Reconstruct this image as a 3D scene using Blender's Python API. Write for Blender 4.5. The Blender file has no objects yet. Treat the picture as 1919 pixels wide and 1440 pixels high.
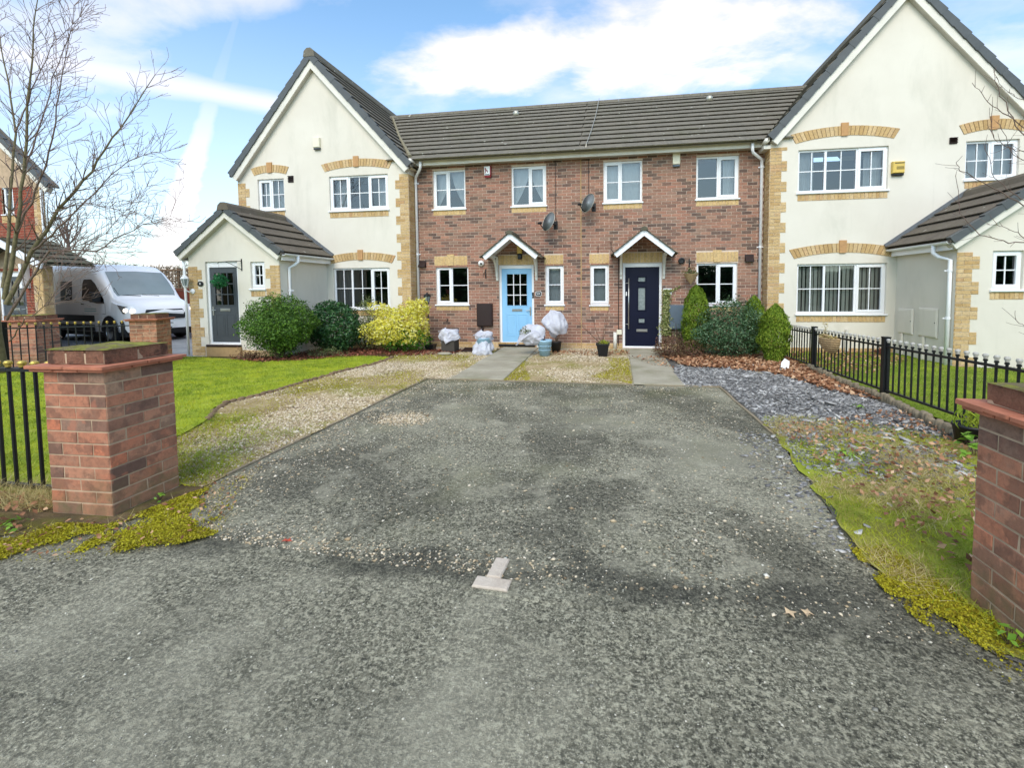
import bpy, math, random
import numpy as np
from mathutils import Vector, Matrix
R = math.radians
random.seed(7)
rng = np.random.default_rng(7)
scene = bpy.context.scene
col = scene.collection

# ------------------------------------------------------------------ camera
CAMX, CAMY, CAMZ = 0.0, -11.1017, 1.4953
cam_d = bpy.data.cameras.new('camera')
cam = bpy.data.objects.new('camera', cam_d)
col.objects.link(cam)
cam_d.sensor_width = 36.0
cam_d.lens = 15.895
cam_d.shift_x = -0.0308
cam_d.shift_y = -0.0679
cam_d.clip_start = 0.05
cam_d.clip_end = 2000.0
def set_cam(pitch, yaw, roll):
    right = Vector((math.cos(yaw), math.sin(yaw), 0))
    fwd = Vector((-math.sin(yaw) * math.cos(pitch), math.cos(yaw) * math.cos(pitch), -math.sin(pitch)))
    up = right.cross(fwd)
    ra = right * math.cos(roll) - up * math.sin(roll)
    rb = right * math.sin(roll) + up * math.cos(roll)
    m = Matrix((ra, rb, -fwd)).transposed().to_4x4()
    m.translation = (CAMX, CAMY, CAMZ)
    cam.matrix_world = m
set_cam(R(3.301), R(9.117), R(0.491))
scene.camera = cam

# ------------------------------------------------------------------ world, sun, exposure
SUN_EL, SUN_AZ = R(44), R(183)        # azimuth measured from +Y, clockwise: behind the camera
world = bpy.data.worlds.new('World')
scene.world = world
world.use_nodes = True
wn = world.node_tree
for n in list(wn.nodes): wn.nodes.remove(n)
def W(t, **k):
    n = wn.nodes.new(t)
    for a, b in k.items(): setattr(n, a, b)
    return n
def wl(a, b): wn.links.new(a, b)
def wmath(op, a, b=None, c=None):
    n = W('ShaderNodeMath', operation=op)
    for i, v in enumerate((a, b, c)):
        if v is None: continue
        if isinstance(v, (int, float)): n.inputs[i].default_value = v
        else: wl(v, n.inputs[i])
    return n.outputs[0]
def wrange(v, a, b, c=0., d=1.):
    n = W('ShaderNodeMapRange', interpolation_type='SMOOTHSTEP')
    n.inputs[1].default_value = a; n.inputs[2].default_value = b; n.inputs[3].default_value = c; n.inputs[4].default_value = d
    wl(v, n.inputs[0]); return n.outputs[0]
sky = W('ShaderNodeTexSky', sky_type='NISHITA')
sky.sun_disc = False
sky.sun_elevation = SUN_EL
sky.sun_rotation = SUN_AZ
sky.altitude = 100
sky.air_density = 1.0
sky.dust_density = 1.5
sky.ozone_density = 2.0
tc = W('ShaderNodeTexCoord')
sep = W('ShaderNodeSeparateXYZ'); wl(tc.outputs['Generated'], sep.inputs[0])
zc = wmath('MAXIMUM', sep.outputs[2], 0.02)
# clouds live on a flat layer high above: project the direction on it
px = wmath('DIVIDE', sep.outputs[0], wmath('ADD', zc, 0.18)); py = wmath('DIVIDE', sep.outputs[1], wmath('ADD', zc, 0.18))
comb = W('ShaderNodeCombineXYZ'); wl(px, comb.inputs[0]); wl(py, comb.inputs[1])
def wnoise(scale, detail, rough, dist, off, sc=(1, 1, 1)):
    mp = W('ShaderNodeMapping'); mp.inputs['Location'].default_value = off; mp.inputs['Scale'].default_value = sc
    wl(comb.outputs[0], mp.inputs[0])
    n = W('ShaderNodeTexNoise'); n.inputs['Scale'].default_value = scale; n.inputs['Detail'].default_value = detail
    n.inputs['Roughness'].default_value = rough; n.inputs['Distortion'].default_value = dist
    wl(mp.outputs[0], n.inputs['Vector']); return n.outputs[0]
n1 = wnoise(2.2, 10, 0.6, 0.3, (3.1, 1.7, 0), (1, 1.5, 1))
n2 = wnoise(6.0, 8, 0.6, 0.2, (0.4, 5.2, 0), (1, 1.4, 1))
n3 = wnoise(0.9, 6, 0.55, 0.4, (7.3, 2.2, 0), (1, 1.8, 1))
def blob(cx, cy, rx, ry, amp=1.6):
    a = wmath('POWER', wmath('ABSOLUTE', wmath('DIVIDE', wmath('SUBTRACT', px, cx), rx)), 2.0)
    b = wmath('POWER', wmath('ABSOLUTE', wmath('DIVIDE', wmath('SUBTRACT', py, cy), ry)), 2.0)
    e = wmath('ADD', a, b)
    e = wmath('ADD', e, wmath('MULTIPLY', wmath('SUBTRACT', n1, 0.5), -amp * 2.2))
    e = wmath('ADD', e, wmath('MULTIPLY', wmath('SUBTRACT', n2, 0.5), -amp * 0.8))
    return wrange(e, -0.35, 1.75, 1.0, 0.0)
cl = blob(-0.36, 1.42, 0.36, 0.17)
cl = wmath('MAXIMUM', cl, blob(0.16, 1.45, 0.42, 0.22))
cl = wmath('MAXIMUM', cl, wmath('MULTIPLY', blob(-1.05, 0.98, 0.5, 0.12), 0.55))
cl = wmath('MAXIMUM', cl, wmath('MULTIPLY', blob(-1.55, 1.0, 0.3, 0.25), 0.5))
cl = wmath('MAXIMUM', cl, wmath('MULTIPLY', blob(1.15, 1.6, 0.5, 0.3), 0.5))
thin = wrange(wmath('ADD', wmath('MULTIPLY', n3, 0.7), wmath('MULTIPLY', n1, 0.3)), 0.40, 0.70, 0.0, 0.62)
cl = wmath('MAXIMUM', cl, thin)
def plane_dist(n):
    v = W('ShaderNodeVectorMath', operation='DOT_PRODUCT'); wl(tc.outputs['Generated'], v.inputs[0]); v.inputs[1].default_value = n
    return wmath('ABSOLUTE', v.outputs['Value'])
# contrail and a crossing streak of vapour
w1 = wmath('ADD', 0.012, wmath('MULTIPLY', wmath('SUBTRACT', 0.36, sep.outputs[2]), 0.07))
w1 = wmath('MULTIPLY', w1, wmath('ADD', 0.55, wmath('MULTIPLY', n2, 0.9)))
c1 = wrange(wmath('DIVIDE', plane_dist((-0.6223, -0.7368, 0.2642)), w1), 0.35, 1.3, 1.0, 0.0)
c1 = wmath('MULTIPLY', c1, wrange(sep.outputs[2], 0.42, 0.14, 0.15, 0.8))
c1 = wmath('MULTIPLY', c1, wrange(sep.outputs[0], -0.5, -0.6, 0.0, 1.0))
w2 = wmath('MULTIPLY', 0.022, wmath('ADD', 0.4, wmath('MULTIPLY', n1, 1.3)))
c2 = wrange(wmath('DIVIDE', plane_dist((-0.2282, 0.2375, -0.9442)), w2), 0.1, 1.6, 0.6, 0.0)
c2 = wmath('MULTIPLY', c2, wrange(sep.outputs[0], -0.42, -0.6, 0.0, 1.0))
cl = wmath('MAXIMUM', cl, wmath('MAXIMUM', c1, c2))
haze_up = wrange(sep.outputs[2], 0.55, -0.02, 0.05, 0.48)      # pale towards the horizon, all round
cl = wmath('MAXIMUM', cl, haze_up)
mixn = W('ShaderNodeMix', data_type='RGBA')
wl(cl, mixn.inputs[0]); 
skyc = W('ShaderNodeMix', data_type='RGBA', blend_type='MULTIPLY'); skyc.inputs[0].default_value = 1.0
wl(sky.outputs[0], skyc.inputs[6]); skyc.inputs[7].default_value = (0.96, 1.40, 1.47, 1)
wl(skyc.outputs[2], mixn.inputs[6])
mixn.inputs[7].default_value = (7.1, 6.25, 6.0, 1)
bg = W('ShaderNodeBackground'); bg.inputs[1].default_value = 0.15
wl(mixn.outputs[2], bg.inputs[0])
wo = W('ShaderNodeOutputWorld'); wl(bg.outputs[0], wo.inputs[0])

sun_d = bpy.data.lights.new('sun', 'SUN')
sun_d.energy = 1.5
sun_d.angle = R(35)
sun_d.color = (1.0, 0.80, 0.67)
sun = bpy.data.objects.new('sun', sun_d)
col.objects.link(sun)
sd = Vector((math.sin(SUN_AZ) * math.cos(SUN_EL), math.cos(SUN_AZ) * math.cos(SUN_EL), math.sin(SUN_EL)))
sun.rotation_euler = sd.to_track_quat('Z', 'Y').to_euler()
sun.location = sd * 40
scene.view_settings.view_transform = 'Standard'
scene.view_settings.look = 'None'
scene.view_settings.gamma = 1.0
scene.view_settings.use_curve_mapping = False
scene.view_settings.exposure = 0.48
scene.cycles.max_bounces = 6
scene.cycles.transparent_max_bounces = 8
scene.cycles.caustics_reflective = False
scene.cycles.caustics_refractive = False

# ------------------------------------------------------------------ materials
def lin(r, g, b):
    f = lambda c: (c / 255.0) / 12.92 if c / 255.0 <= 0.04045 else ((c / 255.0 + 0.055) / 1.055) ** 2.4
    return (f(r), f(g), f(b), 1.0)
class NT:
    def __init__(self, name):
        self.m = bpy.data.materials.new(name); self.m.use_nodes = True
        self.t = self.m.node_tree
        for n in list(self.t.nodes): self.t.nodes.remove(n)
        self.out = self.t.nodes.new('ShaderNodeOutputMaterial')
    def n(self, typ, **k):
        x = self.t.nodes.new(typ)
        for a, b in k.items(): setattr(x, a, b)
        return x
    def put(self, sock, v):
        if v is None: return
        if isinstance(v, (int, float, tuple, list)): sock.default_value = v
        else: self.t.links.new(v, sock)
    def pos(self):
        return self.n('ShaderNodeNewGeometry').outputs['Position']
    def noise(self, scale, detail=4, rough=0.55, vec=None, dist=0.0, sc=None):
        v = vec if vec is not None else self.pos()
        if sc is not None:
            mp = self.n('ShaderNodeMapping'); mp.inputs['Scale'].default_value = sc; self.put(mp.inputs[0], v); v = mp.outputs[0]
        x = self.n('ShaderNodeTexNoise'); self.put(x.inputs['Vector'], v)
        x.inputs['Scale'].default_value = scale; x.inputs['Detail'].default_value = detail
        x.inputs['Roughness'].default_value = rough; x.inputs['Distortion'].default_value = dist
        return x.outputs[0]
    def voro(self, scale, vec=None, feature='F1'):
        x = self.n('ShaderNodeTexVoronoi', feature=feature); self.put(x.inputs['Vector'], vec if vec is not None else self.pos())
        x.inputs['Scale'].default_value = scale
        return x
    def ramp(self, fac, stops, mode='LINEAR'):
        x = self.n('ShaderNodeValToRGB'); x.color_ramp.interpolation = mode
        e = x.color_ramp.elements
        while len(e) < len(stops): e.new(0.5)
        for i, (p, c) in enumerate(stops):
            e[i].position = p; e[i].color = c if isinstance(c, tuple) else (c, c, c, 1)
        self.put(x.inputs[0], fac); return x.outputs[0]
    def mix(self, fac, a, b, mode='MIX'):
        x = self.n('ShaderNodeMix', data_type='RGBA', blend_type=mode)
        self.put(x.inputs[0], fac); self.put(x.inputs[6], a); self.put(x.inputs[7], b)
        return x.outputs[2]
    def math(self, op, a, b=None):
        x = self.n('ShaderNodeMath', operation=op); self.put(x.inputs[0], a); self.put(x.inputs[1], b)
        return x.outputs[0]
    def rng(self, v, a, b, c=0., d=1.):
        x = self.n('ShaderNodeMapRange', interpolation_type='SMOOTHSTEP')
        self.put(x.inputs[0], v)
        for i, q in enumerate((a, b, c, d)): x.inputs[i + 1].default_value = q
        return x.outputs[0]
    def bump(self, h, strength=0.3, dist=0.01):
        x = self.n('ShaderNodeBump'); x.inputs['Strength'].default_value = strength; x.inputs['Distance'].default_value = dist
        self.put(x.inputs['Height'], h); return x.outputs[0]
    def fin(self, colr, rough=0.8, bump=None, metal=0.0, spec=0.5, transl=0.0, coat=0.0):
        p = self.n('ShaderNodeBsdfPrincipled')
        self.put(p.inputs['Base Color'], colr); self.put(p.inputs['Roughness'], rough)
        self.put(p.inputs['Metallic'], metal); p.inputs['Specular IOR Level'].default_value = spec
        p.inputs['Coat Weight'].default_value = coat
        if bump is not None: self.put(p.inputs['Normal'], bump)
        s = p.outputs[0]
        if transl > 0:
            tr = self.n('ShaderNodeBsdfTranslucent'); self.put(tr.inputs[0], colr)
            mx = self.n('ShaderNodeMixShader'); mx.inputs[0].default_value = transl
            self.t.links.new(s, mx.inputs[1]); self.t.links.new(tr.outputs[0], mx.inputs[2]); s = mx.outputs[0]
        self.t.links.new(s, self.out.inputs[0])
        return self.m
    def rand(self, src):
        return self.n('ShaderNodeObjectInfo').outputs['Random'] if src == 'object' else self.n('ShaderNodeNewGeometry').outputs['Random Per Island']
MAT = {}
def plain(name, c, rough=0.6, var=0.12, scale=6.0, bump=0.0, metal=0.0, spec=0.5, bscale=60.0, coat=0.0):
    t = NT(name)
    nz = t.noise(scale, 5)
    a = tuple(max(0, x * (1 - var)) for x in c[:3]) + (1,); b = tuple(min(1, x * (1 + var)) for x in c[:3]) + (1,)
    cc = t.ramp(nz, [(0.3, a), (0.7, b)])
    bp = t.bump(t.noise(bscale, 4), bump, 0.004) if bump > 0 else None
    MAT[name] = t.fin(cc, rough, bp, metal, spec, 0, coat); return MAT[name]
def brick_mat(name, stops, src, grime=0.25, speck=0.0):
    t = NT(name)
    r = t.rand(src)
    c = t.ramp(r, stops)
    c = t.mix(t.rng(t.noise(26, 5, 0.7), 0.36, 0.8), c, t.mix(0.45, c, lin(70, 56, 52)))     # burnt kiln patches
    c = t.mix(t.rng(t.noise(1.3, 4), 0.42, 0.75, 0, grime), c, lin(118, 112, 92))
    c = t.mix(t.rng(t.noise(9, 5, 0.7), 0.5, 0.8, 0, 0.4), c, lin(176, 150, 128))
    if speck > 0:
        c = t.mix(t.rng(t.noise(130, 3, 0.7), 0.66, 0.74, 0, speck), c, lin(214, 200, 176))
    if name.startswith('pier'):
        c = t.mix(t.rng(t.noise(7.5, 4, 0.6), 0.50, 0.58, 0, 0.42), c, lin(100, 76, 66))
        c = t.mix(t.rng(t.noise(5.2, 4, 0.6), 0.56, 0.64, 0, 0.45), c, lin(206, 128, 98))
        sz = t.n('ShaderNodeSeparateXYZ'); t.put(sz.inputs[0], t.pos()); al = t.math('MULTIPLY', t.rng(t.math('ADD', sz.outputs[2], t.math('MULTIPLY', t.noise(4, 4), 0.35)), 0.18, 0.48, 0.7, 0.0), t.rng(t.noise(14, 4), 0.35, 0.65, 0.3, 1.0)); c = t.mix(al, c, lin(120, 112, 76))
    bp = t.bump(t.math('ADD', t.noise(160, 5, 0.7), t.math('MULTIPLY', t.noise(38, 5, 0.7), 0.8)), 0.7, 0.005)
    MAT[name] = t.fin(c, 0.88, bp, 0, 0.3); return MAT[name]
FAC = [(0.0, lin(104, 84, 76)), (0.16, lin(118, 94, 84)), (0.25, lin(150, 112, 95)), (0.42, lin(162, 121, 102)), (0.6, lin(174, 123, 103)), (0.74, lin(156, 126, 109)), (0.9, lin(182, 132, 110)), (1.0, lin(124, 98, 88))]
YEL = [(0.0, lin(196, 160, 108)), (0.3, lin(208, 174, 122)), (0.6, lin(214, 182, 132)), (0.85, lin(222, 192, 146)), (1.0, lin(200, 158, 112))]
YELF = [(0.0, lin(206, 172, 116)), (0.5, lin(222, 190, 136)), (1.0, lin(214, 178, 124))]
PIER = [(0.0, lin(132, 100, 86)), (0.10, lin(156, 114, 94)), (0.2, lin(186, 128, 100)), (0.5, lin(198, 132, 102)), (0.66, lin(194, 144, 116)), (0.82, lin(210, 128, 94)), (0.93, lin(190, 150, 122)), (1.0, lin(138, 108, 94))]
RED = [(0.0, lin(146, 66, 48)), (0.5, lin(160, 76, 56)), (1.0, lin(132, 62, 46))]
for nm, st, gr, sp in (('facade_brick', FAC, 0.25, 0.25), ('yellow_brick', YEL, 0.12, 0.0), ('lintel_brick', YELF, 0.10, 0.0), ('pier_brick', PIER, 0.30, 0.5), ('red_brick', RED, 0.12, 0.0)):
    brick_mat(nm, st, 'object', gr, sp); brick_mat(nm + '_joined', st, 'island', gr, sp)
plain('mortar', lin(214, 194, 176), 0.95, 0.12, 9, 0.5)
plain('mortar_pier', lin(188, 162, 134), 0.95, 0.2, 9, 0.5)
plain('mortar_yellow', lin(176, 146, 104), 0.95, 0.12, 9, 0.4)
plain('upvc', lin(238, 238, 240), 0.35, 0.02, 4)
plain('upvc_old', lin(226, 220, 208), 0.45, 0.07, 3)
plain('soffit', lin(190, 184, 174), 0.5, 0.05, 3)
plain('verge_dark', lin(80, 83, 84), 0.5, 0.14, 5, 0.25)
plain('iron', lin(22, 23, 24), 0.42, 0.2, 20, 0.1)
plain('gold', lin(206, 176, 84), 0.35, 0.1, 20, 0, 0.6)
plain('finial_white', lin(178, 174, 164), 0.5, 0.2, 60)
plain('door_blue', lin(142, 194, 230), 0.4, 0.03, 3)
plain('door_navy', lin(5, 10, 38), 0.5, 0.08, 3, 0, 0, 0.25)
plain('door_grey', lin(72, 76, 80), 0.4, 0.06, 3)
plain('steel', lin(190, 188, 182), 0.28, 0.06, 20, 0, 0.8)
plain('brown_plastic', lin(44, 26, 22), 0.45, 0.1, 8)
plain('grey_plastic', lin(92, 106, 118), 0.45, 0.06, 5)
plain('black_plastic', lin(20, 20, 22), 0.5, 0.15, 10)
plain('dish_grey', lin(132, 138, 140), 0.45, 0.1, 6)
plain('white_plastic', lin(240, 240, 238), 0.35, 0.02, 5)
plain('cream_plastic', lin(232, 224, 200), 0.45, 0.04, 8)
plain('red_plastic', lin(140, 30, 36), 0.4, 0.05, 8)
plain('yellow_plastic', lin(218, 186, 92), 0.45, 0.06, 8)
plain('lead', lin(104, 108, 112), 0.55, 0.15, 12, 0.2)
plain('valley_mortar', lin(136, 128, 104), 0.9, 0.25, 14, 0.4)
plain('aerial', lin(190, 186, 170), 0.4, 0.05, 10, 0, 0.6)
plain('pot_blue', lin(158, 194, 214), 0.55, 0.05, 8, 0.1)
plain('planter_brown', lin(66, 60, 52), 0.75, 0.12, 10, 0.3)
plain('wicker', lin(176, 148, 108), 0.8, 0.25, 30, 0.3)
plain('wood_edge', lin(142, 128, 104), 0.85, 0.25, 14, 0.5)
plain('keystone', lin(190, 146, 100), 0.9, 0.12, 12, 0.4)
plain('edge_stone', lin(124, 102, 76), 0.9, 0.3, 14, 0.6)
plain('arch_mortar', lin(132, 104, 74), 0.95, 0.15, 14, 0.4)
plain('bark', lin(112, 102, 74), 0.9, 0.3, 18, 0.6)
plain('twig', lin(112, 92, 82), 0.85, 0.25, 25, 0.3)
plain('stem', lin(84, 66, 50), 0.85, 0.25, 25, 0.3)
plain('fence_red', lin(128, 62, 44), 0.8, 0.15, 6, 0.3)
plain('fence_brown', lin(112, 90, 68), 0.85, 0.18, 6, 0.3)
plain('creasing', lin(184, 116, 88), 0.9, 0.2, 12, 0.5)
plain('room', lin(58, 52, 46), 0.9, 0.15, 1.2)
plain('room_up', lin(120, 118, 114), 0.9, 0.1, 1.2)
plain('net', lin(208, 210, 212), 0.9, 0.03, 2)
plain('curtain', lin(196, 198, 200), 0.9, 0.05, 2)
plain('blind', lin(226, 222, 210), 0.8, 0.04, 4)
plain('tyre', lin(24, 24, 25), 0.8, 0.2, 20, 0.2)
plain('rim', lin(170, 172, 176), 0.35, 0.1, 10, 0, 0.7)
plain('van_black', lin(26, 27, 30), 0.55, 0.1, 8)
plain('text_white', lin(235, 235, 235), 0.5, 0.01, 4)
plain('text_black', lin(18, 18, 18), 0.5, 0.01, 4)
plain('text_teal', lin(150, 188, 190), 0.5, 0.01, 4)
plain('flower_red', lin(196, 74, 84), 0.7, 0.15, 30)
plain('brown_paper', lin(168, 116, 60), 0.8, 0.2, 20)
plain('red_leaf', lin(176, 72, 48), 0.7, 0.15, 30)
plain('tan_leaf', lin(198, 172, 136), 0.7, 0.15, 30)
def m_vanpaint():
    t = NT('van_paint'); MAT['van_paint'] = t.fin(lin(250, 249, 248), 0.22, None, 0, 0.5, 0, 0.3)
m_vanpaint()
def m_lamp():
    t = NT('headlamp'); e = t.n('ShaderNodeEmission'); e.inputs[0].default_value = (1, 0.93, 0.8, 1); e.inputs[1].default_value = 1.6
    t.t.links.new(e.outputs[0], t.out.inputs[0]); MAT['headlamp'] = t.m
m_lamp()
def m_glass(name, tint, refl=1.0):
    t = NT(name)
    tr = t.n('ShaderNodeBsdfTransparent'); tr.inputs[0].default_value = tint
    gl = t.n('ShaderNodeBsdfGlossy'); gl.inputs['Roughness'].default_value = 0.02
    f = t.n('ShaderNodeFresnel'); f.inputs[0].default_value = 1.5
    fac = t.math('MINIMUM', t.math('MULTIPLY', f.outputs[0], 3.4 * refl), 1.0)
    mx = t.n('ShaderNodeMixShader'); t.put(mx.inputs[0], fac)
    t.t.links.new(tr.outputs[0], mx.inputs[1]); t.t.links.new(gl.outputs[0], mx.inputs[2]); t.t.links.new(mx.outputs[0], t.out.inputs[0])
    MAT[name] = t.m
m_glass('glass', (0.82, 0.86, 0.86, 1)); m_glass('glass_dark', (0.30, 0.33, 0.34, 1)); m_glass('glass_van', (0.42, 0.46, 0.46, 1), 2.2)
m_glass('glass_lantern', (0.9, 0.88, 0.8, 1))
def m_screen(name, c):
    t = NT(name); MAT[name] = t.fin(t.ramp(t.noise(1.2, 3), [(0.3, c), (0.7, tuple(min(1, q * 1.25) for q in c[:3]) + (1,))]), 0.06, None, 0, 0.8, 0, 0.5)
m_screen('glass_screen', lin(128, 140, 140)); m_screen('glass_screen_dark', lin(16, 17, 18)); m_screen('lamp_lens', lin(92, 86, 82))
def m_frost():
    t = NT('frosted'); MAT['frosted'] = t.fin(t.ramp(t.noise(20, 3), [(0.3, lin(120, 130, 130)), (0.7, lin(150, 158, 156))]), 0.25)
m_frost()
def m_render():
    t = NT('render_wall')
    c = t.ramp(t.noise(0.9, 5, 0.6), [(0.3, lin(220, 212, 198)), (0.7, lin(229, 222, 209))])
    st = t.rng(t.noise(1.1, 6, 0.62, None, 0.3, (1.6, 1.6, 0.55)), 0.5, 0.8, 0, 0.38)
    c = t.mix(st, c, lin(184, 180, 164))
    sk = t.rng(t.noise(6, 4, 0.6, None, 0, (1.6, 1.6, 0.16)), 0.58, 0.85, 0, 0.14)
    c = t.mix(sk, c, lin(178, 174, 156))
    MAT['render_wall'] = t.fin(c, 0.92, t.bump(t.noise(140, 5, 0.7), 0.3, 0.004), 0, 0.2)
m_render()
def m_tile(name, a, b, moss, src, lich=0.85):
    t = NT(name)
    r = t.rand(src)
    c = t.ramp(r, [(0, a), (1, b)])
    c = t.mix(t.rng(t.noise(9, 5, 0.65), 0.35, 0.75), c, t.mix(0.35, c, lin(70, 66, 58)))
    c = t.mix(t.rng(t.noise(1.7, 5), 0.5, 0.8, 0, moss), c, lin(96, 98, 60))
    c = t.mix(t.rng(t.noise(7.5, 2, 0.5), 0.70, 0.74, 0, lich), c, lin(206, 204, 188))     # lichen
    MAT[name] = t.fin(c, 0.9, t.bump(t.noise(90, 5, 0.7), 0.5, 0.006), 0, 0.25)
for s_, sx in (('object', ''), ('island', '_joined')):
    m_tile('roof_tile' + sx, lin(122, 116, 104), lin(128, 121, 108), 0.25, s_)
    m_tile('porch_tile' + sx, lin(108, 99, 88), lin(114, 105, 93), 0.2, s_, 0.5)
    m_tile('mossy_tile' + sx, lin(88, 86, 74), lin(104, 100, 84), 0.8, s_, 0.3)
def m_leaf(name, stops, rough=0.5, transl=0.3, big=0.0, patches=()):
    t = NT(name)
    c = t.ramp(t.rand('island'), stops)
    if big: c = t.mix(t.rng(t.noise(2.2, 3), 0.35, 0.7, 0, big), c, stops[0][1])
    for (sc, lo, hi, amt, cc) in patches: c = t.mix(t.rng(t.noise(sc, 5, 0.6), lo, hi, 0, amt), c, cc)
    MAT[name] = t.fin(c, rough, None, 0, 0.4, transl)
m_leaf('leaf_round', [(0, lin(44, 74, 24)), (0.5, lin(78, 116, 36)), (1, lin(126, 164, 62))])
m_leaf('leaf_laurel', [(0, lin(34, 68, 36)), (0.6, lin(54, 98, 52)), (1, lin(96, 136, 80))], 0.3)
m_leaf('leaf_olive', [(0, lin(66, 78, 42)), (0.6, lin(104, 116, 66)), (1, lin(164, 172, 118))])
m_leaf('leaf_yellow', [(0, lin(196, 190, 44)), (0.35, lin(232, 222, 80)), (0.7, lin(246, 238, 124)), (1, lin(250, 244, 184))], 0.5, 0.35)
m_leaf('leaf_green_low', [(0, lin(50, 110, 30)), (1, lin(110, 160, 50))])
m_leaf('leaf_conifer', [(0, lin(84, 112, 26)), (0.5, lin(122, 150, 34)), (1, lin(166, 182, 62))], 0.7, 0.3, 0.5)
m_leaf('leaf_viburnum', [(0, lin(44, 76, 44)), (0.6, lin(78, 112, 72)), (1, lin(136, 164, 122))], 0.4)
m_leaf('leaf_brown', [(0, lin(92, 62, 50)), (0.6, lin(136, 98, 78)), (1, lin(120, 118, 74))], 0.7)
m_leaf('leaf_ivy', [(0, lin(84, 104, 48)), (0.5, lin(140, 146, 78)), (1, lin(206, 204, 150))], 0.5)
m_leaf('leaf_basket', [(0, lin(24, 90, 50)), (1, lin(60, 140, 84))], 0.5)
m_leaf('leaf_weed', [(0, lin(96, 140, 34)), (1, lin(150, 190, 70))], 0.5)
m_leaf('dead_leaf', [(0, lin(108, 72, 50)), (0.4, lin(162, 112, 78)), (0.75, lin(198, 150, 112)), (1, lin(222, 186, 148))], 0.7, 0.15)
m_leaf('dead_leaf_dark', [(0, lin(76, 42, 34)), (0.5, lin(128, 70, 54)), (1, lin(170, 112, 84))], 0.7, 0.15)
m_leaf('grass', [(0, lin(104, 134, 26)), (0.4, lin(154, 172, 42)), (0.75, lin(188, 198, 60)), (1, lin(206, 208, 104))], 0.7, 0.35, 0.6, [(1.1, 0.46, 0.66, 0.6, lin(196, 194, 70)), (3.2, 0.44, 0.58, 0.7, lin(202, 204, 54)), (4.6, 0.5, 0.62, 0.65, lin(98, 128, 32)), (8, 0.55, 0.68, 0.5, lin(178, 168, 92))])
m_leaf('grass_right', [(0, lin(104, 130, 34)), (0.5, lin(146, 166, 54)), (1, lin(196, 200, 106))], 0.7, 0.35, 0.5, [(1.3, 0.48, 0.68, 0.5, lin(182, 184, 80)), (3.5, 0.52, 0.7, 0.6, lin(150, 128, 84))])
m_leaf('straw', [(0, lin(170, 150, 96)), (0.5, lin(198, 178, 116)), (1, lin(222, 206, 152))], 0.8, 0.2)
m_leaf('moss_shard', [(0, lin(112, 96, 24)), (0.3, lin(152, 142, 22)), (0.6, lin(186, 178, 30)), (1, lin(210, 204, 66))], 0.9, 0.2, 0.3)
m_leaf('gravel', [(0, lin(112, 96, 76)), (0.2, lin(172, 150, 118)), (0.5, lin(208, 188, 154)), (0.8, lin(224, 208, 180)), (1, lin(236, 224, 204))], 0.85, 0.0)
m_leaf('grit', [(0, lin(120, 118, 108)), (0.5, lin(196, 190, 172)), (1, lin(238, 232, 214))], 0.85, 0.0)
m_leaf('slate', [(0, lin(80, 79, 78)), (0.5, lin(132, 130, 127)), (0.85, lin(172, 169, 165)), (1, lin(212, 209, 203))], 0.5, 0.0)
m_leaf('hedge_twig', [(0, lin(110, 94, 76)), (1, lin(170, 154, 130))], 0.9, 0.0)
def m_fleece():
    t = NT('fleece')
    c = t.ramp(t.noise(7, 4), [(0.3, lin(214, 212, 220)), (0.7, lin(240, 240, 246))])
    MAT['fleece'] = t.fin(c, 0.8, t.bump(t.noise(26, 5, 0.6, None, 1.0), 0.55, 0.02), 0, 0.3, 0.3)
m_fleece()
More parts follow.
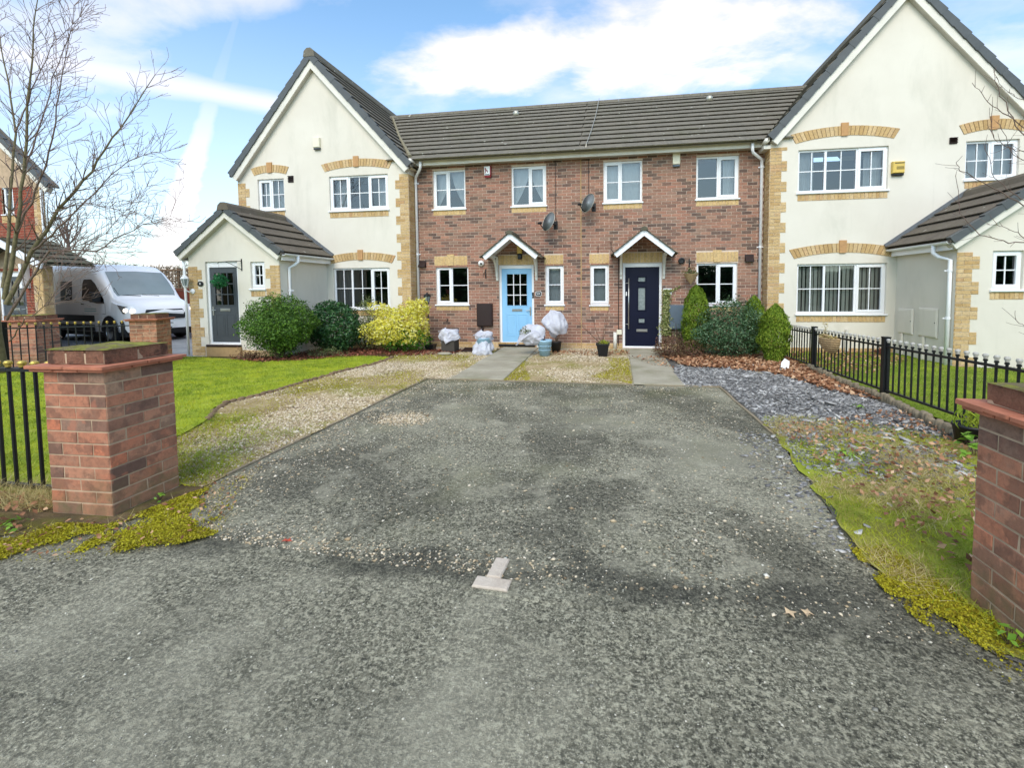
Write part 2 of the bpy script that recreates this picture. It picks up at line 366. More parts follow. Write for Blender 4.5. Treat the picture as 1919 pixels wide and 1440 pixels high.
# ground surfaces
def m_asphalt(name, drive):
    t = NT(name)
    p = t.pos()
    f = t.noise(75, 4, 0.7)
    c = t.ramp(f, [(0.30, lin(48, 47, 37)), (0.5, lin(106, 103, 86)), (0.68, lin(204, 198, 172))])
    m_ = t.noise(17, 5, 0.7)
    c = t.mix(t.rng(t.noise(30, 5, 0.75), 0.5, 0.62, 0, 0.85), c, lin(190, 184, 158))
    c = t.mix(t.rng(m_, 0.46, 0.66, 0, 0.5), c, lin(164, 158, 134))
    c = t.mix(t.rng(t.noise(40, 5, 0.75), 0.52, 0.63, 0, 0.9), c, lin(44, 43, 34))
    big = t.noise(0.85, 5, 0.6, None, 0.4)
    c = t.mix(t.rng(big, 0.44, 0.60, 0.0, 0.85 if drive else 0.45), c, t.mix(0.55, c, lin(44, 43, 36)))
    c = t.mix(t.rng(t.noise(2.6, 5, 0.6), 0.50, 0.7, 0, 0.5 if drive else 0.22), c, lin(184, 178, 154))
    c = t.mix(t.rng(t.noise(0.55, 4, 0.55), 0.48, 0.66, 0, 0.42), c, lin(190, 184, 160))
    sx = t.n('ShaderNodeSeparateXYZ'); t.put(sx.inputs[0], p)
    if drive:
        c = t.mix(t.rng(t.noise(1.1, 5, 0.6), 0.5, 0.72, 0, 0.40), c, lin(104, 104, 70))       # algae
        gm = t.math('MULTIPLY', t.rng(sx.outputs[1], -5.4, -4.4, 0, 1), t.rng(t.noise(1.6, 4), 0.42, 0.62, 0, 0.7))
        c = t.mix(gm, c, lin(92, 92, 62))
    # damp dirty band along the joint between road and drive
    yy = t.math('ADD', sx.outputs[1], t.math('MULTIPLY', t.math('SUBTRACT', t.noise(1.7, 5, 0.6), 0.5), 0.75))
    d_ = t.math('ABSOLUTE', t.math('ADD', yy, 8.86))
    jm = t.rng(d_, 0.03, 0.22, 0.74, 0.0)
    jm = t.math('MULTIPLY', jm, t.rng(t.noise(2.1, 5, 0.65), 0.38, 0.58, 0.15, 1.0))
    jm = t.math('MULTIPLY', jm, t.rng(sx.outputs[0], 1.7, 0.5, 0.15, 1.0))
    c = t.mix(jm, c, t.mix(t.rng(f, 0.4, 0.7), lin(44, 44, 38), lin(84, 82, 70)))
    h = t.math('ADD', t.math('MULTIPLY', f, 0.7), t.math('MULTIPLY', m_, 0.6))
    MAT[name] = t.fin(c, 0.82, t.bump(h, 1.0, 0.016), 0, 0.3)
m_asphalt('asphalt_road', False); m_asphalt('asphalt_drive', True)
def m_ground(name, stops, scale=3.0, fine=60, bump=0.6, extra=None):
    t = NT(name)
    c = t.ramp(t.math('ADD', t.math('MULTIPLY', t.noise(scale, 6, 0.65), 0.6), t.math('MULTIPLY', t.noise(fine, 4, 0.7), 0.4)), stops)
    if extra:
        for (sc, lo, hi, amt, cc) in extra: c = t.mix(t.rng(t.noise(sc, 5, 0.6), lo, hi, 0, amt), c, cc)
    MAT[name] = t.fin(c, 0.95, t.bump(t.noise(fine, 5, 0.7), bump, 0.02), 0, 0.2)
m_ground('lawn_ground', [(0.3, lin(108, 124, 36)), (0.5, lin(150, 166, 46)), (0.7, lin(188, 194, 66))], 1.6, 50, 0.8, [(0.6, 0.55, 0.7, 0.5, lin(108, 132, 30)), (3.5, 0.56, 0.72, 0.4, lin(190, 184, 110))])
m_ground('lawn_right_ground', [(0.3, lin(84, 98, 30)), (0.5, lin(120, 140, 36)), (0.7, lin(168, 178, 52))], 1.6, 50, 0.8, [(3.5, 0.55, 0.72, 0.5, lin(150, 132, 90))])
m_ground('gravel_ground', [(0.32, lin(136, 116, 80)), (0.5, lin(180, 158, 118)), (0.68, lin(212, 192, 156))], 3.0, 90, 0.8, [(1.3, 0.44, 0.62, 0.8, lin(142, 138, 60)), (2.8, 0.6, 0.72, 0.4, lin(128, 104, 74))])
m_ground('slate_ground', [(0.3, lin(66, 64, 60)), (0.5, lin(100, 97, 90)), (0.7, lin(140, 135, 126))], 4.0, 80, 0.8, [(0.9, 0.5, 0.66, 0.5, lin(106, 104, 64))])
m_ground('verge_ground', [(0.3, lin(104, 102, 50)), (0.5, lin(156, 152, 68)), (0.7, lin(198, 186, 116))], 2.4, 60, 0.9, [(1.2, 0.44, 0.62, 0.75, lin(162, 176, 50)), (4.2, 0.58, 0.72, 0.45, lin(140, 110, 72))])
m_ground('soil', [(0.3, lin(76, 64, 46)), (0.5, lin(112, 94, 68)), (0.7, lin(150, 126, 92))], 4, 70, 0.9, [(2.2, 0.48, 0.64, 0.7, lin(118, 116, 46)), (5, 0.55, 0.7, 0.5, lin(90, 84, 74))])
m_ground('moss', [(0.3, lin(124, 112, 18)), (0.5, lin(172, 160, 22)), (0.7, lin(206, 196, 40))], 6, 55, 1.0, [(2.0, 0.52, 0.66, 0.6, lin(92, 78, 36))])
m_ground('moss_cap', [(0.3, lin(96, 90, 50)), (0.5, lin(144, 142, 62)), (0.7, lin(180, 178, 90))], 14, 70, 1.0, [(9.0, 0.47, 0.58, 0.85, lin(128, 112, 88)), (4.0, 0.5, 0.64, 0.6, lin(104, 84, 66))])
m_ground('concrete', [(0.3, lin(146, 138, 118)), (0.5, lin(168, 160, 140)), (0.7, lin(188, 180, 160))], 2, 70, 0.3, [(1.4, 0.5, 0.68, 0.55, lin(132, 130, 100))])
m_ground('paver', [(0.3, lin(184, 168, 150)), (0.5, lin(206, 192, 174)), (0.7, lin(222, 208, 192))], 8, 90, 0.5)
m_ground('far_asphalt', [(0.3, lin(112, 114, 116)), (0.5, lin(134, 136, 138)), (0.7, lin(156, 158, 158))], 2, 60, 0.3)
m_ground('earth', [(0.3, lin(92, 96, 52)), (0.5, lin(118, 122, 66)), (0.7, lin(140, 138, 84))], 0.6, 20, 0.5)
m_ground('capbrick', [(0.3, lin(104, 80, 66)), (0.5, lin(142, 102, 82)), (0.7, lin(172, 126, 102))], 7, 70, 0.9, [(11.0, 0.5, 0.64, 0.75, lin(74, 60, 52)), (3.0, 0.6, 0.75, 0.5, lin(130, 122, 84))])

# ------------------------------------------------------------------ builders
WM = {}
def link(name, data, parent=None, M=None):
    o = bpy.data.objects.new(name, data)
    col.objects.link(o)
    M = M if M is not None else Matrix.Identity(4)
    if parent is not None:
        o.parent = parent
        o.matrix_parent_inverse = WM[parent].inverted()
    o.matrix_basis = M
    WM[o] = M
    return o
def tag(o, label=None, cat=None, group=None, kind=None):
    if label: o['label'] = label
    if cat: o['category'] = cat
    if group: o['group'] = group
    if kind: o['kind'] = kind
    return o
def thing(name, label, cat, loc=(0, 0, 0), group=None):
    return tag(link(name, None, None, Matrix.Translation(loc)), label, cat, group)
class MB:
    def __init__(s): s.v = []; s.f = []
    def add(s, vs, fs):
        b = len(s.v); s.v += [tuple(v) for v in vs]; s.f += [tuple(i + b for i in f) for f in fs]; return s
    def box(s, x0, x1, y0, y1, z0, z1, M=None):
        vs = [(x0, y0, z0), (x1, y0, z0), (x1, y1, z0), (x0, y1, z0), (x0, y0, z1), (x1, y0, z1), (x1, y1, z1), (x0, y1, z1)]
        if M is not None: vs = [M @ Vector(v) for v in vs]
        return s.add(vs, [(0, 3, 2, 1), (4, 5, 6, 7), (0, 1, 5, 4), (1, 2, 6, 5), (2, 3, 7, 6), (3, 0, 4, 7)])
    def cbox(s, x0, x1, y0, y1, z0, z1, c=0.005, M=None):
        # box whose front edges (towards -Y) are chamfered
        vs = [(x0, y0 + c, z0), (x1, y0 + c, z0), (x1, y1, z0), (x0, y1, z0), (x0, y0 + c, z1), (x1, y0 + c, z1), (x1, y1, z1), (x0, y1, z1),
              (x0 + c, y0, z0 + c), (x1 - c, y0, z0 + c), (x1 - c, y0, z1 - c), (x0 + c, y0, z1 - c)]
        if M is not None: vs = [M @ Vector(v) for v in vs]
        return s.add(vs, [(0, 3, 2, 1), (4, 5, 6, 7), (1, 2, 6, 5), (2, 3, 7, 6), (3, 0, 4, 7), (8, 9, 10, 11), (0, 1, 9, 8), (1, 5, 10, 9), (5, 4, 11, 10), (4, 0, 8, 11)])
    def prism(s, poly, a, b, axis='y', M=None):
        # poly: 2D points (counter-clockwise seen from -axis side); extruded along axis from a to b
        n = len(poly)
        def P(p, t):
            return {'y': (p[0], t, p[1]), 'x': (t, p[0], p[1]), 'z': (p[0], p[1], t)}[axis]
        vs = [P(p, a) for p in poly] + [P(p, b) for p in poly]
        if M is not None: vs = [M @ Vector(v) for v in vs]
        fs = [tuple(range(n)), tuple(range(2 * n - 1, n - 1, -1))]
        for i in range(n): j = (i + 1) % n; fs.append((i, i + n, j + n, j))
        return s.add(vs, fs)
    def tube(s, pts, r, n=8, cap=True):
        pts = [Vector(p) for p in pts]
        rr = r if isinstance(r, (list, tuple)) else [r] * len(pts)
        b = len(s.v); k = len(pts); ref = None
        for i, p in enumerate(pts):
            t = (pts[min(i + 1, k - 1)] - pts[max(i - 1, 0)])
            if t.length < 1e-9: t = Vector((0, 0, 1))
            t.normalize()
            if ref is None:
                ref = Vector((1, 0, 0)) if abs(t.x) < 0.8 else Vector((0, 1, 0))
            u = (ref - t * ref.dot(t))
            if u.length < 1e-6: u = t.orthogonal()
            u.normalize(); ref = u; w = t.cross(u)
            for j in range(n):
                a = 2 * math.pi * j / n
                s.v.append(tuple(p + (u * math.cos(a) + w * math.sin(a)) * rr[i]))
        for i in range(k - 1):
            for j in range(n):
                a = b + i * n + j; c = b + i * n + (j + 1) % n
                s.f.append((a, c, c + n, a + n))
        if cap:
            s.f.append(tuple(b + j for j in range(n - 1, -1, -1))); s.f.append(tuple(b + (k - 1) * n + j for j in range(n)))
        return s
    def lathe(s, prof, n=16, M=None, closed=False):
        b = len(s.v); k = len(prof)
        for (r, z) in prof:
            for j in range(n):
                a = 2 * math.pi * j / n; v = Vector((r * math.cos(a), r * math.sin(a), z))
                s.v.append(tuple(M @ v if M is not None else v))
        for i in range(k - 1):
            for j in range(n):
                a = b + i * n + j; c = b + i * n + (j + 1) % n
                s.f.append((a, c, c + n, a + n))
        if not closed:
            s.f.append(tuple(b + j for j in range(n - 1, -1, -1))); s.f.append(tuple(b + (k - 1) * n + j for j in range(n)))
        return s
    def ball(s, c, r, n=10, m=6, sq=(1, 1, 1)):
        prof = [(max(1e-4, r * math.sin(math.pi * i / m)), -r * math.cos(math.pi * i / m)) for i in range(m + 1)]
        return s.lathe(prof, n, Matrix.Translation(c) @ Matrix.Diagonal((*sq, 1)))
    def mesh(s, name, smooth=False):
        me = bpy.data.meshes.new(name); me.from_pydata(s.v, [], s.f); me.update()
        if smooth: me.polygons.foreach_set('use_smooth', [True] * len(me.polygons))
        return me
    def build(s, name, mat, parent=None, smooth=False, M=None):
        me = s.mesh(name, smooth); me.materials.append(MAT[mat])
        return link(name, me, parent, M)
def np_obj(name, V, F, mat, parent=None, smooth=False):
    V = np.asarray(V, np.float32); F = np.asarray(F, np.int32); k = F.shape[1]
    me = bpy.data.meshes.new(name)
    me.vertices.add(len(V)); me.vertices.foreach_set('co', V.ravel())
    me.loops.add(F.size); me.loops.foreach_set('vertex_index', F.ravel())
    me.polygons.add(len(F)); me.polygons.foreach_set('loop_start', np.arange(0, F.size, k, dtype=np.int32))
    if smooth: me.polygons.foreach_set('use_smooth', np.ones(len(F), bool))
    me.update(calc_edges=True); me.materials.append(MAT[mat])
    return link(name, me, parent)
def inpoly(P, poly):
    x, y = P[:, 0], P[:, 1]; ins = np.zeros(len(P), bool); n = len(poly)
    for i in range(n):
        x1, y1 = poly[i]; x2, y2 = poly[(i + 1) % n]
        c = ((y1 > y) != (y2 > y)) & (x < (x2 - x1) * (y - y1) / (y2 - y1 + 1e-12) + x1)
        ins ^= c
    return ins
def scatter(poly, n, dens=None):
    P = np.array(poly); lo, hi = P.min(0), P.max(0); out = []; got = 0; tries = 0
    while got < n and tries < 60:
        q = rng.uniform(lo, hi, (n * 2, 2)); q = q[inpoly(q, poly)]
        if dens is not None: q = q[rng.random(len(q)) < dens(q)]
        out.append(q); got += len(q); tries += 1
    return np.concatenate(out)[:n]
_tab = rng.random((64, 64))
def vnoise(P, scale, ox=0.0, oy=0.0):
    x = P[:, 0] * scale + ox; y = P[:, 1] * scale + oy
    xi = np.floor(x).astype(int); yi = np.floor(y).astype(int); fx = x - xi; fy = y - yi
    fx = fx * fx * (3 - 2 * fx); fy = fy * fy * (3 - 2 * fy)
    g = lambda a, b: _tab[a % 64, b % 64]
    return (g(xi, yi) * (1 - fx) + g(xi + 1, yi) * fx) * (1 - fy) + (g(xi, yi + 1) * (1 - fx) + g(xi + 1, yi + 1) * fx) * fy
def unit(a): return a / np.maximum(np.linalg.norm(a, axis=1, keepdims=True), 1e-9)
def leaves(C, N, size, aspect=0.5, jit=0.6, up=0.0):
    """diamond leaves, folded along the midrib: centres C, outward normals N"""
    n = len(C); S = size * rng.uniform(0.65, 1.3, (n, 1))
    N = unit(N + rng.normal(0, jit, (n, 3)))
    T = rng.normal(0, 1, (n, 3)); T[:, 2] += up
    T = unit(T - N * np.sum(T * N, 1, keepdims=True)); B = np.cross(N, T)
    a = C - T * S * 0.5; b = C + B * S * aspect * 0.5 + N * S * 0.08; c = C + T * S * 0.5; e = C - B * S * aspect * 0.5 + N * S * 0.08
    V = np.stack([a, b, c, e], 1).reshape(-1, 3); I = np.arange(n)[:, None] * 4
    F = np.concatenate([I + [0, 1, 2], I + [0, 2, 3]], 0)
    return V, F
def blades(P, z, h, w, lean=0.5):
    n = len(P); H = h * rng.uniform(0.5, 1.3, n); a = rng.uniform(0, 2 * np.pi, n)
    L = rng.normal(0, lean, (n, 2)) * H[:, None]
    dx = np.stack([np.cos(a), np.sin(a)], 1) * w
    zz = np.full(n, z) if np.isscalar(z) else z
    V = np.zeros((n, 3, 3)); V[:, 0, :2] = P - dx; V[:, 1, :2] = P + dx; V[:, 2, :2] = P + L
    V[:, 0, 2] = zz; V[:, 1, 2] = zz; V[:, 2, 2] = zz + H
    return V.reshape(-1, 3), np.arange(n * 3).reshape(-1, 3)
_oct = np.array([(1, 0, 0), (-1, 0, 0), (0, 1, 0), (0, -1, 0), (0, 0, 1), (0, 0, -1)], float)
_octf = np.array([(0, 2, 4), (2, 1, 4), (1, 3, 4), (3, 0, 4), (2, 0, 5), (1, 2, 5), (3, 1, 5), (0, 3, 5)])
def stones(P, z, size, flat=0.6, var=0.5):
    n = len(P); S = size * np.exp(rng.normal(0, var, n))
    a = rng.uniform(0, 2 * np.pi, n); V = _oct[None] * rng.uniform(0.6, 1.15, (n, 6, 1)) + rng.normal(0, 0.12, (n, 6, 3))
    V[:, :, 0] *= S[:, None] * rng.uniform(0.8, 1.5, (n, 1)); V[:, :, 1] *= S[:, None]; V[:, :, 2] *= S[:, None] * flat
    c, s_ = np.cos(a)[:, None], np.sin(a)[:, None]
    X = V[:, :, 0] * c - V[:, :, 1] * s_; Y = V[:, :, 0] * s_ + V[:, :, 1] * c
    Z = V[:, :, 2] + z + S[:, None] * flat * 0.45
    V = np.stack([X + P[:, 0:1], Y + P[:, 1:2], Z], 2).reshape(-1, 3)
    F = (np.arange(n)[:, None, None] * 6 + _octf[None]).reshape(-1, 3)
    return V, F
def chips(P, z, size, thick=0.25, tilt=0.35, var=0.4):
    """flat angular chips: 4-sided slabs"""
    n = len(P); S = size * np.exp(rng.normal(0, var, n)); a = rng.uniform(0, 2 * np.pi, n)
    ang = np.array([0.2, 1.7, 3.3, 4.9])[None] + rng.normal(0, 0.25, (n, 4)); rad = rng.uniform(0.6, 1.2, (n, 4)) * S[:, None]
    X = np.cos(ang + a[:, None]) * rad * 1.3; Y = np.sin(ang + a[:, None]) * rad * 0.8
    tx = rng.normal(0, tilt, (n, 1)); ty = rng.normal(0, tilt, (n, 1))
    Z = X * tx + Y * ty + z + S[:, None] * 0.35
    t = (S * thick)[:, None]
    V = np.zeros((n, 8, 3)); V[:, :4, 0] = X + P[:, 0:1]; V[:, :4, 1] = Y + P[:, 1:2]; V[:, :4, 2] = Z + t
    V[:, 4:, 0] = V[:, :4, 0]; V[:, 4:, 1] = V[:, :4, 1]; V[:, 4:, 2] = Z - t
    f = np.array([(0, 1, 2, 3), (0, 4, 5, 1), (1, 5, 6, 2), (2, 6, 7, 3), (3, 7, 4, 0)])
    return V.reshape(-1, 3), (np.arange(n)[:, None, None] * 8 + f[None]).reshape(-1, 4)
def ragged(poly, amp, seg=0.09, far=7.0):
    out = []
    for (a, b) in zip(poly, poly[1:] + poly[:1]):
        L = math.hypot(b[0] - a[0], b[1] - a[1]); near = max(abs(a[0]), abs(b[0])) < 6.2
        n = max(1, int(L / seg)) if near else 1
        for i in range(n):
            t = i / n; x = a[0] + (b[0] - a[0]) * t; y = a[1] + (b[1] - a[1]) * t
            q = np.array([[x, y]]); s = amp if (0 < i and near) else 0.0
            out.append((x + (float(vnoise(q, 6.3, 3, 1)[0]) - 0.5) * 2 * s, y + (float(vnoise(q, 7.1, 8, 5)[0]) - 0.5) * 2 * s))
    return out
def sheet(name, poly, z, mat, kind='structure', parent=None, wav=0.0, step=0.0, label=None, cat=None, rag=0.0):
    """flat or gently uneven ground sheet inside a polygon"""
    if rag > 0: poly = ragged(poly, rag)
    if step <= 0:
        me = bpy.data.meshes.new(name); me.from_pydata([(x, y, z) for x, y in poly], [], [tuple(range(len(poly)))]); me.update()
        me.materials.append(MAT[mat]); o = link(name, me, parent)
    else:
        import bmesh
        bm = bmesh.new(); vs = [bm.verts.new((x, y, z)) for x, y in poly]; bm.faces.new(vs)
        P = np.array(poly); lo, hi = P.min(0), P.max(0)
        for ax, nv in ((0, (1, 0, 0)), (1, (0, 1, 0))):
            t = lo[ax] + step
            while t < hi[ax]:
                co = (t, 0, 0) if ax == 0 else (0, t, 0)
                bmesh.ops.bisect_plane(bm, geom=bm.verts[:] + bm.edges[:] + bm.faces[:], plane_co=co, plane_no=nv); t += step
        XY = np.array([v.co[:2] for v in bm.verts])
        h = (vnoise(XY, 1.7) - 0.5) * wav + (vnoise(XY, 5.1, 9, 3) - 0.5) * wav * 0.5
        for v, q in zip(bm.verts, h): v.co.z = z + float(q)
        bmesh.ops.recalc_face_normals(bm, faces=bm.faces[:])
        if bm.faces[:][0].normal.z < 0: bmesh.ops.reverse_faces(bm, faces=bm.faces[:])
        me = bpy.data.meshes.new(name); bm.to_mesh(me); bm.free(); me.materials.append(MAT[mat])
        me.polygons.foreach_set('use_smooth', [True] * len(me.polygons)); o = link(name, me, parent)
    return tag(o, label, cat, None, kind)
def text_mesh(body, size, depth=0.002):
    cu = bpy.data.curves.new('lettering', 'FONT'); cu.body = body; cu.size = size; cu.extrude = depth; cu.align_x = 'CENTER'; cu.align_y = 'CENTER'
    o = bpy.data.objects.new('lettering', cu); col.objects.link(o)
    dg = bpy.context.evaluated_depsgraph_get(); dg.update()
    me = bpy.data.meshes.new_from_object(o.evaluated_get(dg)); col.objects.unlink(o); bpy.data.objects.remove(o)
    return me
def lettering(name, body, size, mat, parent, M, sx=1.0):
    me = text_mesh(body, size); me.materials.clear(); me.materials.append(MAT[mat])
    return link(name, me, parent, M @ Matrix.Rotation(R(90), 4, 'X') @ Matrix.Diagonal((sx, 1, 1, 1)))
CAMV = Vector((CAMX, CAMY, CAMZ))
UNITBOX = {}
def unit_piece(mat, kind='brick'):
    var = random.randrange(8) if kind == 'brick' and 'brick' in mat else 0
    k = (mat, kind, var)
    if k not in UNITBOX:
        m = MB()
        m.cbox(-0.5, 0.5, -0.5, 0.5, -0.5, 0.5, 0.03) if kind == 'brick' else m.box(-0.5, 0.5, -0.5, 0.5, -0.5, 0.5)
        if var or 'brick' in mat:
            rv = random.Random(var * 7 + 1); m.v = [(x + rv.uniform(-0.010, 0.010), y, z + rv.uniform(-0.05, 0.03) * (1 if i >= 8 else 0.5)) for i, (x, y, z) in enumerate(m.v)]
        me = m.mesh(kind); me.materials.append(MAT[mat]); UNITBOX[k] = me
    return UNITBOX[k]
class Pieces:
    """a set of like pieces (bricks, tiles): the nearest 300 become parts of their own, the rest one joined part"""
    def __init__(s, parent, name, mat, limit=300): s.p = parent; s.name = name; s.mat = mat; s.lim = limit; s.items = []
    def box(s, M, dims):       # M: frame (x across, y into wall, z up), dims full sizes
        s.items.append((M, dims, None))
    def poly(s, mb):           # explicit geometry in world space
        s.items.append((None, None, mb))
    def emit(s):
        def dist(it):
            c = it[0].translation if it[0] is not None else sum((Vector(v) for v in it[2].v), Vector()) / len(it[2].v)
            return (c - CAMV).length
        s.items.sort(key=dist)
        rest = MB()
        for i, (M, dims, mb) in enumerate(s.items):
            if i < s.lim:
                if mb is None: link(s.name, unit_piece(s.mat), s.p, M @ Matrix.Diagonal((*dims, 1)))
                else: mb.build(s.name, s.mat, s.p)
            else:
                if mb is None: rest.box(-dims[0] / 2, dims[0] / 2, -dims[1] / 2, dims[1] / 2, -dims[2] / 2, dims[2] / 2, M)
                else: rest.add(mb.v, mb.f)
        if rest.v:
            o = rest.build(s.name + 's_joined', s.mat + '_joined', s.p); o['kind'] = 'stuff'
def frame(o, u, n):
    """matrix: local x along u, local y = -n (into the wall), z up"""
    u = Vector(u).normalized(); n = Vector(n).normalized()
    M = Matrix((u, -n, Vector((0, 0, 1)))).transposed().to_4x4(); M.translation = o; return M
def bricks(ps, F, x0, x1, z0, z1, course, blen, holes, proud=0.007, depth=0.03, joint=0.010, hw=True, skip=None):
    nrow = int(round((z1 - z0) / course)); course = (z1 - z0) / nrow
    for i in range(nrow):
        za = z0 + i * course; zb = za + course; zm = (za + zb) / 2
        cuts = sorted([(h[0], h[1]) for h in holes if h[2] < zm < h[3]])
        off = (blen / 2 if i % 2 else 0.0)
        u = x0 - off
        while u < x1 - 1e-6:
            a, b = max(u, x0), min(u + blen, x1); u += blen
            segs = [(a, b)]
            for (c, d) in cuts:
                ns = []
                for (p, q) in segs:
                    if d <= p or c >= q: ns.append((p, q)); continue
                    if c > p: ns.append((p, c))
                    if d < q: ns.append((d, q))
                segs = ns
            for (p, q) in segs:
                w = q - p - joint
                if w < 0.025 or (skip and skip((p + q) / 2, zm)): continue
                jj = random.uniform(-0.0015, 0.0015)
                ps.box(F @ Matrix.Translation(((p + q) / 2, depth / 2 - proud + jj, zm)), (w, depth, course - joint))
def wall_grid(x0, x1, z0, z1, y0, y1, holes):
    """wall slab with rectangular openings and real reveals"""
    xs = sorted({x0, x1, *[h[i] for h in holes for i in (0, 1)]}); zs = sorted({z0, z1, *[h[i] for h in holes for i in (2, 3)]})
    xs = [x for x in xs if x0 <= x <= x1]; zs = [z for z in zs if z0 <= z <= z1]
    m = MB(); fill = {}
    for i in range(len(xs) - 1):
        for j in range(len(zs) - 1):
            cx, cz = (xs[i] + xs[i + 1]) / 2, (zs[j] + zs[j + 1]) / 2
            fill[i, j] = not any(h[0] < cx < h[1] and h[2] < cz < h[3] for h in holes)
    for (i, j), on in fill.items():
        if not on: continue
        a, b, c, d = xs[i], xs[i + 1], zs[j], zs[j + 1]
        m.add([(a, y0, c), (b, y0, c), (b, y0, d), (a, y0, d)], [(0, 1, 2, 3)])
        m.add([(a, y1, c), (b, y1, c), (b, y1, d), (a, y1, d)], [(3, 2, 1, 0)])
        if not fill.get((i - 1, j)): m.add([(a, y0, c), (a, y1, c), (a, y1, d), (a, y0, d)], [(3, 2, 1, 0)])
        if not fill.get((i + 1, j)): m.add([(b, y0, c), (b, y1, c), (b, y1, d), (b, y0, d)], [(0, 1, 2, 3)])
        if not fill.get((i, j - 1)): m.add([(a, y0, c), (b, y0, c), (b, y1, c), (a, y1, c)], [(3, 2, 1, 0)])
        if not fill.get((i, j + 1)): m.add([(a, y0, d), (b, y0, d), (b, y1, d), (a, y1, d)], [(0, 1, 2, 3)])
    return m

# ------------------------------------------------------------------ ground and setting
sheet('ground', [(-400, -60), (400, -60), (400, 600), (-400, 600)], -0.20, 'earth')
sheet('bed_soil', [(-9.7, -9.3), (12, -9.3), (12, -0.02), (-9.7, -0.02)], -0.012, 'soil')
JOINT = [(-2.62, -8.88), (-1.58, -8.96), (-1.01, -9.00), (-0.47, -9.08), (0.34, -9.11), (1.0, -9.14), (1.52, -9.19)]
sheet('road', [(-30, -30), (30, -30), (30, -9.6), (1.95, -9.45)] + [(x, y + 0.2) for x, y in JOINT[::-1]] + [(-2.8, -8.5), (-3.1, -8.35), (-6, -8.7), (-30, -8.95)], 0.0, 'asphalt_road')
_o = sheet('driveway', [(x, y + 0.035) for x, y in JOINT] + [(1.46, -8.93), (1.33, -8.5), (1.38, -8.05), (1.45, -7.5), (1.50, -7.0), (1.55, -6.5), (1.52, -4.13), (-3.12, -4.02), (-3.10, -7.5), (-3.10, -8.05), (-3.04, -8.4), (-2.78, -8.75), (-2.66, -8.82)], 0.004, 'asphalt_drive')
_m = MB(); _m.add([(x, y, -0.003) for x, y in JOINT] + [(x, y + 0.036, 0.004) for x, y in JOINT], [(i, i + 1, i + 1 + len(JOINT), i + len(JOINT)) for i in range(len(JOINT) - 1)]); _m.build('driveway_lip', 'asphalt_drive', _o)
LAWN = [(-12.4, -4.7), (-9.75, -3.4), (-9.75, -2.35), (-8.3, -2.55), (-7.2, -2.85), (-6.3, -2.3), (-5.6, -1.75), (-4.85, -1.95), (-4.8, -2.89), (-4.95, -3.55), (-5.0, -4.61), (-5.02, -5.47), (-5.1, -5.91), (-4.92, -6.32), (-4.62, -6.68), (-4.45, -7.1), (-4.2, -7.6), (-3.9, -8.0), (-3.6, -8.3), (-3.8, -8.5), (-8, -8.6), (-15, -8.8)]
sheet('lawn', LAWN, 0.03, 'lawn_ground', wav=0.03, step=0.25, rag=0.03)
GRAV = [(-5.05, -1.3), (-4.85, -1.95), (-4.8, -2.89), (-4.95, -3.55), (-5.0, -4.61), (-5.02, -5.47), (-5.1, -5.91), (-4.92, -6.32), (-4.62, -6.68), (-4.5, -7.1), (-4.2, -7.6), (-3.6, -8.2), (-3.1, -8.2), (-3.10, -4.02), (-2.72, -4.04), (-2.78, -1.0), (-2.95, -0.1), (-5.05, -0.1)]
sheet('gravel_bed', GRAV, 0.014, 'gravel_ground', wav=0.012, step=0.3, rag=0.02)
GRAV2 = [(-1.78, -4.05), (0.26, -4.10), (0.28, -1.0), (0.2, -0.05), (-2.0, -0.05), (-1.9, -0.9)]
sheet('gravel_bed', GRAV2, 0.014, 'gravel_ground', wav=0.012, step=0.3)
SLATE = [(1.0, -4.15), (1.55, -4.13), (1.56, -6.5), (1.50, -7.0), (1.45, -7.5), (1.36, -8.05), (1.33, -8.5), (1.5, -9.1), (1.95, -9.45), (6, -9.45), (6, -8.5), (3.42, -8.5), (3.44, -0.1), (0.95, -0.1), (0.85, -1.2), (0.98, -3.2)]
sheet('slate_bed', SLATE, 0.012, 'slate_ground', wav=0.012, step=0.3, rag=0.03)
VERGE = [(1.62, -5.75), (2.3, -5.65), (2.9, -6.0), (3.40, -6.6), (3.41, -8.6), (6, -9.0), (6, -9.6), (1.95, -9.45), (1.5, -9.08), (1.33, -8.55), (1.38, -8.05), (1.47, -7.4), (1.52, -6.8)]
sheet('verge', VERGE, 0.020, 'verge_ground', wav=0.025, step=0.2, rag=0.05)
LAWNR = [(3.47, -0.37), (5.9, -0.4), (5.9, -2.15), (12, -2.15), (12, -9.2), (3.47, -8.6)]
sheet('lawn', LAWNR, 0.05, 'lawn_right_ground', wav=0.03, step=0.25)
STRIP = [(-15, -8.6), (-8, -8.45), (-3.72, -8.2), (-3.1, -8.1), (-3.02, -8.3), (-3.08, -8.62), (-3.22, -8.82), (-3.6, -8.98), (-6, -9.12), (-15, -9.3)]
sheet('soil_strip', STRIP, 0.010, 'soil', wav=0.012, step=0.2, rag=0.06)
sheet('far_drive', [(-60, -3.0), (-12.6, -4.6), (-9.75, -3.35), (-9.8, -2.3), (-9.92, -0.2), (-9.92, 9), (-60, 12)], -0.09, 'far_asphalt')
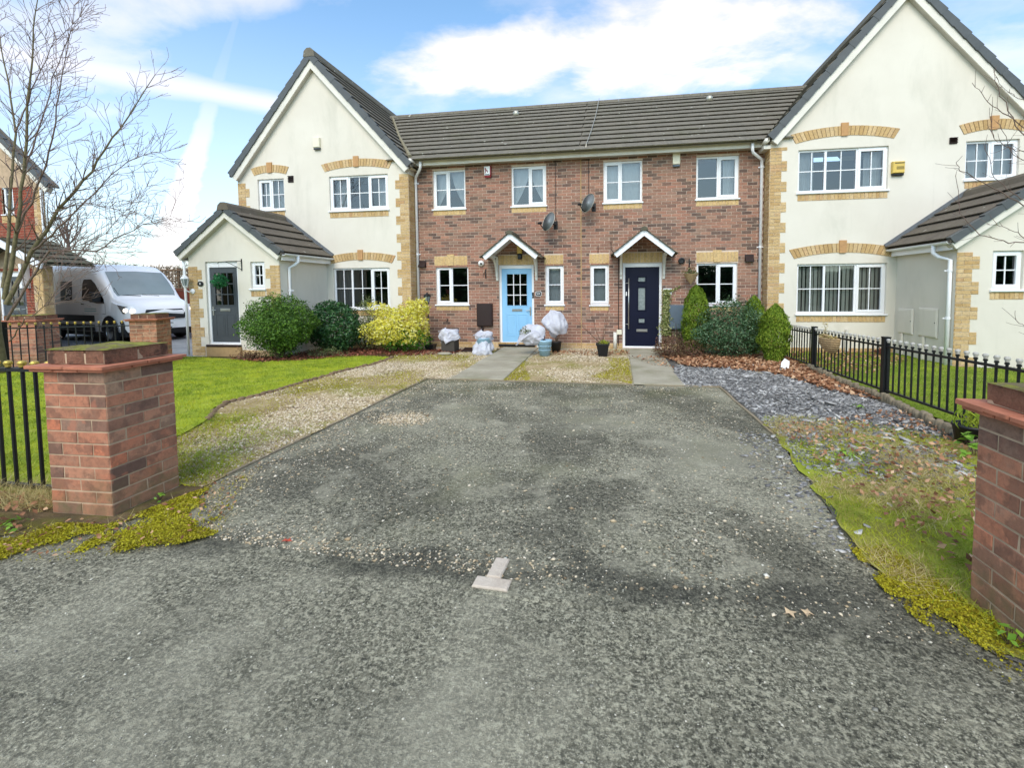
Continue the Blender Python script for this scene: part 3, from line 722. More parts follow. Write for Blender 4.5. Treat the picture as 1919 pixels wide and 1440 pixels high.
# concrete paths: a bed with slabs
def path(name, slabs):
    xs = [p for s in slabs for p in s]
    b = MB(); b.prism([(min(p[0] for p in xs) - 0.005, min(p[1] for p in xs)), (max(p[0] for p in xs) + 0.005, min(p[1] for p in xs)), (max(p[0] for p in xs) + 0.005, max(p[1] for p in xs)), (min(p[0] for p in xs) - 0.005, max(p[1] for p in xs))], 0.0, 0.016, 'z')
    o = tag(b.build(name, 'concrete'), kind='structure')
    for s in slabs:
        m = MB(); z = 0.036 + random.uniform(-0.002, 0.003)
        cx = sum(p[0] for p in s) / 4; cy = sum(p[1] for p in s) / 4
        t = [(cx + (p[0] - cx) * 0.985, cy + (p[1] - cy) * 0.985) for p in s]
        n = len(t)
        m.add([(x, y, 0.002) for x, y in s] + [(x, y, z - 0.006) for x, y in s] + [(x, y, z) for x, y in t], [(8, 9, 10, 11)] + [(i, (i + 1) % 4, (i + 1) % 4 + 4, i + 4) for i in range(4)] + [(i + 4, (i + 1) % 4 + 4, (i + 1) % 4 + 8, i + 8) for i in range(4)])
        m.build('slab', 'concrete', o)
ys = [-4.05, -3.25, -2.35, -1.55, -0.85, -0.10]
path('path', [[(-2.69 - 0.02 * i, a + 0.006), (-1.80 - 0.02 * i, a + 0.006), (-1.82 - 0.02 * i, b - 0.006), (-2.71 - 0.02 * i, b - 0.006)] for i, (a, b) in enumerate(zip(ys[:-1], ys[1:]))])
ys = [-4.13, -2.9, -1.5, -0.12]
path('path', [[(0.27, ys[0]), (1.02, ys[0]), (0.97, ys[1] - 0.006), (0.275, ys[1] - 0.006)], [(0.275, ys[1] + 0.006), (0.965, ys[1] + 0.006), (0.86, ys[2] - 0.006), (0.29, ys[2] - 0.006)], [(0.29, ys[2] + 0.006), (0.855, ys[2] + 0.006), (0.95, ys[3]), (0.25, ys[3])]])

# ------------------------------------------------------------------ windows and doors (fronts face -Y)
def pleats(x0, x1, z0, z1, y, amp=0.02, wl_=0.09):
    m = MB(); n = max(4, int((x1 - x0) / wl_ * 6)); v = []; f = []
    for i in range(n + 1):
        x = x0 + (x1 - x0) * i / n; yy = y + amp * math.sin(2 * math.pi * (x - x0) / wl_ + 0.4 * math.sin(7 * x))
        v += [(x, yy, z0), (x, yy * 0.5 + y * 0.5, z1)]
    for i in range(n): f.append((2 * i, 2 * i + 2, 2 * i + 3, 2 * i + 1))
    return m.add(v, f)
def window(house, x0, x1, z0, z1, y, lights, bars=(1, 2), inside='dark', sill=True, glass='glass', sash_bars=True, name='window', mat='upvc'):
    fy = y + 0.045; fw = 0.045
    m = MB()
    m.cbox(x0, x1, fy, fy + 0.06, z0, z0 + fw); m.cbox(x0, x1, fy, fy + 0.06, z1 - fw, z1)
    m.cbox(x0, x0 + fw, fy + 0.0005, fy + 0.06, z0 + fw, z1 - fw); m.cbox(x1 - fw, x1, fy + 0.0005, fy + 0.06, z0 + fw, z1 - fw)
    tot = sum(l[0] for l in lights); inner = (x1 - x0) - 2 * fw; u = x0 + fw
    cells = []; gb = MB()
    for i, (wd, kind) in enumerate(lights):
        a = u; b = u + inner * wd / tot; u = b
        if i > 0: m.cbox(a - 0.025, a + 0.025, fy + 0.001, fy + 0.06, z0 + fw, z1 - fw)
        la, lb = a + (0.025 if i > 0 else 0), b - (0.025 if i < len(lights) - 1 else 0)
        if kind == 's':
            s = 0.042; sy = fy - 0.014
            m.cbox(la - 0.012, lb + 0.012, sy, fy + 0.03, z0 + fw - 0.012, z0 + fw + s); m.cbox(la - 0.012, lb + 0.012, sy, fy + 0.03, z1 - fw - s, z1 - fw + 0.012)
            m.cbox(la - 0.012, la + s, sy + 0.0005, fy + 0.03, z0 + fw + s, z1 - fw - s); m.cbox(lb - s, lb + 0.012, sy + 0.0005, fy + 0.03, z0 + fw + s, z1 - fw - s)
            ga, gb_, gc, gd = la + s, lb - s, z0 + fw + s, z1 - fw - s
        else:
            ga, gb_, gc, gd = la, lb, z0 + fw, z1 - fw
        nx, nz = bars
        for k in range(1, nx): xx = ga + (gb_ - ga) * k / nx; gb.box(xx - 0.010, xx + 0.010, fy + 0.012, fy + 0.036, gc, gd)
        for k in range(1, nz): zz = gc + (gd - gc) * (0.5 if nz == 2 else k / nz); gb.box(ga, gb_, fy + 0.011, fy + 0.037, zz - 0.010, zz + 0.010)
        for p in range(nx):
            for q in range(nz):
                cells.append((ga + (gb_ - ga) * p / nx, ga + (gb_ - ga) * (p + 1) / nx, gc + (gd - gc) * q / nz, gc + (gd - gc) * (q + 1) / nz))
    w = m.build(name, mat, house)
    if gb.v: gb.build('glazing_bars', mat, w)
    for (a, b, c, d) in cells:
        g = MB(); t = random.uniform(-0.004, 0.004); s = random.uniform(-0.004, 0.004)
        g.add([(a - .002, fy + 0.024 + t, c - .002), (b + .002, fy + 0.024 - t, c - .002), (b + .002, fy + 0.024 - t + s, d + .002), (a - .002, fy + 0.024 + t + s, d + .002)], [(0, 1, 2, 3)])
        g.build('pane', glass, w)
    if sill:
        s = MB(); s.cbox(x0 - 0.03, x1 + 0.03, y - 0.045, fy + 0.01, z0 - 0.042, z0 - 0.004, 0.008); s.build('sill', mat, w)
    yi = y + 0.20
    if inside in ('net', 'net_sides'):
        pleats(x0, x1, z0, z1, yi, 0.010, 0.14).build('net_curtain', 'net', w)
    if inside == 'sides':
        ww = (x1 - x0) * 0.22
        pleats(x0, x0 + ww, z0, z1, yi).build('curtain', 'curtain', w); pleats(x1 - ww, x1, z0, z1, yi).build('curtain', 'curtain', w)
    if inside == 'swept':
        for (a, b, s) in ((x0, (x0 + x1) / 2, 1), (x1, (x0 + x1) / 2, -1)):
            q = MB(); n = 12; v = []; f = []
            for i in range(n + 1):
                t = i / n; z = z1 + (z0 - z1) * t
                ex = b + (a - b) * (t ** 1.6) * 0.92
                for k in range(7):
                    u_ = k / 6; v.append((a + (ex - a) * u_, yi + 0.02 * math.sin(9 * u_ + 2 * t), z))
            for i in range(n):
                for k in range(6): f.append((i * 7 + k, i * 7 + k + 1, i * 7 + k + 8, i * 7 + k + 7))
            q.add(v, f); q.build('curtain', 'net', w)
    if inside == 'right':
        pleats(x1 - (x1 - x0) * 0.33, x1, z0, z1, yi).build('curtain', 'net', w)
    if inside == 'left':
        pleats(x0, x0 + (x1 - x0) * 0.27, z0, z1, yi).build('curtain', 'curtain', w)
    if inside == 'blind':
        xx = x0 + 0.02
        while xx < x1 - 0.05:
            b = MB(); b.box(-0.036, 0.036, -0.002, 0.002, z0, z1, Matrix.Translation((xx + 0.03, yi, 0)) @ Matrix.Rotation(R(random.uniform(4, 30)), 4, 'Z')); b.build('blind_slat', 'blind', w); xx += 0.082
    return w
def panel_frame(m, x0, x1, z0, z1, y, w=0.018, d=0.006):
    m.cbox(x0, x1, y - d, y + 0.01, z0, z0 + w, 0.003); m.cbox(x0, x1, y - d, y + 0.01, z1 - w, z1, 0.003)
    m.cbox(x0, x0 + w, y - d - 0.0005, y + 0.01, z0 + w, z1 - w, 0.003); m.cbox(x1 - w, x1, y - d - 0.0005, y + 0.01, z0 + w, z1 - w, 0.003)
    m.cbox(x0 + 2.2 * w, x1 - 2.2 * w, y - d * 0.7, y + 0.01, z0 + 2.2 * w, z1 - 2.2 * w, 0.004)
def door(house, x0, x1, z0, z1, y, mat, style, top=0.05, handle_right=True):
    """frame, then a leaf with its glazing"""
    fy = y + 0.04; fw = 0.058
    fr = MB()
    fr.cbox(x0, x0 + fw, fy, fy + 0.07, z0, z1); fr.cbox(x1 - fw, x1, fy, fy + 0.07, z0, z1)
    fr.cbox(x0 + fw, x1 - fw, fy + 0.0005, fy + 0.07, z1 - top - 0.03, z1); fr.cbox(x0 + fw, x1 - fw, fy + 0.0006, fy + 0.07, z0, z0 + 0.045)
    a, b, c, d = x0 + fw, x1 - fw, z0 + 0.045, z1 - top - 0.03
    ly = fy + 0.022; W_ = b - a; Hh = d - c
    leaf = MB(); panes = []; bars = MB()
    if style == 'nine' or style == 'nine_low':
        g0, g1, gz0, gz1 = a + W_ * 0.17, b - W_ * 0.17, c + Hh * 0.50, d - Hh * 0.075
        leaf = wall_grid(a, b, c, d, ly, ly + 0.045, [(g0, g1, gz0, gz1)])
        for (p, q) in ((a + W_ * 0.14, a + W_ * 0.47), (a + W_ * 0.53, b - W_ * 0.14)): panel_frame(leaf, p, q, c + Hh * 0.08, c + Hh * 0.38, ly)
        # bead round the glass
        for (p, q, r_, s_) in ((g0 - .025, g1 + .025, gz0 - .025, gz0), (g0 - .025, g1 + .025, gz1, gz1 + .025), (g0 - .025, g0, gz0, gz1), (g1, g1 + .025, gz0, gz1)):
            leaf.cbox(p, q, ly - 0.009, ly + 0.004, r_, s_, 0.004)
        bm_ = 'upvc' if style == 'nine' else mat
        nx = 3 if style == 'nine' else 3; nz = 3
        for k in range(1, nx): xx = g0 + (g1 - g0) * k / nx; bars.box(xx - 0.010, xx + 0.010, ly - 0.003, ly + 0.024, gz0, gz1)
        for k in range(1, nz): zz = gz0 + (gz1 - gz0) * k / nz; bars.box(g0, g1, ly - 0.004, ly + 0.025, zz - 0.010, zz + 0.010)
        panes = [(g0 + (g1 - g0) * i / nx, g0 + (g1 - g0) * (i + 1) / nx, gz0 + (gz1 - gz0) * j / nz, gz0 + (gz1 - gz0) * (j + 1) / nz) for i in range(nx) for j in range(nz)]
        glass = 'glass_dark'
    else:
        cx = a + W_ * 0.49; hs = []
        for (zc_, hh, hw) in ((0.845, 0.026, 0.10), (0.60, 0.14, 0.10), (0.325, 0.026, 0.085)):
            hs.append((cx - W_ * hw, cx + W_ * hw, c + Hh * (zc_ - hh), c + Hh * (zc_ + hh)))
        leaf = wall_grid(a, b, c, d, ly, ly + 0.045, hs)
        for h in hs:
            e = 0.03
            for (p, q, r_, s_) in ((h[0] - e, h[1] + e, h[2] - e, h[2]), (h[0] - e, h[1] + e, h[3], h[3] + e), (h[0] - e, h[0], h[2], h[3]), (h[1], h[1] + e, h[2], h[3])):
                leaf.cbox(p, q, ly - 0.012, ly + 0.004, r_, s_, 0.005)
        leaf.cbox(a + 0.02, b - 0.02, ly - 0.004, ly + 0.002, c + 0.13, c + 0.138, 0.001)
        panes = hs; glass = 'frosted'
    o = leaf.build('door', mat, house)
    fr.build('door_frame', 'upvc', o)
    if bars.v: bars.build('glazing_bars', bm_, o)
    for (p, q, r_, s_) in panes:
        g = MB(); g.add([(p, ly + 0.012, r_), (q, ly + 0.012, r_), (q, ly + 0.012, s_), (p, ly + 0.012, s_)], [(0, 1, 2, 3)]); g.build('pane', glass, o)
    lz = c + Hh * (0.435 if style != 'navy' else 0.20); lx = (a + b) / 2
    lb = MB(); lb.cbox(lx - 0.13, lx + 0.13, ly - 0.012, ly + 0.002, lz - 0.033, lz + 0.033, 0.006); lb.cbox(lx - 0.10, lx + 0.10, ly - 0.020, ly - 0.010, lz - 0.018, lz + 0.016, 0.004); lb.build('letterbox', 'steel', o)
    if style == 'navy':
        h = MB(); hx = a + 0.085; h.tube([(hx, ly - 0.06, c + Hh * 0.22), (hx, ly - 0.06, c + Hh * 0.86)], 0.014, 10)
        for zz in (0.28, 0.80): h.tube([(hx, ly - 0.06, c + Hh * zz), (hx - 0.06, ly - 0.03, c + Hh * zz), (hx - 0.075, ly, c + Hh * zz)], 0.008, 8)
        h.build('pull_handle', 'steel', o, True)
        k = MB(); k.cbox(a + 0.015, a + 0.045, ly - 0.02, ly, c + Hh * 0.64, c + Hh * 0.69, 0.004); k.build('lock', 'white_plastic', o)
    else:
        hx = b - 0.045 if handle_right else a + 0.045; s = -1 if handle_right else 1
        h = MB(); h.cbox(hx - 0.018, hx + 0.018, ly - 0.012, ly + 0.001, c + Hh * 0.36, c + Hh * 0.48, 0.004); h.tube([(hx, ly - 0.012, c + Hh * 0.435), (hx, ly - 0.045, c + Hh * 0.435), (hx + s * 0.11, ly - 0.045, c + Hh * 0.432)], 0.009, 8); h.build('handle', 'steel', o)
    return o
def soldier(ps, x0, x1, z0, z1, y, n=None, proud=0.010):
    n = n or max(3, int(round((x1 - x0) / 0.075))); w = (x1 - x0) / n
    for i in range(n): ps.box(Matrix.Translation((x0 + w * (i + 0.5), y + 0.02 - proud, (z0 + z1) / 2)), (w - 0.007, 0.04, z1 - z0 - 0.004))
def arch(ps, x0, x1, zb, y, rise=0.085, h=0.21, flare=0.05):
    """segmental arch: voussoirs with a keystone"""
    L = (x1 - x0) / 2; cx = (x0 + x1) / 2; Rr = (L * L + rise * rise) / (2 * rise); zc_ = zb + rise - Rr
    a0 = math.asin(L / Rr); n = max(7, int(round((x1 - x0) / 0.078)));  n += (n + 1) % 2
    bk = MB(); K = 24
    bk.prism([(cx + (Rr + 0.006) * math.sin(-a0 + 2 * a0 * k / K), zc_ + (Rr + 0.006) * math.cos(-a0 + 2 * a0 * k / K)) for k in range(K + 1)] + [(cx + (Rr + h - 0.006) * math.sin((-a0 + 2 * a0 * k / K) * 1.06), zc_ + (Rr + h - 0.006) * math.cos(-a0 + 2 * a0 * k / K)) for k in range(K, -1, -1)], y - 0.005, y + 0.01, 'y'); bk.build('arch_bed', 'arch_mortar', ps.p)
    for i in range(n):
        ta = -a0 + 2 * a0 * i / n; tb = -a0 + 2 * a0 * (i + 1) / n; g = 0.0055 / Rr
        key = i == n // 2
        r0, r1 = Rr - (0.012 if key else 0), Rr + h + (0.06 if key else 0); pr = 0.034 if key else 0.012
        if key: ta -= 0.03 / Rr; tb += 0.03 / Rr
        fl = 1.0 + flare * 3.0 / max(L, 0.3) * 0.0
        p = [(cx + r0 * math.sin(ta + g), zc_ + r0 * math.cos(ta + g)), (cx + r0 * math.sin(tb - g), zc_ + r0 * math.cos(tb - g)),
             (cx + r1 * math.sin((tb - g) * 1.06), zc_ + r1 * math.cos(tb - g)), (cx + r1 * math.sin((ta + g) * 1.06), zc_ + r1 * math.cos(ta + g))]
        m = MB(); m.prism(p, y - pr, y + 0.03, 'y')
        if key: m.build('keystone', 'keystone', ps.p)
        else: ps.poly(m)
def quoin(ps, x, sgn, y, z0, z1, wide=0.345, narrow=0.235, course=0.0738, ret=0.0, phase=0):
    """blocks of three courses, alternately wide and narrow; ret > 0 adds the same on the side wall running back"""
    n = int((z1 - z0) / course)
    for i in range(n):
        za = z0 + i * course; W_ = wide if ((i // 3 + phase) % 2 == 0) else narrow
        cut = [0, 0.105, W_] if i % 2 else [0, 0.225, W_]
        if W_ - cut[1] < 0.05: cut = [0, W_]
        for a, b in zip(cut[:-1], cut[1:]):
            xa, xb = (x + sgn * a, x + sgn * b)
            if xa > xb: xa, xb = xb, xa
            ps.box(Matrix.Translation(((xa + xb) / 2, y + 0.02 - 0.009, za + course / 2)), (xb - xa - 0.007, 0.04, course - 0.008))
        if ret > 0:
            Wr = (narrow if W_ == wide else wide) if ret < 9 else 0
            Wr = min(ret, Wr) if ret < 0.36 else (ret if ret < 9 else Wr)
            c2 = [0, 0.225, Wr] if i % 2 else [0, 0.105, Wr]
            if Wr - c2[1] < 0.05: c2 = [0, Wr]
            F = frame((x, y, 0), (0, 1, 0), (-sgn, 0, 0)) if sgn > 0 else frame((x, y, 0), (0, 1, 0), (1, 0, 0))
            for a, b in zip(c2[:-1], c2[1:]):
                ps.box(Matrix.Translation((x + (0.011 if sgn > 0 else -0.011), y + (a + b) / 2, za + course / 2)) @ Matrix.Rotation(R(90 if sgn < 0 else -90), 4, 'Z'), (b - a - 0.007, 0.04, course - 0.008))
def tile_slope(ps, O, U, V, width, length, tw=0.30, gauge=0.33, thick=0.024, tilt=7.0, skip=None, half=True):
    U = Vector(U).normalized(); V = Vector(V).normalized(); N = U.cross(V); N = N if N.z > 0 else -N
    rows = int(round(length / gauge)); gauge = length / rows; cols = int(math.ceil(width / tw))
    B = Matrix((U, V, U.cross(V))).transposed().to_4x4()
    s = 1 if U.cross(V).z > 0 else -1
    for r in range(rows):
        for c_ in range(cols + 1):
            u = (c_ + 0.5) * tw - (tw / 2 if (r % 2 and half) else 0); a, b = max(0, u - tw / 2), min(width, u + tw / 2)
            if b - a < 0.04: continue
            v = r * gauge + (gauge + 0.06) / 2 - 0.02
            if skip and skip((a + b) / 2, v): continue
            P = Vector(O) + U * ((a + b) / 2) + V * v + N * (thick * 0.5 + 0.5 * (gauge + 0.06) * math.tan(R(tilt)) * 0.95)
            M = Matrix.Translation(P) @ B @ Matrix.Rotation(R(-tilt * s + random.uniform(-0.12, 0.12)), 4, 'X')
            ps.box(M, (b - a - 0.0012, gauge + 0.06, thick))
def rake(house, xa, za, xe, ze, y, mat_b='upvc_old', n=None, dy=0.10, drop=0.13, board=0.15, vmat='verge_dark'):
    """verge units and barge board along a sloping gable edge from the eave (xe,ze) up to the apex (xa,za); y = outer face"""
    d = Vector((xa - xe, 0, za - ze)); L = d.length; d.normalize(); nrm = Vector((-d.z, 0, d.x)); nrm = nrm if nrm.z > 0 else -nrm
    n = n or int(round(L / 0.33)); g = L / n
    for i in range(n):
        m = MB(); p0 = Vector((xe, 0, ze)) + d * (i * g); 
        pts = []
        for (s, h0, h1) in ((0.0, -drop, 0.035), (g * 1.04, -drop + 0.012, 0.012)):
            pts.append((p0 + d * s + nrm * h0, p0 + d * s + nrm * h1))
        y0, y1 = y - 0.004 * (1 if i % 2 else 0), y + dy
        vs = []
        for yy in (y0, y1):
            for (lo, hi) in pts: vs += [(lo.x, yy, lo.z), (hi.x, yy, hi.z)]
        m.add(vs, [(0, 2, 3, 1), (4, 5, 7, 6), (0, 1, 5, 4), (2, 6, 7, 3), (1, 3, 7, 5), (0, 4, 6, 2)])
        m.build('verge_tile', vmat, house)
    b = MB(); e0 = Vector((xe, 0, ze)) - nrm * (drop - 0.02) - d * 0.02; e1 = Vector((xa, 0, za)) - nrm * (drop - 0.02)
    e1 = Vector((xa, 0, za - (drop - 0.02) / abs(nrm.z)))
    q0 = e0 - nrm * board; q1 = Vector((xa, 0, e1.z - board / abs(nrm.z)))
    b.prism([(e0.x, e0.z), (q0.x, q0.z), (q1.x, q1.z), (e1.x, e1.z)], y + 0.03, y + 0.055, 'y'); b.build('barge_board', mat_b, house)
    s = MB(); s.prism([(e0.x, e0.z - 0.02), (q0.x, q0.z), (q1.x, q1.z), (e1.x, e1.z - 0.02)], y + 0.056, y + 0.056 + 0.12, 'y'); s.build('soffit', 'soffit', house)
def gutter(house, p0, p1, r=0.055, mat='upvc_old'):
    p0 = Vector(p0); p1 = Vector(p1); m = MB(); d = (p1 - p0).normalized(); side = d.cross(Vector((0, 0, 1))).normalized()
    prof = [(math.cos(a), math.sin(a)) for a in [math.pi + math.pi * k / 8 for k in range(9)]]
    v = []; f = []
    for p in (p0, p1):
        for (c_, s_) in prof: v.append(p + side * (c_ * r) + Vector((0, 0, s_ * r * 0.95)))
        for (c_, s_) in prof[::-1]: v.append(p + side * (c_ * r * 0.86) + Vector((0, 0, s_ * r * 0.8)))
    k = 18
    for i in range(k): j = (i + 1) % k; f.append((i, j, j + k, i + k))
    f += [tuple(range(k - 1, -1, -1)), tuple(range(k, 2 * k))]
    m.add(v, f); g = m.build('gutter', mat, house)
    L = (p1 - p0).length; n = max(2, int(L / 0.75))
    for i in range(n + 1):
        b = MB(); c_ = p0 + d * (L * (i + 0.15) / (n + 0.3)); b2 = c_ + d * 0.028; v = []; f = []
        for p in (c_, b2):
            for (q, s_) in prof: v.append(p + side * (q * (r + 0.006)) + Vector((0, 0, s_ * (r * 0.95 + 0.006))))
        for t in range(8): f.append((t, t + 1, t + 10, t + 9))
        b.add(v, f); b.build('bracket', mat, g)
    return g
def downpipe(house, pts, r=0.034, mat='upvc', clips=()):
    m = MB(); P = []
    for i, p in enumerate(pts): P.append(Vector(p))
    m.tube(P, r, 10); o = m.build('downpipe', mat, house, True)
    for z in clips:
        c_ = MB(); x, y = P[-1].x, P[-1].y
        c_.tube([(x, y, z - 0.02), (x, y, z + 0.02)], r + 0.007, 10); c_.box(x - 0.07, x + 0.07, y + r * 0.6, y + r * 0.9, z - 0.012, z + 0.012); c_.build('clip', mat, o)
    return o

# ------------------------------------------------------------------ the two brick terraced houses
XL, XM, XR = -5.10, -0.84, 3.33
ZE = 4.62
RS = 0.72                                      # main roof pitch
def roofz(y): return 4.74 + (y + 0.30) * RS
def terrace(name, label, x0, x1):
    h = thing(name, label, 'house', ((x0 + x1) / 2, 2.8, 0), 'terraced houses round the driveway')
    return h
h6 = terrace('brick_house', 'middle brick terraced house with the light blue front door', XL, XM)
h4 = terrace('brick_house', 'middle brick terraced house with the navy blue front door', XM, XR)
def brick_front(h, x0, x1, holes, extra):
    ww = wall_grid(x0, x1, -0.1, ZE, 0.0, 0.10, holes); ww.build('wall', 'mortar', h)
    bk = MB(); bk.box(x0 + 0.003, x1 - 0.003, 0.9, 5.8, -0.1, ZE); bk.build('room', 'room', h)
    sh = MB()
    for a in (x0 + 0.002, x1 - 0.042): sh.box(a, a + 0.04, 0.10, 0.9, -0.1, ZE)
    sh.box(x0 + 0.05, x1 - 0.05, 0.10, 0.9, 2.55, 2.75); sh.box(x0 + 0.05, x1 - 0.05, 0.10, 0.9, 4.6, 4.66); sh.box(x0 + 0.05, x1 - 0.05, 0.10, 0.9, -0.1, 0.0)
    sh.build('floors', 'room', h)
    ps = Pieces(h, 'brick', 'facade_brick'); F = frame((0, 0, 0), (1, 0, 0), (0, -1, 0))
    bricks(ps, F, x0 + 0.004, x1 - 0.004, 0.146, ZE, 0.0731, 0.2235, holes + extra); ps.emit()
    pl = Pieces(h, 'plinth_brick', 'yellow_brick', 60)
    bricks(pl, F, x0 + 0.004, x1 - 0.004, 0.0, 0.146, 0.073, 0.2235, [q for q in holes if q[2] < 0.1] + extra, 0.008); pl.emit()
def yellow_band(h, items):
    ps = Pieces(h, 'lintel_brick', 'lintel_brick', 200)
    for (a, b, c, d, key) in items:
        soldier(ps, a, b, c, d, 0.0)
        if key: 
            m = MB(); cx = (a + b) / 2; m.prism([(cx - 0.075, c - 0.004), (cx + 0.075, c - 0.004), (cx + 0.095, d + 0.045), (cx - 0.095, d + 0.045)], -0.026, 0.02, 'y'); ps.poly(m)
    ps.emit()
wA, wB, wE, wN = (-4.61, -3.75, 3.54, 4.51), (-2.56, -1.69, 3.54, 4.51), (-4.58, -3.71, 1.11, 2.08), (-1.73, -1.27, 1.10, 2.07)
dB = (-2.91, -2.02, 0.10, 2.09)
lint6 = [(-4.61, -3.73, 2.105, 2.34, True), (-1.75, -1.28, 2.09, 2.32, False), (-2.93, -2.0, 2.10, 2.33, False)]
sil6 = [(-4.61, -3.75, 3.38, 3.50, False), (-2.56, -1.69, 3.38, 3.50, False), (-4.58, -3.71, 0.955, 1.07, False), (-1.73, -1.27, 0.95, 1.06, False)]
ex6 = [(a, b, c, d) for (a, b, c, d, k) in lint6 + sil6]
brick_front(h6, XL, XM, [wA, wB, wE, wN, dB], ex6)
yellow_band(h6, lint6 + sil6)
window(h6, *wA, 0.0, [(0.48, 's'), (0.52, 'f')], (1, 2), 'swept')
window(h6, *wB, 0.0, [(0.52, 'f'), (0.48, 's')], (1, 2), 'swept')
window(h6, *wE, 0.0, [(0.47, 's'), (0.53, 'f')], (1, 2), 'dark', glass='glass_dark')
window(h6, *wN, 0.0, [(1, 's')], (1, 2), 'net')
door(h6, *dB, 0.0, 'door_blue', 'nine', 0.06)
st = MB(); st.cbox(dB[0] - 0.02, dB[1] + 0.02, -0.06, 0.06, 0.045, 0.098, 0.01); st.build('door_step', 'black_plastic', h6)
wC, wD, wG, wH = (-0.30, 0.61, 3.54, 4.51), (1.84, 2.78, 3.54, 4.51), (-0.62, -0.17, 1.09, 2.06), (1.87, 2.78, 1.08, 2.05)
dN = (0.16, 1.08, 0.03, 2.09)
lint4 = [(1.86, 2.79, 2.08, 2.31, True), (-0.64, -0.16, 2.09, 2.32, False), (0.14, 1.09, 2.10, 2.33, False)]
sil4 = [(-0.30, 0.61, 3.38, 3.50, False), (1.84, 2.78, 3.38, 3.50, False), (-0.62, -0.17, 0.94, 1.05, False), (1.87, 2.78, 0.93, 1.04, False)]
ex4 = [(a, b, c, d) for (a, b, c, d, k) in lint4 + sil4]
brick_front(h4, XM, XR, [wC, wD, wG, wH, dN], ex4)
yellow_band(h4, lint4 + sil4)
window(h4, *wC, 0.0, [(0.45, 's'), (0.55, 'f')], (1, 2), 'net')
window(h4, *wD, 0.0, [(0.52, 'f'), (0.48, 's')], (1, 2), 'right')
window(h4, *wG, 0.0, [(1, 's')], (1, 2), 'net')
window(h4, *wH, 0.0, [(0.52, 'f'), (0.48, 's')], (1, 2), 'dark', glass='glass_dark')
door(h4, *dN, 0.0, 'door_navy', 'navy', 0.07)
st = MB(); st.cbox(dN[0] - 0.02, dN[1] + 0.02, -0.10, 0.05, -0.02, 0.028, 0.01); st.build('door_step', 'concrete', h4)
# movement joint
mj = MB(); mj.box(XM - 0.012, XM + 0.012, -0.009, 0.0, 0.0, ZE); mj.build('movement_joint', 'mortar_yellow', h6)
# roofs
RIDGE_Y, RIDGE_Z = 2.84, roofz(2.84)
def main_roof(h, x0, x1, ox0, ox1, u0, u1):
    b = MB(); b.prism([(-0.36, roofz(-0.36) - 0.03), (-0.36, roofz(-0.36)), (RIDGE_Y, RIDGE_Z), (6.0, roofz(-0.36)), (6.0, roofz(-0.36) - 0.06), (RIDGE_Y, RIDGE_Z - 0.1)], ox0, ox1, 'x')
    b.build('roof', 'roof_tile', h)
    ps = Pieces(h, 'roof_tile', 'roof_tile')
    L = math.hypot(RIDGE_Y + 0.40, (RIDGE_Y + 0.40) * RS); V = Vector((0, 1, RS))
    def skip(u, v):
        x = u0 + u; y = -0.40 + v * V.normalized().y
        zz = roofz(y)
        if x < -4.8: return x < -7.56 + (7.42 - zz) / 1.15 - 0.35
        if x > 3.2: return x > 5.9 - (7.72 - zz) / 1.165 + 0.35
        return False
    tile_slope(ps, (u0, -0.40, roofz(-0.40)), (1, 0, 0), V, u1 - u0, L, 0.33, L / 12.0, 0.016, skip=skip); ps.emit()
    n = int((u1 - u0) / 0.45)
    for i in range(n):
        a = u0 + (u1 - u0) * i / n; bb = u0 + (u1 - u0) * (i + 1) / n - 0.006
        m = MB(); m.prism([(RIDGE_Y - 0.15, RIDGE_Z - 0.045), (RIDGE_Y - 0.13, RIDGE_Z + 0.02), (RIDGE_Y - 0.05, RIDGE_Z + 0.075), (RIDGE_Y + 0.05, RIDGE_Z + 0.075), (RIDGE_Y + 0.13, RIDGE_Z + 0.02), (RIDGE_Y + 0.15, RIDGE_Z - 0.045)], a, bb, 'x'); m.build('ridge_tile', 'roof_tile', h)
main_roof(h6, XL, XM, XL - 2.2, XM, -7.3, XM)
main_roof(h4, XM, XR, XM, XR + 2.2, XM, 5.6)
for h, a, b, ga, gb in ((h6, XL, XM, -4.93, XM), (h4, XM, XR, XM + 0.001, 3.06)):
    m = MB(); m.box(a + 0.002, b - 0.002, -0.235, -0.21, 4.585, 4.70); m.build('fascia', 'upvc_old', h)
    m = MB(); m.box(a + 0.002, b - 0.002, -0.208, -0.001, 4.60, 4.612); m.build('soffit', 'soffit', h)
    gutter(h, (ga, -0.30, 4.735), (gb, -0.30, 4.735))
downpipe(h6, [(-4.80, -0.30, 4.69), (-4.80, -0.30, 4.55), (-4.83, -0.26, 4.50), (-5.02, -0.09, 4.35), (-5.045, -0.05, 4.28), (-5.045, -0.05, 0.05)], clips=(4.2, 2.4, 0.9))
downpipe(h4, [(2.98, -0.30, 4.69), (2.98, -0.30, 4.52), (3.0, -0.27, 4.47), (3.23, -0.09, 4.36), (3.255, -0.05, 4.28), (3.255, -0.05, 0.05)], clips=(4.2, 2.4, 0.9))
for (x, y, z) in ((-2.9, 2.2, roofz(2.2)), (2.55, 2.3, roofz(2.3))):
    m = MB(); m.lathe([(0.09, -0.02), (0.09, 0.10), (0.06, 0.13), (0.001, 0.135)], 14, Matrix.Translation((x, y, z + 0.03))); m.build('roof_vent', 'aerial', h6 if x < XM else h4, True)
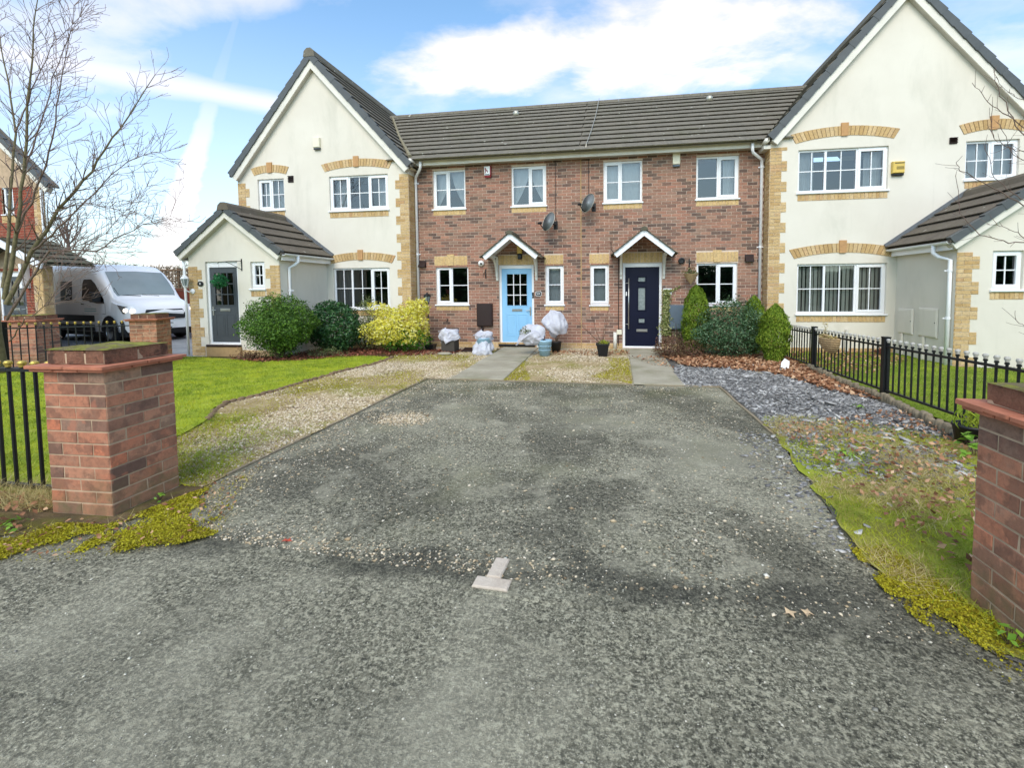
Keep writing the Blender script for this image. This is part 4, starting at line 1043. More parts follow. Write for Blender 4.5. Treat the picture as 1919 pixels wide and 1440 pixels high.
# canopies over the doors
def canopy(h, cx, mat, za=2.80, ze=2.27, half=0.67, proj=0.72):
    sl = (za - ze) / half; u = Vector((half, 0, za - ze)).normalized()
    c = MB()
    for s in (-1, 1):
        # white barge at the front and sloped soffit slab behind it
        n = Vector((u.z * -1, 0, u.x))
        def P(t, k): return (cx + s * (half - t * u.x) + s * (k * u.z), ze + t * u.z + k * u.x)
        L = math.hypot(half, za - ze)
        e0, e1 = P(0, 0), (cx, za); d0, d1 = P(0.0, -0.115), (cx, za - 0.115 / u.x)
        poly = [(e0[0], e0[1]), (d0[0] , d0[1]), (d1[0], d1[1]), (e1[0], e1[1])]
        c.prism(poly, -proj, -proj + 0.03, 'y')
        f0, f1 = P(0, -0.03), (cx, za - 0.03 / u.x)
        c.prism([e0, f0, f1, e1], -proj + 0.031, 0.0, 'y')
    o = c.build('door_canopy', 'upvc', h)
    ps = Pieces(o, 'roof_tile', mat)
    for s in (-1, 1):
        L = math.hypot(half, za - ze) + 0.05
        tile_slope(ps, (cx + s * (half + 0.04), -proj - 0.04, ze - 0.035), (0, 1, 0), (-s * u.x, 0, u.z), proj + 0.04, L, 0.20, 0.155, 0.012, 5.0)
    ps.emit()
    for i in range(3):
        m = MB(); a = -proj - 0.05 + i * 0.26; m.prism([(cx - 0.085, za - 0.03), (cx + 0.085, za - 0.03), (cx + 0.06, za + 0.035), (cx, za + 0.058), (cx - 0.06, za + 0.035)], a, a + 0.257, 'y'); m.build('ridge_tile', mat, o)
    for s in (-1, 1):
        bx = cx + s * 0.50
        m = MB(); m.cbox(bx - 0.03, bx + 0.03, -0.035, -0.006, 1.70, 2.29, 0.006)
        pts = []
        for k in range(9):
            t = k / 8; a = t * math.pi / 2
            pts.append((bx, -0.05 - 0.46 * (1 - math.cos(a)), 1.80 + 0.46 * math.sin(a)))
        for p, q in zip(pts[:-1], pts[1:]):
            p = Vector(p); q = Vector(q); d = (q - p).normalized(); nn = Vector((0, -d.z, d.y)) * 0.028
            v = [p + nn + Vector((sx * 0.024, 0, 0)) for sx in (-1, 1)] + [q + nn + Vector((sx * 0.024, 0, 0)) for sx in (-1, 1)] + [p - nn + Vector((sx * 0.024, 0, 0)) for sx in (-1, 1)] + [q - nn + Vector((sx * 0.024, 0, 0)) for sx in (-1, 1)]
            m.add(v, [(0, 1, 3, 2), (4, 6, 7, 5), (0, 2, 6, 4), (1, 5, 7, 3), (0, 4, 5, 1), (2, 3, 7, 6)])
        m.cbox(bx - 0.028, bx + 0.028, -0.58, -0.036, 2.262, 2.30, 0.004)
        m.build('canopy_bracket', 'upvc_old', o)
canopy(h6, -2.45, 'mossy_tile'); canopy(h4, 0.62, 'mossy_tile')

# ------------------------------------------------------------------ the two rendered gable houses
GY = -0.37
def gable_house(name, label, x0, x1, ax, zt, zeL, zeR, exL, exR, holes, porch_side, wins):
    h = thing(name, label, 'house', ((x0 + x1) / 2, 2.5, 0), 'terraced houses round the driveway')
    top = 4.50
    def rz(x): return zt - (zt - zeL) * (ax - x) / (ax - exL) if x < ax else zt - (zt - zeR) * (x - ax) / (exR - ax)
    m = wall_grid(x0, x1, -0.1, top, GY, GY + 0.12, holes)
    m.prism([(x0, top), (x1, top), (x1, rz(x1) - 0.12), (ax, zt - 0.14), (x0, rz(x0) - 0.12)], GY, GY + 0.12, 'y')
    m.box(x0, x0 + 0.1, GY + 0.12, 6.0, -0.1, rz(x0) - 0.10); m.box(x1 - 0.1, x1, GY + 0.12, 6.0, -0.1, rz(x1) - 0.10)
    m.build('wall', 'render_wall', h)
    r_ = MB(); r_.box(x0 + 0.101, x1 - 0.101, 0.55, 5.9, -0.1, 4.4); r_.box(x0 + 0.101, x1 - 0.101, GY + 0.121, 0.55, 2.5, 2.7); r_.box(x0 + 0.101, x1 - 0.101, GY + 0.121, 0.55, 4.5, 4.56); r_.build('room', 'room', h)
    # roof: slabs, tiles, verges
    for s, xe, ze in ((-1, exL, zeL), (1, exR, zeR)):
        d = Vector((ax - xe, 0, zt - ze)); L = d.length
        b = MB(); b.prism([(xe, ze), (xe, ze - 0.06), (ax, zt - 0.08), (ax, zt)], GY - 0.12, 6.0, 'y'); b.build('roof', 'roof_tile', h)
        ps = Pieces(h, 'roof_tile', 'roof_tile', 150)
        def skip(u, v, s=s, xe=xe, ze=ze, d=d, L=L):
            x = xe + d.x * v / L; z = ze + d.z * v / L; y = GY - 0.03 + u
            inner = (s == 1 and ax < 0) or (s == -1 and ax > 0)
            return inner and roofz(y) > z + 0.22 and y < RIDGE_Y
        tile_slope(ps, (xe, GY - 0.03, ze), (0, 1, 0), d, 5.2 if ((s == 1) == (ax < 0)) else 3.0, L, 0.33, 0.30, 0.016, skip=skip); ps.emit()
        rake(h, ax, zt + 0.02, xe, ze + 0.02, GY - 0.15)
    n = 12
    for i in range(n):
        a = GY - 0.16 + i * 0.45
        q = MB(); q.prism([(ax - 0.16, zt - 0.10), (ax + 0.16, zt - 0.10), (ax + 0.13, zt + 0.04), (ax + 0.05, zt + 0.11), (ax - 0.05, zt + 0.11), (ax - 0.13, zt + 0.04)], a, a + 0.445, 'y'); q.build('ridge_tile', 'roof_tile', h)
    return h, rz
# left
wI, wJ, wK = (-7.25, -5.64, 3.53, 4.40), (-9.31, -8.54, 3.62, 4.42), (-7.22, -5.66, 1.02, 2.06)
hl, rzl = gable_house('gable_house', 'cream rendered gable house on the left with grey door porch', -9.90, XL, -7.58, 7.44, 4.55, 4.56, -10.03, -4.96, [wI, wJ, wK], 'left', None)
window(hl, *wI, GY, [(0.32, 's'), (0.36, 'f'), (0.32, 's')], (2, 2), 'sides')
window(hl, *wJ, GY, [(0.5, 's'), (0.5, 'f')], (2, 2), 'net')
window(hl, *wK, GY, [(0.31, 'f'), (0.37, 'f'), (0.32, 's')], (2, 2), 'left', glass='glass_dark')
wR1, wR2, wR3 = (3.90, 5.67, 3.53, 4.44), (3.93, 5.71, 0.89, 1.98), (7.10, 8.06, 3.66, 4.44)
hr, rzr = gable_house('gable_house', 'cream rendered gable house on the right behind the railings', XR, 8.45, 5.90, 7.76, 4.72, 4.72, 3.25, 8.55, [wR1, wR2, wR3], 'right', None)
window(hr, *wR1, GY, [(0.31, 'f'), (0.37, 'f'), (0.32, 's')], (2, 2), 'sides')
window(hr, *wR2, GY, [(0.31, 'f'), (0.37, 'f'), (0.32, 's')], (2, 2), 'blind', glass='glass')
window(hr, *wR3, GY, [(0.48, 'f'), (0.52, 's')], (2, 2), 'net')
# inner eaves of the gable roofs meeting the terrace gutter
for h, x, s in ((hl, XL, 1), (hr, XR, -1)):
    m = MB(); m.box(min(x + s * 0.002, x + s * 0.14), max(x + s * 0.002, x + s * 0.14), GY - 0.02, -0.03, 4.50, 4.575); m.build('eaves_box', 'upvc_old', h)
    g = MB(); g.tube([(x + s * 0.10, GY - 0.10, 4.66), (x + s * 0.10, -0.16, 4.66)], 0.055, 12); g.build('gutter_end', 'upvc_old', h, True)
# valley mortar strips
def valley(h, pts):
    m = MB(); m.tube(pts, [0.05, 0.042, 0.035], 6); m.build('valley_strip', 'valley_mortar', h)
valley(hl, [(-5.05, -0.33, 4.80), (-6.0, 1.05, 5.78), (-7.05, 2.75, 7.00)])
valley(hr, [(3.36, -0.33, 4.86), (4.3, 1.1, 5.86), (5.25, 2.75, 7.02)])
# brickwork trim on the rendered houses
for h, sgn in ((hl, -1), (hr, 1)):
    ps = Pieces(h, 'quoin_brick', 'yellow_brick', 300)
    if sgn < 0:
        quoin(ps, XL, -1, GY, 0.02, 4.42, ret=0.365, phase=0)
        quoin(ps, -9.90, 1, GY, 2.2, 4.40, phase=0)
        for (a, b, zb) in ((-7.36, -5.60, 4.52), (-9.40, -8.46, 4.52), (-7.30, -5.58, 2.17)): arch(ps, a, b, zb, GY, 0.10 if b - a > 1.2 else 0.07, 0.19)
        for (a, b, c, d) in ((-7.25, -5.64, 3.35, 3.48), (-9.31, -8.54, 3.44, 3.57), (-7.22, -5.66, 0.84, 0.97)): soldier(ps, a, b, c, d, GY)
        soldier(ps, -7.38, XL - 0.36, -0.05, 0.14, GY, 10)
    else:
        quoin(ps, XR, 1, GY, 0.02, 4.56, ret=0.365, phase=0)
        for (a, b, zb) in ((3.84, 5.76, 4.58), (7.05, 8.12, 4.58), (3.86, 5.80, 2.10)): arch(ps, a, b, zb, GY, 0.12 if b - a > 1.2 else 0.08, 0.20)
        for (a, b, c, d) in ((3.90, 5.67, 3.35, 3.48), (7.10, 8.06, 3.48, 3.61), (3.93, 5.71, 0.71, 0.84)): soldier(ps, a, b, c, d, GY)
        soldier(ps, XR + 0.36, 5.88, -0.05, 0.14, GY, 12)
    h['_q'] = 0; del h['_q']
    (globals().__setitem__('PSL', ps) if sgn < 0 else globals().__setitem__('PSR', ps))
# porches
def porch(h, ps, x0, x1, yf, ax, za, exL, zeL, exR, zeR, holes, q):
    m = wall_grid(x0, x1, -0.1, 2.18, yf, yf + 0.11, holes)
    def rz(x): return za - (za - zeL) * (ax - x) / (ax - exL) if x < ax else za - (za - zeR) * (x - ax) / (exR - ax)
    m.prism([(x0, 2.18), (x1, 2.18), (x1, max(2.2, rz(x1) - 0.1)), (ax, za - 0.10), (x0, max(2.2, rz(x0) - 0.1))], yf, yf + 0.11, 'y')
    m.box(x0, x0 + 0.1, yf + 0.11, GY - 0.001, -0.1, rz(x0) - 0.09); m.box(x1 - 0.1, x1, yf + 0.11, GY - 0.001, -0.1, rz(x1) - 0.09)
    w = m.build('porch_wall', 'render_wall', h)
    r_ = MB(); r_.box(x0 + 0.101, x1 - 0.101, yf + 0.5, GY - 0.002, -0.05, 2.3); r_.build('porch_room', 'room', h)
    for s, xe, ze in ((-1, exL, zeL), (1, exR, zeR)):
        d = Vector((ax - xe, 0, za - ze)); L = d.length
        b = MB(); b.prism([(xe, ze), (xe, ze - 0.05), (ax, za - 0.07), (ax, za)], yf - 0.12, GY - 0.003, 'y'); b.build('porch_roof', 'porch_tile', h)
        pt = Pieces(h, 'roof_tile', 'porch_tile', 80)
        tile_slope(pt, (xe, yf - 0.03, ze), (0, 1, 0), d, GY - yf + 0.02, L, 0.33, L / 5.0, 0.018); pt.emit()
        rake(h, ax, za + 0.02, xe, ze + 0.02, yf - 0.15, n=6, dy=0.12, drop=0.10, board=0.12)
        m = MB(); xi = x0 if s < 0 else x1
        m.box(min(xi + s * 0.10, xi + s * 0.12), max(xi + s * 0.10, xi + s * 0.12), yf - 0.05, GY - 0.002, ze - 0.16, ze - 0.045); m.build('fascia', 'upvc', h)
        m = MB(); m.box(min(xi + s * 0.002, xi + s * 0.10), max(xi + s * 0.002, xi + s * 0.10), yf - 0.05, GY - 0.002, ze - 0.15, ze - 0.14); m.build('soffit', 'soffit', h)
        gutter(h, (xi + s * 0.185, yf - 0.09, ze - 0.015), (xi + s * 0.185, GY - 0.01, ze - 0.015), 0.05, 'upvc')
    n = 5; L = (GY - yf + 0.16) / n
    for i in range(n):
        a = yf - 0.16 + i * L
        c = MB(); c.prism([(ax - 0.15, za - 0.06), (ax + 0.15, za - 0.06), (ax + 0.12, za + 0.05), (ax + 0.05, za + 0.11), (ax - 0.05, za + 0.11), (ax - 0.12, za + 0.05)], a, a + L - 0.005, 'y'); c.build('ridge_tile', 'porch_tile', h)
    for (x, sg) in q: quoin(ps, x, sg, yf, 0.0, 2.14, ret=99, phase=0)
    # lead flashing where the porch roof meets the gable wall
    for xe, ze in ((exL, zeL), (exR, zeR)):
        fl = MB(); u = Vector((ax - xe, 0, za - ze)).normalized(); nn = Vector((-u.z, 0, u.x)); nn = nn if nn.z > 0 else -nn
        p = Vector((xe, 0, ze)) + nn * 0.05; q2 = Vector((ax, 0, za)) + nn * 0.05
        fl.prism([(p.x, p.z), (q2.x, q2.z), (q2.x + nn.x * 0.07, q2.z + nn.z * 0.07), (p.x + nn.x * 0.07, p.z + nn.z * 0.07)], GY - 0.03, GY - 0.004, 'y'); fl.build('flashing', 'lead', h)
PY = -2.05
dG = (-9.30, -8.46, 0.27, 2.17); wP = (-8.13, -7.77, 1.55, 2.15)
porch(hl, PSL, -9.74, -7.40, PY, -8.62, 3.36, -9.95, 2.36, -7.25, 2.33, [dG, wP], [(-9.74, 1), (-7.40, -1)])
door(hl, *dG, PY, 'door_grey', 'nine_low', 0.10, handle_right=False)
window(hl, *wP, PY, [(1, 's')], (2, 2), 'dark', glass='glass_dark')
soldier(PSL, -8.13, -7.77, 1.37, 1.49, PY)
soldier(PSL, -9.36, -7.66, -0.05, 0.15, PY, 9)
st = MB(); st.cbox(dG[0] - 0.02, dG[1] + 0.02, PY - 0.07, PY + 0.05, 0.22, 0.268, 0.01); st.build('door_step', 'brown_plastic', hl)
st = MB(); st.box(dG[0] - 0.03, dG[1] + 0.03, PY - 0.05, PY, 0.0, 0.219); st.build('door_plinth', 'mortar_yellow', hl)
downpipe(hl, [(-7.2, -1.7, 2.29), (-7.2, -1.7, 2.15), (-7.25, -1.75, 2.08), (-7.345, -1.80, 2.02), (-7.345, -1.80, 0.05)], clips=(1.5,))
downpipe(hl, [(-9.93, -2.0, 2.29), (-9.86, -2.06, 2.2), (-9.80, -2.10, 2.1), (-9.80, -2.10, 0.02)], 0.026, clips=(1.2,))
PYR = -2.10
wP2 = (6.44, 6.91, 1.41, 2.08)
porch(hr, PSR, 5.90, 8.52, PYR, 7.20, 3.36, 5.70, 2.27, 8.70, 2.27, [wP2], [(5.90, 1)])
window(hr, *wP2, PYR, [(1, 's')], (2, 2), 'dark', glass='glass_dark')
soldier(PSR, 6.42, 6.93, 1.24, 1.36, PYR)
downpipe(hr, [(5.715, -1.78, 2.22), (5.715, -1.78, 2.08), (5.76, -1.86, 2.0), (5.855, -2.0, 1.94), (5.855, -2.0, 0.05)], 0.036, clips=(1.75, 0.9))
PSL.emit(); PSR.emit()

# ------------------------------------------------------------------ neighbour's house, far left
hn = thing('brick_house', 'red brick house at the left edge, partly hidden by the bare tree', 'house', (-17.3, -0.5, 0))
NW = (-17.35, -16.95, 3.75, 4.9)
ND = (-16.35, -15.42, 0.35, 2.06)
m = wall_grid(-20.5, -15.9, -0.15, 4.5, -0.6, -0.59, [NW]); m.prism([(-20.5, 4.5), (-15.9, 4.5), (-18.2, 6.75)], -0.6, -0.59, 'y'); m.prism([(-20.5, -0.45), (-16.3, -0.45), (-19.2, 1.15), (-20.5, 1.15)], -0.15, 4.5, 'z'); m.prism([(-16.3, -0.45), (-16.0, -0.589), (-15.9, -0.589), (-19.2, 1.15)], -0.15, 4.5, 'z'); m.build('wall', 'mortar_pier', hn)
ps = Pieces(hn, 'brick', 'red_brick', 150); F = frame((0, -0.6, 0), (1, 0, 0), (0, -1, 0))
bricks(ps, F, -18.6, -15.9, 2.3, 4.5, 0.075, 0.225, [NW, (-16.25, -15.9, 0, 9)]); ps.emit()
ps = Pieces(hn, 'quoin_brick', 'yellow_brick', 120)
quoin(ps, -15.90, -1, -0.6, 2.3, 4.5); soldier(ps, NW[0] - .05, NW[1] + .05, 3.5, 3.70, -0.6)
m = wall_grid(-17.4, -14.85, -0.15, 2.2, -1.43, -1.20, [ND]); m.prism([(-17.4, 2.2), (-14.85, 2.2), (-15.6, 2.75)], -1.43, -1.33, 'y'); m.box(-17.4, -15.9, -1.0, -0.61, -0.15, 2.2); m.build('porch_wall', 'mortar_pier', hn)
quoin(ps, -14.85, -1, -1.43, -0.09, 2.15, 0.30, 0.22, ret=0.2); ps.emit()
ps = Pieces(hn, 'brick', 'red_brick', 80); bricks(ps, frame((0, -1.43, 0), (1, 0, 0), (0, -1, 0)), -17.0, -15.05, 0.0, 2.15, 0.075, 0.225, [ND, (-15.16, -15.0, -1, 9)]); ps.emit()
window(hn, *NW, -0.6, [(1, 's')], (1, 2), 'dark', glass='glass_dark')
door(hn, *ND, -1.43, 'door_grey', 'nine_low', 0.1)
for s, xe, ze in ((1, -15.35, 4.45), (-1, -21.05, 4.45)):
    b = MB(); b.prism([(xe, ze), (xe, ze - 0.06), (-18.2, 6.95), (-18.2, 7.03)], -0.75, -0.58, 'y'); b.build('roof', 'roof_tile', hn)
    rake(hn, -18.2, 7.05, xe, ze + 0.02, -0.85, n=12)
for s, xe, ze in ((1, -14.28, 2.24), (-1, -16.95, 2.24)):
    d = Vector((-15.6 - xe, 0, 2.90 - ze))
    b = MB(); b.prism([(xe, ze), (xe, ze - 0.05), (-15.6, 2.82), (-15.6, 2.88)], -1.75, -0.62, 'y'); b.build('porch_roof', 'mossy_tile', hn)
    pt = Pieces(hn, 'roof_tile', 'mossy_tile', 60); tile_slope(pt, (xe, -1.75, ze), (0, 1, 0), d, 1.12, d.length, 0.28, 0.30, 0.016); pt.emit()
    e = MB(); u = d.normalized(); nn = Vector((-u.z, 0, u.x)); nn = nn if nn.z > 0 else -nn
    e.prism([(xe, ze - 0.01), (xe - nn.x * 0.16, ze - nn.z * 0.16), (-15.6, 2.87 - 0.16 / nn.z), (-15.6, 2.87)], -1.80, -1.76, 'y'); e.build('barge_board', 'upvc', hn)
for x in (-15.30, -15.02): pass
m = MB(); m.cbox(-15.32, -15.24, -1.62, -1.44, 1.62, 2.25); m.build('canopy_bracket', 'upvc', hn)
m = MB(); m.tube([(-15.88, -0.66, 4.4), (-15.88, -0.66, 2.3)], 0.03, 8); m.build('downpipe', 'upvc', hn)

# ------------------------------------------------------------------ brick gate piers
def pier(name, label, cx, cy, size, courses, ch, rot=0.0, zb=0.0, group=None, cap=True, cat='gate pier', sparse=False):
    t = thing(name, label, cat, (cx, cy, zb), group)
    RM = Matrix.Translation((cx, cy, 0)) @ Matrix.Rotation(rot, 4, 'Z')
    hs = size / 2; Hh = courses * ch
    c = MB(); c.box(-hs + 0.0035, hs - 0.0035, -hs + 0.0035, hs - 0.0035, zb - 0.12, zb + Hh, RM); c.build('core', 'mortar_pier', t)
    ps = Pieces(t, 'brick', 'pier_brick')
    half = size / 2
    for i in range(-1, courses):
        z = zb + (i + 0.5) * ch
        for k in range(4):
            FM = RM @ Matrix.Rotation(k * math.pi / 2, 4, 'Z')
            segs = [(-hs, 0.0), (0.0, hs)] if (i + k) % 2 == 0 else [(-hs, -hs + size * 0.235), (-hs + size * 0.235, hs - size * 0.235), (hs - size * 0.235, hs)]
            if (i + k) % 2: segs = [(-hs, -hs + size * 0.24), (-hs + size * 0.24, hs - size * 0.26), (hs - size * 0.26, hs)]
            for (a, b) in segs:
                jy = random.uniform(-0.0025, 0.002)
                ps.box(FM @ Matrix.Translation(((a + b) / 2, -hs + 0.03 + jy, z)) @ Matrix.Rotation(random.uniform(-0.006, 0.006), 4, 'Y'), (b - a - 0.009, 0.06, ch - 0.0105))
    ps.emit()
    z = zb + Hh
    cr = Pieces(t, 'creasing_tile', 'creasing')
    MAT.setdefault('creasing_joined', MAT['creasing'])
    for k in range(4):
        FM = RM @ Matrix.Rotation(k * math.pi / 2, 4, 'Z')
        for lay, (o_, n) in enumerate(((0.045, 3), (0.062, 2))):
            w = (2 * hs + 2 * o_) / n
            for i in range(n):
                x = -hs - o_ + w * (i + 0.5)
                cr.box(FM @ Matrix.Translation((x, -hs - o_ + 0.085, z + 0.010 + lay * 0.021 + random.uniform(-0.002, 0.002))) @ Matrix.Rotation(random.uniform(-0.012, 0.012), 4, 'Y'), (w - 0.005, 0.17 - 0.002 * k, 0.018))
    cr.emit()
    z += 0.044
    b = MB(); b.box(-hs + 0.02, hs - 0.02, -hs + 0.02, hs - 0.02, z, z + 0.07, RM); b.build('bedding', 'mortar_pier', t)
    cp = Pieces(t, 'cap_brick', 'capbrick'); MAT.setdefault('capbrick_joined', MAT['capbrick'])
    n = 3; rows = [(-hs + 0.015, 0.0), (0.0, hs - 0.015)]; w = (size - 0.03) / n
    for (a, bb) in rows:
        for i in range(n):
            cp.box(RM @ Matrix.Translation((-hs + 0.015 + w * (i + 0.5), (a + bb) / 2, z + 0.046 + random.uniform(-0.003, 0.003))) @ Matrix.Rotation(random.uniform(-0.012, 0.012), 4, 'Z'), (w - 0.007, bb - a - 0.007, 0.088))
    cp.emit()
    # moss lying on the cap
    n = 16; V = []; F_ = []
    for i in range(n + 1):
        for j in range(n + 1):
            u = -hs + 0.012 + (size - 0.024) * i / n; v = -hs + 0.012 + (size - 0.024) * j / n
            e = min(i, j, n - i, n - j) / n
            hgt = 0.006 + 0.022 * vnoise(np.array([[u * 9 + cx, v * 9 + cy]]), 1.0, 3, 5)[0] * (1 if e > 0 else 0.1) * (0.5 + e * 1.5)
            V.append(tuple(RM @ Vector((u, v, z + 0.086 + hgt)))); 
    for i in range(n):
        for j in range(n): a = i * (n + 1) + j; F_.append((a, a + n + 1, a + n + 2, a + 1))
    q = MB(); q.add(V, F_); q.build('moss', 'moss_cap', t, True)
    return t
pier('gate_pier', 'square brick gate pier left of the driveway, mossy flat cap', -3.525, -8.45, 0.475, 12, 0.0808, R(1.5), 0.01, 'brick gate piers')
pier('gate_pier', 'brick gate pier cut off by the right edge of the picture', 1.89, -8.99, 0.475, 12, 0.0762, 0, 0.0, 'brick gate piers')
pier('gate_pier', 'brick pier behind the mossy pier, in front of the white van', -9.36, -3.30, 0.47, 12, 0.0765, R(20), 0.0, 'brick gate piers')
pier('gate_pier', 'low brick pier by the porch of the house at the left edge', -12.75, -3.05, 0.60, 12, 0.0765, R(20), -0.05, 'brick gate piers')
for n_, P, lab in ((3, None, None),): pass
# ------------------------------------------------------------------ railings
def railings(name, label, a, b, ztop, zrail, zlow, sp, fin='gold', posts=(), br=0.011, z0=0.0, group='black iron railings', slope=0.0):
    a = Vector((*a, 0)); b = Vector((*b, 0)); d = (b - a); L = d.length; d.normalize()
    t = thing(name, label, 'railings', ((a.x + b.x) / 2, (a.y + b.y) / 2, z0), group)
    def zz(s): return z0 + slope * s
    for zr, hh in ((zrail, 0.012), (zlow, 0.012)):
        m = MB(); M = Matrix.Translation(a) @ Matrix.Rotation(math.atan2(d.y, d.x), 4, 'Z')
        v = []
        for s in (0, L):
            for (yy, q) in ((-0.018, -hh), (0.018, -hh), (0.018, hh), (-0.018, hh)): v.append(M @ Vector((s, yy, zz(s) + zr + q)))
        m.add(v, [(3, 2, 1, 0), (4, 5, 6, 7), (0, 1, 5, 4), (1, 2, 6, 5), (2, 3, 7, 6), (3, 0, 4, 7)]); m.build('rail', 'iron', t)
    n = int(L / sp)
    bar = None; ball = None
    for i in range(n):
        s = (i + 0.5) * L / n; p = a + d * s
        if any(abs(s - q) < 0.05 for q in posts): continue
        if bar is None:
            m = MB(); m.lathe([(br, zlow - 0.01), (br, ztop - 0.05), (br * 1.6, ztop - 0.048), (br * 1.6, ztop - 0.032), (br * 0.9, ztop - 0.028)], 8); bar = m.mesh('bar'); bar.materials.append(MAT['iron'])
            m = MB(); m.lathe([(br * 0.8, ztop - 0.030), (br * 1.7, ztop - 0.022), (br * 1.2, ztop - 0.016), (br * 2.0, ztop - 0.004), (br * 2.1, ztop + 0.008), (br * 1.5, ztop + 0.020), (0.001, ztop + 0.024)], 10); ball = m.mesh('finial', True); ball.materials.append(MAT[fin])
        M = Matrix.Translation((p.x, p.y, zz(s))) @ Matrix.Rotation(random.uniform(-0.008, 0.008), 4, 'X')
        o = link('bar', bar, t, M); link('finial', ball, o, M)
    for q in posts:
        p = a + d * q; m = MB(); m.cbox(p.x - 0.038, p.x + 0.038, p.y - 0.038, p.y + 0.038, z0 - 0.05, zz(q) + ztop + 0.035, 0.006); m.box(p.x - 0.042, p.x + 0.042, p.y - 0.042, p.y + 0.042, zz(q) + ztop + 0.036, zz(q) + ztop + 0.046); m.build('post', 'iron', t)
    return t
railings('railings', 'black railings with gold ball tops beside the mossy brick pier', (-8.6, -8.45), (-3.78, -8.45), 0.975, 0.93, 0.055, 0.118, 'gold', posts=(1.2,), br=0.0125)
railings('railings', 'far black railings with gold tops in front of the white van', (-12.55, -4.68), (-9.62, -3.42), 0.90, 0.82, 0.06, 0.125, 'gold', posts=(1.1,), br=0.010)
railings('railings', 'long black railings with white ball tops along the right garden', (3.45, -1.1), (3.45, -8.45), 0.68, 0.60, 0.03, 0.118, 'finial_white', posts=(1.42, 3.56, 5.9), br=0.0115, z0=0.03, slope=0.022)
# edging along the right railings: short log roll pieces
t = thing('log_edging', 'low mossy log edging under the right hand railings', 'garden edging', (3.36, -5, 0))
lm = MB(); lm.lathe([(0.032, -0.05), (0.034, 0.11), (0.026, 0.125), (0.001, 0.128)], 9); lme = lm.mesh('log', True); lme.materials.append(MAT['wood_edge'])
y = -2.55; k = 0
while y > -7.2:
    link('log', lme, t, Matrix.Translation((3.36 + 0.02 * math.sin(y * 2.1) - (0.0 if y > -4.9 else 0.10 * (-(y) - 4.9)), y, random.uniform(-0.03, 0.012))) @ Matrix.Rotation(random.uniform(-0.08, 0.08), 4, 'X') @ Matrix.Rotation(random.uniform(-0.1, 0.1), 4, 'Y')); y -= 0.066; k += 1
# timber boards beside the drive
def board(name, label, p0, p1, w=0.014, h=0.022, mat='wood_edge'):
    p0 = Vector((*p0, 0)); p1 = Vector((*p1, 0)); d = (p1 - p0); M = Matrix.Translation(p0) @ Matrix.Rotation(math.atan2(d.y, d.x), 4, 'Z')
    m = MB(); L = d.length; n = max(2, int(L / 0.4)); v = []; f = []
    for i in range(n + 1):
        s = L * i / n; o = random.uniform(-0.006, 0.006); zt = h + random.uniform(-0.008, 0.004)
        v += [M @ Vector((s, -w + o, -0.05)), M @ Vector((s, w + o, -0.05)), M @ Vector((s, w + o, zt)), M @ Vector((s, -w + o, zt))]
    for i in range(n):
        b = i * 4
        for j in range(4): f.append((b + j, b + (j + 1) % 4, b + 4 + (j + 1) % 4, b + 4 + j))
    f += [(3, 2, 1, 0), (n * 4, n * 4 + 1, n * 4 + 2, n * 4 + 3)]
    m.add(v, f); return tag(m.build(name, mat), label, 'garden edging')
board('edging_board', 'weathered timber edging board at the back left of the drive', (-3.12, -4.02), (-3.10, -6.72))
board('edging_board', 'weathered timber edging board at the front left of the drive', (-3.10, -6.98), (-3.11, -7.98))
board('edging_board', 'timber edging board along the right side of the drive', (1.52, -4.13), (1.57, -6.55))
board('edging_board', 'timber threshold board across the back of the drive', (-3.10, -4.03), (1.52, -4.135), 0.02, 0.022)
# stone edging round the lawn
t = thing('lawn_edging', 'curved edging of small rough stones between lawn and gravel', 'garden edging', (-4.95, -4.5, 0))
EDG = [(-4.80, -1.93), (-4.76, -2.89), (-4.93, -3.55), (-4.97, -4.61), (-4.99, -5.47), (-5.08, -5.91), (-4.90, -6.32), (-4.62, -6.68)]
stm = []
for k in range(6):
    m = MB(); r_ = [random.uniform(0.7, 1.2) for _ in range(8)]
    pr = [(0.02, 0.62), (0.05, 0.5), (0.062, 0.2), (0.06, -0.3)]
    v = []; f = []
    for (q, z) in pr:
        for j in range(8): a = j * math.pi / 4; v.append((q * 1.25 * r_[j] * math.cos(a), q * 0.8 * r_[(j * 3) % 8] * math.sin(a), z * 0.085))
    for i in range(3):
        for j in range(8): f.append((i * 8 + j, (i + 1) * 8 + j, (i + 1) * 8 + (j + 1) % 8, i * 8 + (j + 1) % 8))
    f.append(tuple(range(8))); m.add(v, f); me = m.mesh('edging_stone', True); me.materials.append(MAT['edge_stone']); stm.append(me)
for (p, q) in zip(EDG[:-1], EDG[1:]):
    p = Vector((*p, 0)); q = Vector((*q, 0)); L = (q - p).length; n = max(1, int(L / 0.10))
    for i in range(n):
        c = p.lerp(q, (i + 0.5) / n); link('edging_stone', random.choice(stm), t, Matrix.Translation((c.x + random.uniform(-0.015, 0.015), c.y, random.uniform(-0.004, 0.02))) @ Matrix.Diagonal((0.85, 0.85, 0.8, 1)) @ Matrix.Rotation(math.atan2(q.y - p.y, q.x - p.x) + random.uniform(-0.25, 0.25), 4, 'Z') @ Matrix.Rotation(random.uniform(-0.15, 0.15), 4, 'Y'))
